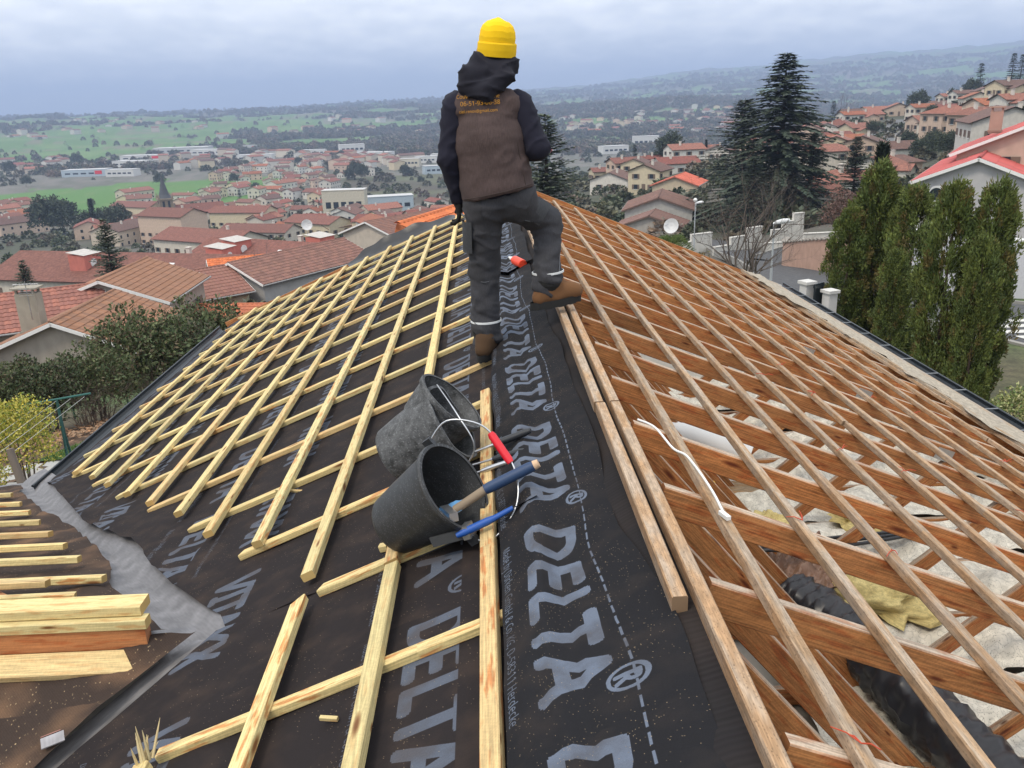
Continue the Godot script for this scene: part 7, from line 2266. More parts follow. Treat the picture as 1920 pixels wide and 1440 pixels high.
const TREES := [
	[-197, -395.3, 17.1, 1], [-197.5, -409, 16.5, 1], [-176.4, -394.8, 16.2, 2], [-173.1, -398.4, 10.9, 1],
	[-162.1, -386.3, 12.6, 1], [-179.7, -396.9, 10.3, 1], [-146.4, -526, 11.6, 0], [-210.9, -749.4, 8.8, 1],
	[-94.4, -483.1, 8, 0], [-92.3, -487.9, 6.8, 0], [-109.5, -760.1, 14.4, 1], [-102.1, -745.3, 12.2, 1],
	[-114.1, -750.7, 9.5, 1], [-192.9, -829.7, 8.5, 0], [-169.8, -874, 10, 2], [-151.4, -864.8, 11, 2],
	[-142.4, -486.7, 7, 0], [-87.6, -390, 6.5, 0], [-56.7, -386.2, 5, 1], [-520.4, -985.5, 15.3, 1],
	[-517.2, -1142.5, 15.7, 1], [-278.3, -762.3, 10.1, 1], [-150.2, -446.6, 7.7, 1], [-31.7, -226.9, 5, 1],
	[-22.7, -437.9, 5, 1], [56.1, -324.6, 9.9, 0], [68.4, -321.3, 10.7, 1], [80.7, -317.2, 7, 2],
	[76.6, -318.8, 6.2, 0], [66.5, -321.7, 6.2, 1], [62.8, -323.3, 5, 1], [49.3, -319.3, 5.3, 1],
	[161.3, -444.9, 14.8, 0], [144.6, -389.1, 10.4, 1], [150.7, -433.8, 8.6, 2], [175, -429.5, 17.4, 3],
	[173.6, -435.7, 12.9, 0], [180.3, -432.9, 11.7, 3], [133.3, -299.6, 5, 1], [201.1, -405.9, 10.2, 1],
	[154.9, -302.6, 6.4, 1], [107.7, -208, 5, 1], [97.7, -186.3, 5, 1], [94.3, -176.6, 5, 1],
	[232.3, -412.7, 15.4, 0], [229.4, -413.3, 8.9, 1], [230.9, -405.1, 10.5, 3], [215, -359.3, 14.1, 0],
	[193, -317.3, 11.6, 0], [222.8, -417, 7.1, 1], [92.2, -253.8, 5.1, 1], [74.7, -208.7, 6.1, 1],
	[100.1, -219.3, 5, 1], [116.1, -238.5, 5, 1], [100.8, -200.3, 5, 1], [103.5, -271.2, 8, 3],
	[75, -153.2, 5, 3], [183.5, -434.4, 11.8, 3], [180.3, -439.3, 8.9, 3], [163.1, -446.1, 10.1, 3],
	[140.8, -423.4, 8.4, 3], [-170.1, -1071.1, 10.8, 1], [-205.5, -991.8, 8.9, 1], [-115.2, -1038.4, 10.4, 0],
	[-68.1, -770.8, 9.7, 1], [-47.9, -676.6, 5.9, 1], [-415.3, -809.4, 9.1, 1], [-170.7, -659.5, 6.8, 1],
	[-132, -590.2, 6, 1], [-187.1, -613.8, 7.2, 0], [-116.3, -464.1, 5.4, 3], [-70.1, -378.9, 5, 3],
	[-102.9, -286, 5.7, 3], [-48.6, -416.3, 5, 1], [-28.8, -427, 5, 1]]
var footprints := []

var hashed := {}

func clear_of_roofs(x: float, z: float) -> bool:
	if hashed.is_empty():
		for f in footprints:
			for i in range(int(floor((f[0] - f[2]) / 40.0)), int(floor((f[0] + f[2]) / 40.0)) + 1):
				for j in range(int(floor((f[1] - f[2]) / 40.0)), int(floor((f[1] + f[2]) / 40.0)) + 1):
					var key := Vector2i(i, j)
					if not hashed.has(key): hashed[key] = []
					hashed[key].append(f)
	for f in hashed.get(Vector2i(int(floor(x / 40.0)), int(floor(z / 40.0))), []):
		var dx: float = x - f[0]
		var dz: float = z - f[1]
		if dx * dx + dz * dz < f[2] * f[2]: return false
	return true

func build_town() -> void:
	rng.seed = 31
	var b := MB.new()
	b.box(Transform3D.IDENTITY, Vector3.ONE)
	unit_box = b.mesh()
	plain("shutter", Color(0.16, 0.115, 0.085), 0.7)
	plain("chimney", Color(0.58, 0.54, 0.48), 0.9)
	var zones := [[TOWN, "town centre house", 1], [PARKSIDE, "parkside house", 1], [BEYOND, "house beyond the meadow", 0], [OUTSKIRT, "valley edge house", 0], [HILL_LEFT, "green hill house", 0], [HILL_RIGHT, "wooded hill house", 0]]
	for zn in zones:
		# counted in rows of about seventeen, near rows first, each from the left
		var order: Array = zn[0].duplicate()
		order.sort_custom(func(a: Array, b: Array) -> bool: return a[0] * a[0] + a[1] * a[1] < b[0] * b[0] + b[1] * b[1])
		for q in zn[0]:
			var row: int = order.find(q) / 17
			var n := 1
			for k in range(row * 17, mini(row * 17 + 17, order.size())):
				if atan2(order[k][0] - EYE.x, -order[k][1]) < atan2(q[0] - EYE.x, -q[1]): n += 1
			var label := "%s %s, %s roof, %s from left in the %s row" % [wall_words[q[6]], zn[1], roof_words[q[7]], nth(n), ["nearest", "second", "third", "fourth", "fifth", "sixth", "farthest"][row]]
			var o := thing("town_house" if zn[2] == 1 else "distant_house", label, "house", on_land(q[0], q[1], -0.1), -deg_to_rad(q[2]), zn[1].replace("house", "houses"))
			var big_far := 1.3 if zn[2] == 0 else 1.0
			house(o, q[3] * big_far, q[4] * big_far, q[5] * big_far, q[3] * 0.19, vary(wall_cols[q[6]], 0.06), vary(roof_cols[q[7]], 0.14), zn[2], false, 0.4)
			footprints.append([q[0], q[1], maxf(q[3], q[4]) * 0.62])
	# houses on the slope to the right
	var n := 0
	for q in SLOPE_HOUSES:
		n = 1
		for other in SLOPE_HOUSES:
			if atan2(other[0] - EYE.x, -other[1]) < atan2(q[0] - EYE.x, -q[1]): n += 1
		var st: int = q[4]
		var label := "%s %s house with %s roof, %s from the left on the right-hand slope" % ["two-storey" if st == 2 else "low", wall_words[q[5]], ("hipped " if q[7] == 1 else "") + roof_words[q[6]], nth(n)]
		var o := thing("villa", label, "house", on_land(q[0], q[1], -0.2), -deg_to_rad(q[2]), "houses on the right-hand slope")
		var across: bool = q[2] > 50
		var w: float = minf(q[3] * 0.72, 9.0) if across else q[3]
		var l: float = q[3] if across else q[3] * 1.25
		house(o, w, l, 5.4 if st == 2 else 3.3, w * 0.19, vary(wall_cols[q[5]], 0.05), vary(roof_cols[q[6]], 0.10), 2, q[7] == 1, 0.5)
		if rng.randf() < 0.45 and q[7] == 0:
			# lower wing with its own roof
			var m := MB.new()
			var wing := Node3D.new()
			wing.name = "wing"
			o.add_child(wing)
			wing.position = Vector3(w * 0.42, -0.4, l * 0.18)
			wing.rotation.y = PI / 2
			var wm := MB.new()
			house(wing, w * 0.6, w * 0.9, 2.9, w * 0.12, vary(wall_cols[q[5]], 0.05), vary(roof_cols[q[6]], 0.1), 0, false, 0.4)
		footprints.append([q[0], q[1], q[3] * 0.75])
	# halls and flats
	n = 0
	for q in HALLS:
		n += 1
		var o := thing("hall", "%s flat-roofed hall on the valley floor, %s hall from the left" % [["white", "grey-white", "cream", "bluish"][q[4]], ordinal(HALLS, q, -1)], "hall", on_land(q[0], q[1], -0.2), rng.randf_range(-0.3, 0.3), "commercial halls of the valley")
		var c := [Color(0.74, 0.75, 0.76), Color(0.60, 0.62, 0.64), Color(0.66, 0.62, 0.52), Color(0.50, 0.60, 0.70)][q[4]] as Color
		var w: float = q[2]
		var h: float = q[3]
		var m := MB.new()
		m.box(Transform3D(Basis(), Vector3(0, h / 2 - 2, 0)), Vector3(w, h + 4, w * 0.45), c)
		part(m, "wall", mats.plaster, o)
		m = MB.new()
		m.box(Transform3D(Basis(), Vector3(0, h + 0.15, 0)), Vector3(w + 0.4, 0.3, w * 0.45 + 0.4), c * 0.95, Color(0.62, 0.63, 0.65))
		part(m, "roof", mats.plaster, o)
		for k in 5:
			put(unit_box, "window", o, mats.glass, Transform3D(Basis.from_scale(Vector3(w * 0.12, h * 0.22, 0.1)), Vector3(w * (-0.36 + 0.18 * k), h * 0.5, w * 0.225 + 0.03)))
		if n % 4 == 1:
			put(unit_box, "sign_panel", o, mats.red_plastic, Transform3D(Basis.from_scale(Vector3(w * 0.16, h * 0.5, 0.2)), Vector3(w * 0.34, h * 0.6, w * 0.225 + 0.12)))
		footprints.append([q[0], q[1], w * 0.7])
	# church
	var at := on_land(-165.0, -455.0)
	var ch := thing("church", "stone church with a dark pointed spire at the edge of the meadow", "church", at, deg_to_rad(-62.0))
	footprints.append([at.x, at.z, 22.0])
	var stone := Color(0.30, 0.25, 0.19)
	var m := MB.new()
	m.box(Transform3D(Basis(), Vector3(0, 4.5, 0)), Vector3(6.6, 17, 6.6), stone)
	for k in 4:
		m.box(Transform3D(Basis(Vector3.UP, PI / 4 + k * PI / 2), Vector3.ZERO) * Transform3D(Basis(), Vector3(0, 3.5, 4.5)), Vector3(1.2, 14, 1.2), stone * 0.95)
	m.box(Transform3D(Basis(), Vector3(0, 7.0, 0)), Vector3(7.3, 0.6, 7.3), stone * 1.1)
	m.box(Transform3D(Basis(), Vector3(0, 12.8, 0)), Vector3(7.6, 0.7, 7.6), stone * 1.1)
	var tw := part(m, "tower", mats.plaster, ch)
	for k in 4:
		for s in [-1, 1]:
			put(unit_box, "louvre", ch, mats.glass, Transform3D(Basis(Vector3.UP, k * PI / 2), Vector3.ZERO) * Transform3D(Basis.from_scale(Vector3(1.1, 3.6, 0.2)), Vector3(s * 1.3, 10.0, 3.32)))
	m = MB.new()
	m.lathe(Transform3D(Basis(), Vector3(0, 13.1, 0)), [Vector2(3.5, 0), Vector2(2.5, 1.8), Vector2(1.4, 6.0), Vector2(0.1, 11.9), Vector2(0, 12.0)], 8, Color(0.055, 0.06, 0.07))
	part(m, "spire", mats.plain_paint, ch)
	m = MB.new()
	for k in 4:
		var p := Vector3(cos(PI / 4 + k * PI / 2), 0, sin(PI / 4 + k * PI / 2)) * 4.6
		m.lathe(Transform3D(Basis(), p + Vector3(0, 13.1, 0)), [Vector2(0.5, 0), Vector2(0.45, 1.2), Vector2(0, 3.0)], 6, stone)
	part(m, "pinnacle", mats.plaster, ch)
	var nv := Node3D.new()
	nv.name = "nave"
	ch.add_child(nv)
	nv.position = Vector3(0, 0, -16.5)
	house(nv, 12.0, 24.0, 5.0, 4.2, stone * 1.2, roof_cols[0], 0, false, 0.4)
	# long school roofs and blocks in front of the town, with dormers and skylights
	var big := [[-52.0, -128.0, -72.0, 15.0, 42.0, 6.0, 1, "long red-brown school roof with pink dormer at the left border"], [-33.5, -133.0, -60.0, 15.0, 24.0, 6.5, 1, "red-brown block with pink dormers in front of the town"], [-75.0, -235.0, -58.0, 13.0, 30.0, 7.0, 1, "pale hall-like house with tall windows under a red roof"], [-118.0, -330.0, -62.0, 13.0, 22.0, 11.0, 3, "beige apartment block with balconies below the church"], [-78.0, -300.0, -70.0, 11.0, 26.0, 5.5, 1, "low red roofed row behind the beige apartment block"], [-105.0, -380.0, -75.0, 12.0, 26.0, 9.0, 2, "row of flats with white balconies right of the church"], [-60.0, -310.0, -55.0, 11.0, 22.0, 7.0, 2, "cream row of flats under a long red roof"], [-185.0, -470.0, -60.0, 12.0, 30.0, 9.0, 2, "old stone-coloured row beside the church tower"]]
	for q in big:
		var p := on_land(q[0], q[1], -0.5)
		var o := thing("block", q[7], "building", p, -deg_to_rad(q[2]), "larger buildings in front of the town")
		house(o, q[3], q[4], q[5], q[3] * 0.18, wall_cols[q[6] % 6], vary(roof_cols[0], 0.12), 2, false, 0.6)
		footprints.append([q[0], q[1], q[4] * 0.5])
		if q[1] > -140.0:
			for k in 5:
				var s := 1.0 if k % 2 == 0 else -1.0
				var y: float = q[5] + q[3] * 0.18 * 0.55 + 0.2
				var ang := atan2(q[3] * 0.18, q[3] * 0.5) * s
				put(unit_box, "skylight", o, mats.white_paint, Transform3D(Basis(Vector3.BACK, -ang) * Basis.from_scale(Vector3(1.3, 0.12, 0.9)), Vector3(s * q[3] * 0.23, y, q[4] * (-0.38 + 0.19 * k))))
			for k in 2:
				var s := 1.0 if k == 0 else -1.0
				var dm := MB.new()
				var pc := Color(0.62, 0.21, 0.17)
				dm.box(Transform3D(Basis(), Vector3(0, 0, 0)), Vector3(3.4, 3.0, 2.8), pc)
				dm.quad(Vector3(-1.9, 1.5, 1.6), Vector3(1.9, 1.5, 1.6), Vector3(1.9, 1.9, -1.6), Vector3(-1.9, 1.9, -1.6), Color(0.6, 0.58, 0.56))
				var d := part(dm, "dormer", mats.plaster, o)
				d.position = Vector3(s * q[3] * 0.24, q[5] + 1.7, q[4] * (0.28 if k == 0 else -0.15))
				var ring := MB.new()
				ring.lathe(Transform3D(Basis(Vector3.RIGHT, PI / 2), Vector3(0, 0.2, 1.42)), [Vector2(0, 0.02), Vector2(0.42, 0.02), Vector2(0.44, 0.06), Vector2(0.62, 0.06), Vector2(0.62, 0)], 20, Color(0.7, 0.7, 0.68))
				part(ring, "round_window", mats.plain_paint, d)
	print("town done")

func build_neighbours() -> void:
	rng.seed = 33
	var tile_brown := Color(0.255, 0.125, 0.072)
	var a := neighbour("neighbour_house", "nearer brown tiled house with a broad grey gable at the left", atd(-24.35, -4.20, -46.0), -0.5, 4.9, 1.95, 9.0, 4.2, Color(0.40, 0.37, 0.33), tile_brown, 0.34, 0.42, 0.03, 300)
	chimney(a, Vector3(-2.1, 4.9, -2.4), Vector3(1.15, 2.5, 0.8), Color(0.42, 0.39, 0.33))
	var b := neighbour("neighbour_house", "brown tiled house behind the nearer gable, its roof sloping right", atd(-27.0, -4.25, -58.4), -0.9, 4.6, 1.70, 9.6, 4.4, Color(0.42, 0.39, 0.35), tile_brown * 1.05, 0.34, 0.42, 0.03, 300)
	window_part(b, Vector3(4.17, 2.4, -4.0), PI / 2, 1.2, 1.6)
	window_part(b, Vector3(4.17, 2.4, -7.0), PI / 2, 1.2, 1.6)
	neighbour("neighbour_house", "reddish tiled house at the left border beyond the stout chimney", atd(-37.0, -4.6, -54.5), 62.0, 4.2, 1.8, 11.0, 3.6, Color(0.45, 0.40, 0.34), Color(0.28, 0.115, 0.085), 0.36, 0.42, 0.05, 200)
	neighbour("neighbour_house", "house with a purplish hipped-looking roof and skylight behind the brown ones", atd(-31.0, -6.6, -70.5), 48.0, 4.2, 1.9, 10.0, 3.4, Color(0.62, 0.47, 0.34), Color(0.22, 0.105, 0.080), 0.36, 0.44, 0.04, 120)
	neighbour("neighbour_house", "long brown roofed house with a white gable and a satellite dish", atd(-23.55, -6.37, -76.6), 33.0, 4.15, 1.70, 15.4, 4.0, Color(0.50, 0.50, 0.51), Color(0.205, 0.105, 0.080), 0.36, 0.44, 0.05, 300)
	neighbour("neighbour_house", "low house with a bright terracotta roof beside the white gable", atd(-24.6, -7.6, -65.5), 98.0, 3.3, 1.25, 8.0, 3.0, Color(0.55, 0.50, 0.45), Color(0.40, 0.125, 0.060), 0.36, 0.44, 0.06, 200)
	neighbour("neighbour_house", "small orange roofed house behind the long brown roof", atd(-33.0, -9.8, -100.0), 70.0, 4.0, 1.6, 9.0, 4.2, Color(0.60, 0.52, 0.40), Color(0.56, 0.155, 0.050), 0.36, 0.44, 0.05, 120)
	neighbour("neighbour_house", "brown roofed house with a plain pale gable beside the orange roof", atd(-16.0, -7.6, -112.0), 36.0, 5.0, 1.75, 13.0, 5.4, Color(0.62, 0.56, 0.49), Color(0.20, 0.105, 0.080), 0.36, 0.44, 0.05, 200)
	neighbour("neighbour_house", "close house showing only a bright orange roof plane past the far gable", atd(-3.94, 2.0, -33.87), 21.0, 4.2, 1.8, 11.0, 3.2, Color(0.55, 0.50, 0.45), Color(0.60, 0.165, 0.055), 0.36, 0.44, 0.05, 260, Color(0.40, 0.12, 0.05), 0.12)
	# right side
	neighbour("neighbour_house", "low house with a ribbed red roof just beyond the barge board", atd(4.6, 1.05, -37.0), -58.0, 3.0, 1.0, 6.0, 3.0, Color(0.62, 0.58, 0.52), Color(0.42, 0.110, 0.062), 0.36, 0.60, 0.02, 200)
	neighbour("neighbour_house", "brown roofed house with a white gable facing the street, lamp in front", atd(25.2, -7.5, -127.0), 14.0, 5.4, 1.9, 13.0, 5.2, Color(0.58, 0.57, 0.55), Color(0.17, 0.095, 0.075), 0.36, 0.44, 0.04, 200, Color(0.16, 0.10, 0.08))
	neighbour("neighbour_house", "brown roofed annex in front of the white street gable", atd(22.2, -9.0, -118.5), 18.0, 5.0, 1.7, 8.0, 3.4, Color(0.52, 0.49, 0.46), Color(0.18, 0.10, 0.08), 0.36, 0.44, 0.04, 200, Color(0.16, 0.10, 0.08))
	neighbour("neighbour_house", "cream house with a bright red-orange gabled roof above the brown one", atd(39.8, -9.4, -183.0), 24.0, 5.2, 1.9, 12.0, 5.4, Color(0.66, 0.56, 0.42), Color(0.50, 0.120, 0.070), 0.4, 0.5, 0.04, 120, Color(0.36, 0.12, 0.08))
	var red := Color(0.43, 0.085, 0.075)
	var r1 := neighbour("neighbour_house", "grey-white house with a red panelled roof, white barge boards and a round window", atd(30.3, 2.20, -53.6), 33.0, 3.75, 1.50, 20.0, 4.0, Color(0.58, 0.58, 0.61), red, 0.62, 0.95, 0.012, 300)
	var m := MB.new()
	m.lathe(Transform3D(Basis(Vector3.RIGHT, PI / 2), Vector3(-2.2, 3.2, -0.42)), [Vector2(0, 0.01), Vector2(0.40, 0.01), Vector2(0.42, 0.05), Vector2(0.55, 0.05), Vector2(0.55, 0)], 28, Color(0.74, 0.74, 0.74))
	part(m, "round_window", mats.plain_paint, r1)
	m = MB.new()
	m.lathe(Transform3D(Basis(Vector3.RIGHT, PI / 2), Vector3(-2.2, 3.2, -0.405)), [Vector2(0, 0.012), Vector2(0.40, 0.012)], 28)
	part(m, "pane", mats.glass, r1)
	var r2 := neighbour("neighbour_house", "taller beige gable of the red panelled roof, half out of frame", atd(36.38, 4.30, -57.11), 33.0, 5.4, 2.3, 12.0, 5.2, Color(0.64, 0.48, 0.40), red, 0.62, 0.95, 0.012, 300)
	chimney(r2, Vector3(-3.0, 6.4, -4.5), Vector3(0.8, 1.5, 0.7), Color(0.50, 0.34, 0.28))
	window_part(r2, Vector3(-2.2, 4.4, -0.40), 0.0, 1.1, 1.3)
	dish("white oval satellite dish on the red panelled roof", atd(35.8, 4.9, -57.5), 0.62, Vector3(-0.3, 0.25, 1.0))
	dish("satellite dish on the ridge of the long brown roof", atd(-16.8, -4.1, -79.5), 0.50, Vector3(0.25, 0.3, 1.0))
	dish("large grey dish by the brown annex", atd(14.8, -4.2, -70.0), 0.62, Vector3(-0.5, 0.35, 0.9))
	# a rooftop aerial by the stout chimney
	var o := thing("aerial", "metal rooftop aerial beside the stout chimney on the left", "aerial", atd(-26.2, -3.2, -47.8))
	m = MB.new()
	m.tube([Vector3(0, -1.2, 0), Vector3(0, 1.0, 0)], [0.025, 0.02], 6)
	part(m, "mast", mats.steel, o)
	m = MB.new()
	for k in 7:
		m.tube([Vector3(-0.6 + 0.2 * k, 0.85, -0.25), Vector3(-0.6 + 0.2 * k, 0.85, 0.25)], [0.008, 0.008], 4)
	m.tube([Vector3(-0.7, 0.85, 0), Vector3(0.7, 0.85, 0)], [0.012, 0.012], 5)
	for k in 4:
		m.tube([Vector3(-0.45, 0.2 + 0.12 * k, 0), Vector3(0.45, 0.25 + 0.12 * k, 0.2)], [0.008, 0.008], 4)
	part(m, "elements", mats.steel, o)
	print("neighbours done")

func atd(x: float, y: float, z: float) -> Vector3:
	return Vector3(x, y, z)

func build_street() -> void:
	rng.seed = 35
	# lamps
	for q in [[13.97, -42.6, 3.8, 0.85, "street lamp with a flat white head beside the bare tree"], [19.77, -82.5, 5.5, 0.8, "farther street lamp with a round and a flat head by the white walls"]]:
		var at := on_land(q[0], q[1])
		if q[2] < 5.0: at.y = -3.6
		var o := thing("street_lamp", q[4], "street lamp", at, 0, "street lamps")
		var m := MB.new()
		m.tube([Vector3(0, -0.5, 0), Vector3(0, q[2] * 0.4, 0), Vector3(0, q[2] * 0.42, 0), Vector3(0, q[2], 0)], [0.075, 0.065, 0.05, 0.045], 10, Color(0.40, 0.43, 0.45))
		part(m, "post", mats.plain_paint, o)
		m = MB.new()
		var pts := [Vector3(-0.05, q[2], 0), Vector3(0.10, q[2] + 0.06, 0), Vector3(0.42, q[2] + 0.12, 0.02), Vector3(0.72, q[2] + 0.14, 0.03), Vector3(0.78, q[2] + 0.12, 0.03)]
		m.tube(pts, [0.05, 0.10, 0.13, 0.11, 0.04], 12, Color(0.72, 0.73, 0.73))
		part(m, "lamp_head", mats.plain_paint, o)
		if q[2] > 5.0:
			m = MB.new()
			m.lathe(Transform3D(Basis(), Vector3(-0.02, q[2] + 0.35, 0)), [Vector2(0, -0.2), Vector2(0.14, -0.14), Vector2(0.2, 0), Vector2(0.14, 0.14), Vector2(0, 0.2)], 16, Color(0.74, 0.74, 0.72))
			part(m, "globe", mats.plain_paint, o)
	# gate pillars and gate
	for k in 2:
		var o := thing("gate_pillar", ["white rendered gate pillar with a flat cap, left of the grey gate", "white rendered gate pillar right of the grey gate, lower"][k], "pillar", [Vector3(8.10, -0.62, -22.4), Vector3(8.58, -0.80, -22.0)][k], 0.35, "white gate pillars")
		var m := MB.new()
		m.box(Transform3D(Basis(), Vector3(0, 0.95, 0)), Vector3(0.27, 2.3, 0.27), Color(0.70, 0.70, 0.71))
		part(m, "shaft", mats.plaster, o)
		m = MB.new()
		m.box(Transform3D(Basis(), Vector3(0, 2.14, 0)), Vector3(0.36, 0.08, 0.36), Color(0.74, 0.74, 0.74))
		part(m, "cap", mats.plaster, o)
	var g := thing("gate", "dark grey slatted pedestrian gate between the white pillars", "gate", Vector3(8.34, 0.1, -22.2), 0.65)
	for k in 7:
		put(unit_box, "slat", g, mats.dark_metal, Transform3D(Basis.from_scale(Vector3(0.05, 1.75, 0.04)), Vector3(-0.18 + 0.06 * k, 0.55, 0)))
	put(unit_box, "rail", g, mats.dark_metal, Transform3D(Basis.from_scale(Vector3(0.45, 0.06, 0.06)), Vector3(0, -0.2, 0)))
	put(unit_box, "rail", g, mats.dark_metal, Transform3D(Basis.from_scale(Vector3(0.45, 0.06, 0.06)), Vector3(0, 1.35, 0)))
	# sliding dark fence panels at the right border
	var f := thing("panel_fence", "dark blue-grey fence of wide horizontal boards at the right border", "fence", Vector3(13.9, -0.9, -16.6), 0.55)
	for k in 8:
		put(unit_box, "board", f, mats.dark_metal, Transform3D(Basis.from_scale(Vector3(4.6, 0.235, 0.04)), Vector3(0, 0.1 + 0.25 * k, 0)))
	for s in [-1, 1]:
		put(unit_box, "post", f, mats.dark_metal, Transform3D(Basis.from_scale(Vector3(0.1, 2.3, 0.1)), Vector3(2.3 * s, 0.8, -0.06)))
	var w := thing("garden_wall", "low white wall below the variegated shrub at the right border", "wall", Vector3(13.2, -0.6, -14.6), 0.55)
	put(unit_box, "wall", w, mats.wallw, Transform3D(Basis.from_scale(Vector3(3.6, 1.9, 0.2)), Vector3(0, 0.2, 0)))
	put(unit_box, "coping", w, mats.white_paint, Transform3D(Basis.from_scale(Vector3(3.7, 0.07, 0.3)), Vector3(0, 1.19, 0)))
	w = thing("garden_wall", "pale grey boundary wall across the street at the right border", "wall", on_land(24.6, -33.5), -0.95)
	put(unit_box, "wall", w, mats.wallg, Transform3D(Basis.from_scale(Vector3(16.0, 2.6, 0.25)), Vector3(0, 0.9, 0)))
	put(unit_box, "coping", w, mats.white_paint, Transform3D(Basis.from_scale(Vector3(16.1, 0.08, 0.36)), Vector3(0, 2.24, 0)))
	# curved pink retaining wall
	var pw := thing("retaining_wall", "curved pink rendered wall along the street", "wall", on_land(22.0, -56.0))
	var m := MB.new()
	var line := curve([Vector3(24.4, 0, -70.0), Vector3(22.9, 0, -66.4), Vector3(22.6, 0, -61.5), Vector3(22.5, 0, -55.5), Vector3(22.4, 0, -48.0), Vector3(22.6, 0, -40.0)], 8)
	for k in line.size() - 1:
		var a: Vector3 = line[k]; var b: Vector3 = line[k + 1]
		var ya := height(a.x, a.z); var yb := height(b.x, b.z)
		var p := pw.position
		m.quad(Vector3(b.x, yb - 0.6, b.z) - p, Vector3(a.x, ya - 0.6, a.z) - p, Vector3(a.x, ya + 2.0, a.z) - p, Vector3(b.x, yb + 2.0, b.z) - p, Color(0.56, 0.36, 0.28))
		m.quad(Vector3(a.x + 0.3, ya - 0.6, a.z) - p, Vector3(b.x + 0.3, yb - 0.6, b.z) - p, Vector3(b.x + 0.3, yb + 2.0, b.z) - p, Vector3(a.x + 0.3, ya + 2.0, a.z) - p, Color(0.56, 0.36, 0.28))
	part(m, "wall", mats.plaster, pw)
	m = MB.new()
	for k in line.size() - 1:
		var a: Vector3 = line[k]; var b: Vector3 = line[k + 1]
		var c := (a + b) / 2
		var d := b - a
		m.box(Transform3D(Basis.looking_at(d.normalized(), Vector3.UP), Vector3(c.x + 0.12, height(c.x, c.z) + 2.04, c.z) - pw.position), Vector3(0.46, 0.07, d.length() * 1.05), Color(0.34, 0.31, 0.28))
	part(m, "coping", mats.plaster, pw)
	# white stepped walls by the far lamp
	var white := Color(0.74, 0.73, 0.70)
	for q in [[20.6, -92.0, 8.5, 1.9, 25.0, "white garden wall with sloping top left of the bare tree"], [26.3, -90.0, 7.0, 2.3, 30.0, "white terrace wall behind the bare tree"], [30.8, -88.0, 4.0, 3.0, 20.0, "white tower-like wall end right of the bare tree"], [33.0, -84.0, 12.0, 1.3, 4.0, "low white wall along the side street"]]:
		var o := thing("white_wall", q[5], "wall", on_land(q[0], q[1]), deg_to_rad(q[4]), "white garden walls by the street")
		m = MB.new()
		var x: float = q[2] / 2
		for s in 3:
			m.box(Transform3D(Basis(), Vector3(-x + q[2] * (s + 0.5) / 3.0, q[3] / 2 - 1.0 - 0.5 * (2 - s), 0)), Vector3(q[2] / 3.0, q[3] + 2.0 - 0.5 * (2 - s), 0.3), white)
		part(m, "wall", mats.plaster, o)
		m = MB.new()
		for s in 3:
			m.box(Transform3D(Basis(), Vector3(-x + q[2] * (s + 0.5) / 3.0, q[3] - 0.75 * (2 - s) + 0.03, 0)), Vector3(q[2] / 3.0, 0.08, 0.42), white * 1.03)
		part(m, "coping", mats.plaster, o)
	# cars
	car("small red car parked by the brown annex", on_land(18.4, -97.0, 0.1), 0.9, Color(0.30, 0.02, 0.035))
	car("dark car driving on the climbing street", on_land(121.0, -268.0, 1.0), -0.5, Color(0.02, 0.025, 0.03))
	var k2 := 0
	for q in [[-183.0, -408.0], [-177.0, -404.0], [-170.0, -396.0], [-150.0, -400.0], [-144.0, -397.0], [-138.0, -402.0], [-196.0, -402.0], [-190.0, -396.0]]:
		k2 += 1
		car("%s car from the left on the parking by the park trees" % nth(k2), on_land(q[0], q[1], 0.1), 0.4 * k2, [Color(0.6, 0.6, 0.62), Color(0.05, 0.06, 0.08), Color(0.35, 0.36, 0.38)][k2 % 3], "cars parked by the park")

func car(label: String, at: Vector3, yaw: float, col: Color, group := "") -> void:
	var o := thing("car", label, "car", at, yaw, group)
	var side := [Vector2(-2.05, 0.35), Vector2(-2.0, 0.75), Vector2(-1.2, 0.92), Vector2(-0.6, 1.42), Vector2(0.9, 1.45), Vector2(1.6, 0.98), Vector2(2.05, 0.85), Vector2(2.08, 0.35)]
	var m := MB.new()
	for k in side.size():
		var a: Vector2 = side[k]; var b: Vector2 = side[(k + 1) % side.size()]
		m.quad(Vector3(a.x, a.y, -0.82), Vector3(b.x, b.y, -0.82), Vector3(b.x, b.y, 0.82), Vector3(a.x, a.y, 0.82), col)
	for k in range(1, side.size() - 1):
		for s in [-0.82, 0.82]:
			var p := [side[0], side[k], side[k + 1]]
			m.tri(Vector3(p[0].x, p[0].y, s), Vector3(p[1].x, p[1].y, s), Vector3(p[2].x, p[2].y, s), col)
	part(m, "body", mats.car_paint, o)
	m = MB.new()
	for s in [-0.835, 0.835]:
		m.quad(Vector3(-1.05, 0.95, s), Vector3(1.4, 0.98, s), Vector3(0.85, 1.38, s), Vector3(-0.55, 1.36, s))
	m.quad(Vector3(-1.18, 0.95, -0.74), Vector3(-1.18, 0.95, 0.74), Vector3(-0.66, 1.40, 0.70), Vector3(-0.66, 1.40, -0.70))
	part(m, "glazing", mats.glass, o)
	for x in [-1.3, 1.3]:
		for s in [-0.78, 0.78]:
			m = MB.new()
			m.lathe(Transform3D(Basis(Vector3.RIGHT, PI / 2), Vector3(x, 0.32, s)), [Vector2(0, -0.1), Vector2(0.31, -0.1), Vector2(0.32, 0), Vector2(0.31, 0.1), Vector2(0, 0.1)], 14)
			part(m, "wheel", mats.worn_rubber, o)

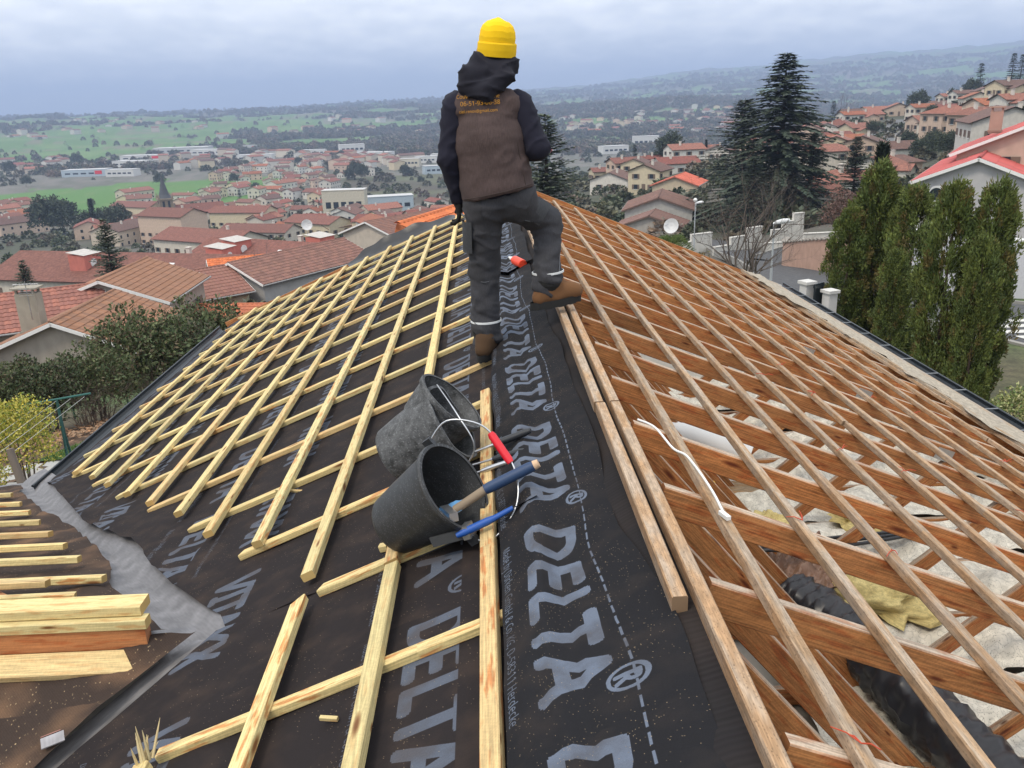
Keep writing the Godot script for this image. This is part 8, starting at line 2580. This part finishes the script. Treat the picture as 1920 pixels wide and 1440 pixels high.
func build_garden() -> void:
	rng.seed = 37
	# leaf litter and lawn under the left gutter
	var m := MB.new()
	m.sheet(10, 30, func(i: int, j: int) -> Vector3:
		var t := j / 30.0
		var x := lerpf(-12.6, -6.4, t) + lerpf(-0.4, 2.2, i / 10.0)
		var z := lerpf(-17.2, -30.0, t) + lerpf(-0.6, 1.2, i / 10.0)
		return Vector3(x, height(x, z) + 0.06 + 0.03 * fine.get_noise_2d(x * 3.0, z * 3.0), z), func(i: int, j: int) -> Vector2: return Vector2(i, j), Color.WHITE, func(p: Vector3) -> Color:
			return Color(0.21, 0.125, 0.075).lerp(Color(0.13, 0.085, 0.055), clampf(0.5 + fine.get_noise_2d(p.x * 5.0, p.z * 5.0), 0, 1)))
	structure(m, "litter_bed", mats.ground)
	m = MB.new()
	m.sheet(8, 24, func(i: int, j: int) -> Vector3:
		var t := j / 24.0
		var x := lerpf(-10.4, -7.0, t) + lerpf(-0.15, 2.6, i / 8.0) + 0.15 * fine.get_noise_1d(t * 9.0)
		var z := lerpf(-17.4, -25.5, t)
		return Vector3(x, height(x, z) + 0.115, z), func(i: int, j: int) -> Vector2: return Vector2(i, j), Color(0.065, 0.125, 0.022))
	structure(m, "lawn", mats.ground)
	var lt := MB.new()
	for k in 2600:
		var t := rng.randf()
		var x := lerpf(-12.6, -6.4, t) + rng.randf_range(-0.4, 1.3)
		var z := lerpf(-17.2, -30.0, t) + rng.randf_range(-0.6, 0.8)
		var d := rand_dir(); d.y = absf(d.y) * 0.3
		d = d.normalized()
		spray(lt, Vector3(x, height(x, z) + 0.12, z), d, d.cross(Vector3.UP).normalized(), 0.11, 0.08, vary(Color(0.27, 0.155, 0.085), 0.35))
	var o := part(lt, "fallen_leaves", mats.leaf, self)
	tag(o, "brown fallen leaves along the shrub bed under the left gutter", "leaves", "", "stuff")
	var gr := MB.new()
	for k in 6000:
		var t := rng.randf()
		var x := lerpf(-10.4, -7.0, t) + rng.randf_range(-0.1, 2.5)
		var z := lerpf(-17.4, -25.5, t)
		var d := Vector3(rng.randf_range(-0.5, 0.5), 1, rng.randf_range(-0.5, 0.5)).normalized()
		spray(gr, Vector3(x, height(x, z) + 0.11, z), d, Vector3(d.y, -d.x, 0), 0.09, 0.02, vary(Color(0.07, 0.135, 0.025), 0.3))
	o = part(gr, "grass", mats.leaf, self)
	tag(o, "strip of green lawn below the left gutter", "grass", "", "stuff")
	# crazy paving: irregular slabs
	var pv := Node3D.new()
	pv.name = "paving"
	add_child(pv)
	tag(pv, "pale crazy paving of irregular stone slabs at the house corner", "paving", "", "structure")
	m = MB.new()
	m.sheet(4, 4, func(i: int, j: int) -> Vector3:
		var x := lerpf(-11.0, -6.2, i / 4.0)
		var z := lerpf(-12.0, -17.6, j / 4.0)
		return Vector3(x, height(x, z) + 0.03, z), func(i: int, j: int) -> Vector2: return Vector2(i, j), Color(0.045, 0.042, 0.038))
	part(m, "bedding", mats.ground, pv)
	for gx in 11:
		for gz in 13:
			var c := Vector2(-10.9 + 0.44 * gx + (0.22 if gz % 2 else 0.0) + rng.randf_range(-0.06, 0.06), -12.2 - 0.42 * gz + rng.randf_range(-0.06, 0.06))
			var y := height(c.x, c.y) + 0.06 + rng.randf_range(0, 0.015)
			var n := rng.randi_range(5, 7)
			var ring := []
			var a0 := rng.randf() * TAU
			for k in n:
				var a := a0 + TAU * k / n
				var r := rng.randf_range(0.17, 0.245)
				ring.append(Vector3(c.x + cos(a) * r, y, c.y + sin(a) * r))
			var s := MB.new()
			var col := vary(Color(0.50, 0.49, 0.47), 0.14)
			for k in n:
				var p: Vector3 = ring[k]; var q: Vector3 = ring[(k + 1) % n]
				s.tri(Vector3(c.x, y + 0.004, c.y), q, p, col)
				s.quad(p, q, q - Vector3(0, 0.06, 0), p - Vector3(0, 0.06, 0), col * 0.8)
			part(s, "slab", mats.plaster, pv)
	# rotary drying frame: T-shaped post
	var d := thing("drying_frame", "green metal clothes-line frame with stretched lines on the paving", "clothes line", on_land(-9.2, -16.4, 0.05), 0.35)
	m = MB.new()
	m.tube([Vector3(0.02, 0, 0.45), Vector3(0, 0.9, 0.08), Vector3(0, 1.62, 0)], [0.026, 0.026, 0.026], 8, Color(0.02, 0.085, 0.075))
	m.tube([Vector3(0.0, 0, -0.55), Vector3(0, 0.9, -0.08), Vector3(0, 1.5, -0.01)], [0.026, 0.026, 0.026], 8, Color(0.02, 0.085, 0.075))
	part(m, "leg", mats.plain_paint, d)
	m = MB.new()
	m.tube([Vector3(-0.62, 1.62, 0.05), Vector3(0.62, 1.65, -0.05)], [0.022, 0.022], 8, Color(0.03, 0.12, 0.105))
	part(m, "crossbar", mats.plain_paint, d)
	for k in 5:
		m = MB.new()
		m.tube([Vector3(-0.5 + 0.25 * k, 1.61, 0.0), Vector3(-1.5 + 0.25 * k, 1.45, 2.2)], [0.004, 0.004], 4, Color(0.6, 0.6, 0.58))
		part(m, "line", mats.plain_paint, d)
	# wire fence behind the shrubs
	var wf := thing("wire_fence", "thin green wire fence behind the garden shrubs", "fence", on_land(-8.4, -28.6), 0.0)
	for k in 8:
		m = MB.new()
		var p := Vector3(-1.1 * k, 0, 1.15 * k)
		var y := height(-8.4 + p.x, -28.6 + p.z) - wf.position.y
		m.tube([Vector3(p.x, y - 0.2, p.z), Vector3(p.x, y + 1.3, p.z)], [0.025, 0.025], 6, Color(0.03, 0.09, 0.06))
		part(m, "post", mats.plain_paint, wf)
	for k in 3:
		m = MB.new()
		m.tube([Vector3(0, 0.3 + 0.4 * k, 0), Vector3(-7.7, height(-16.1, -20.5) - wf.position.y + 0.3 + 0.4 * k, 8.05)], [0.005, 0.005], 4, Color(0.03, 0.09, 0.06))
		part(m, "wire", mats.plain_paint, wf)
	print("garden done")

# ---------------------------------------------------------------- the scene
func build_sky() -> Image:
	var w := 2048
	var h := 1024
	var cl := FastNoiseLite.new()
	cl.noise_type = FastNoiseLite.TYPE_SIMPLEX_SMOOTH
	cl.frequency = 1.0
	cl.fractal_type = FastNoiseLite.FRACTAL_FBM
	cl.fractal_octaves = 5
	cl.seed = 3
	var data := PackedFloat32Array()
	data.resize(w * h * 3)
	var low := Color(0.600, 0.680, 0.810)
	var mid := Color(0.930, 0.985, 1.060)
	var white := Color(1.300, 1.320, 1.340)
	for y in h:
		var el := (0.5 - (y + 0.5) / h) * PI
		for x in w:
			var c := Color(0.25, 0.26, 0.25)
			if el > -0.02:
				var az := (x + 0.5) / w * TAU
				var s := maxf(el, 0.0)
				# layered overcast: long flat bands seen edge-on near the horizon
				var k := 3.2 / (s + 0.16)
				var n := cl.get_noise_3d(cos(az) * k, sin(az) * k, s * 9.0)
				var n2 := cl.get_noise_3d(cos(az) * k * 2.7 + 9.0, sin(az) * k * 2.7, s * 22.0)
				var t := clampf(s / 0.11, 0.0, 1.0)
				c = low.lerp(mid, t * t * (3.0 - 2.0 * t))
				c = c.lerp(white, clampf(0.34 * t + (0.15 + 0.65 * t) * n + 0.28 * n2, 0.0, 1.0))
				c = c * (1.0 + 0.40 * sin(clampf(s, 0.0, PI / 2)))
			var i := (y * w + x) * 3
			data[i] = c.r; data[i + 1] = c.g; data[i + 2] = c.b
	return Image.create_from_data(w, h, false, Image.FORMAT_RGBF, data.to_byte_array())

func _ready() -> void:
	# camera: standing on the ridge, looking along it and down
	var cam := Camera3D.new()
	cam.name = "camera"
	cam.transform = Transform3D(Basis(Vector3(0.998840, -0.031753, 0.036205), Vector3(0.041463, 0.949434, -0.311218), Vector3(-0.024492, 0.312358, 0.949649)), EYE)
	cam.fov = 48.4555
	cam.near = 0.05
	cam.far = 16000.0
	add_child(cam)
	# overcast sky
	var env := Environment.new()
	env.background_mode = Environment.BG_SKY
	var sky := Sky.new()
	var pano := PanoramaSkyMaterial.new()
	pano.panorama = ImageTexture.create_from_image(build_sky())
	sky.sky_material = pano
	env.sky = sky
	env.tonemap_mode = Environment.TONE_MAPPER_LINEAR
	env.tonemap_exposure = 1.15
	env.fog_enabled = true
	env.fog_density = 0.00024
	env.fog_light_color = Color(0.72, 0.80, 0.94)
	env.sdfgi_enabled = true
	env.ssao_enabled = true
	env.ssil_enabled = true
	var we := WorldEnvironment.new()
	we.name = "surroundings"
	we.environment = env
	add_child(we)
	# the sun behind cloud, up behind the left shoulder
	var sun := DirectionalLight3D.new()
	sun.name = "sun"
	sun.light_energy = 0.5
	sun.light_angular_distance = 11.0
	sun.light_color = Color(1.0, 0.95, 0.87)
	sun.shadow_enabled = true
	sun.transform = Transform3D(Basis.looking_at(Vector3(0.45, -0.85, -0.40).normalized(), Vector3.UP), Vector3(0, 60, 0))
	add_child(sun)
	make_materials()
	plain("dull_metal", Color(0.16, 0.17, 0.18), 0.6)
	plain("wallw", Color(0.70, 0.70, 0.70), 0.85)
	plain("wallg", Color(0.52, 0.52, 0.55), 0.85)
	painted("car_paint", 0.3)
	print("materials done")
	build_land()
	build_roads()
	build_house()
	build_town()
	build_neighbours()
	build_street()
	build_near_green()
	build_garden()
	build_far_green()
	build_attic()
	build_tools()
	build_person()
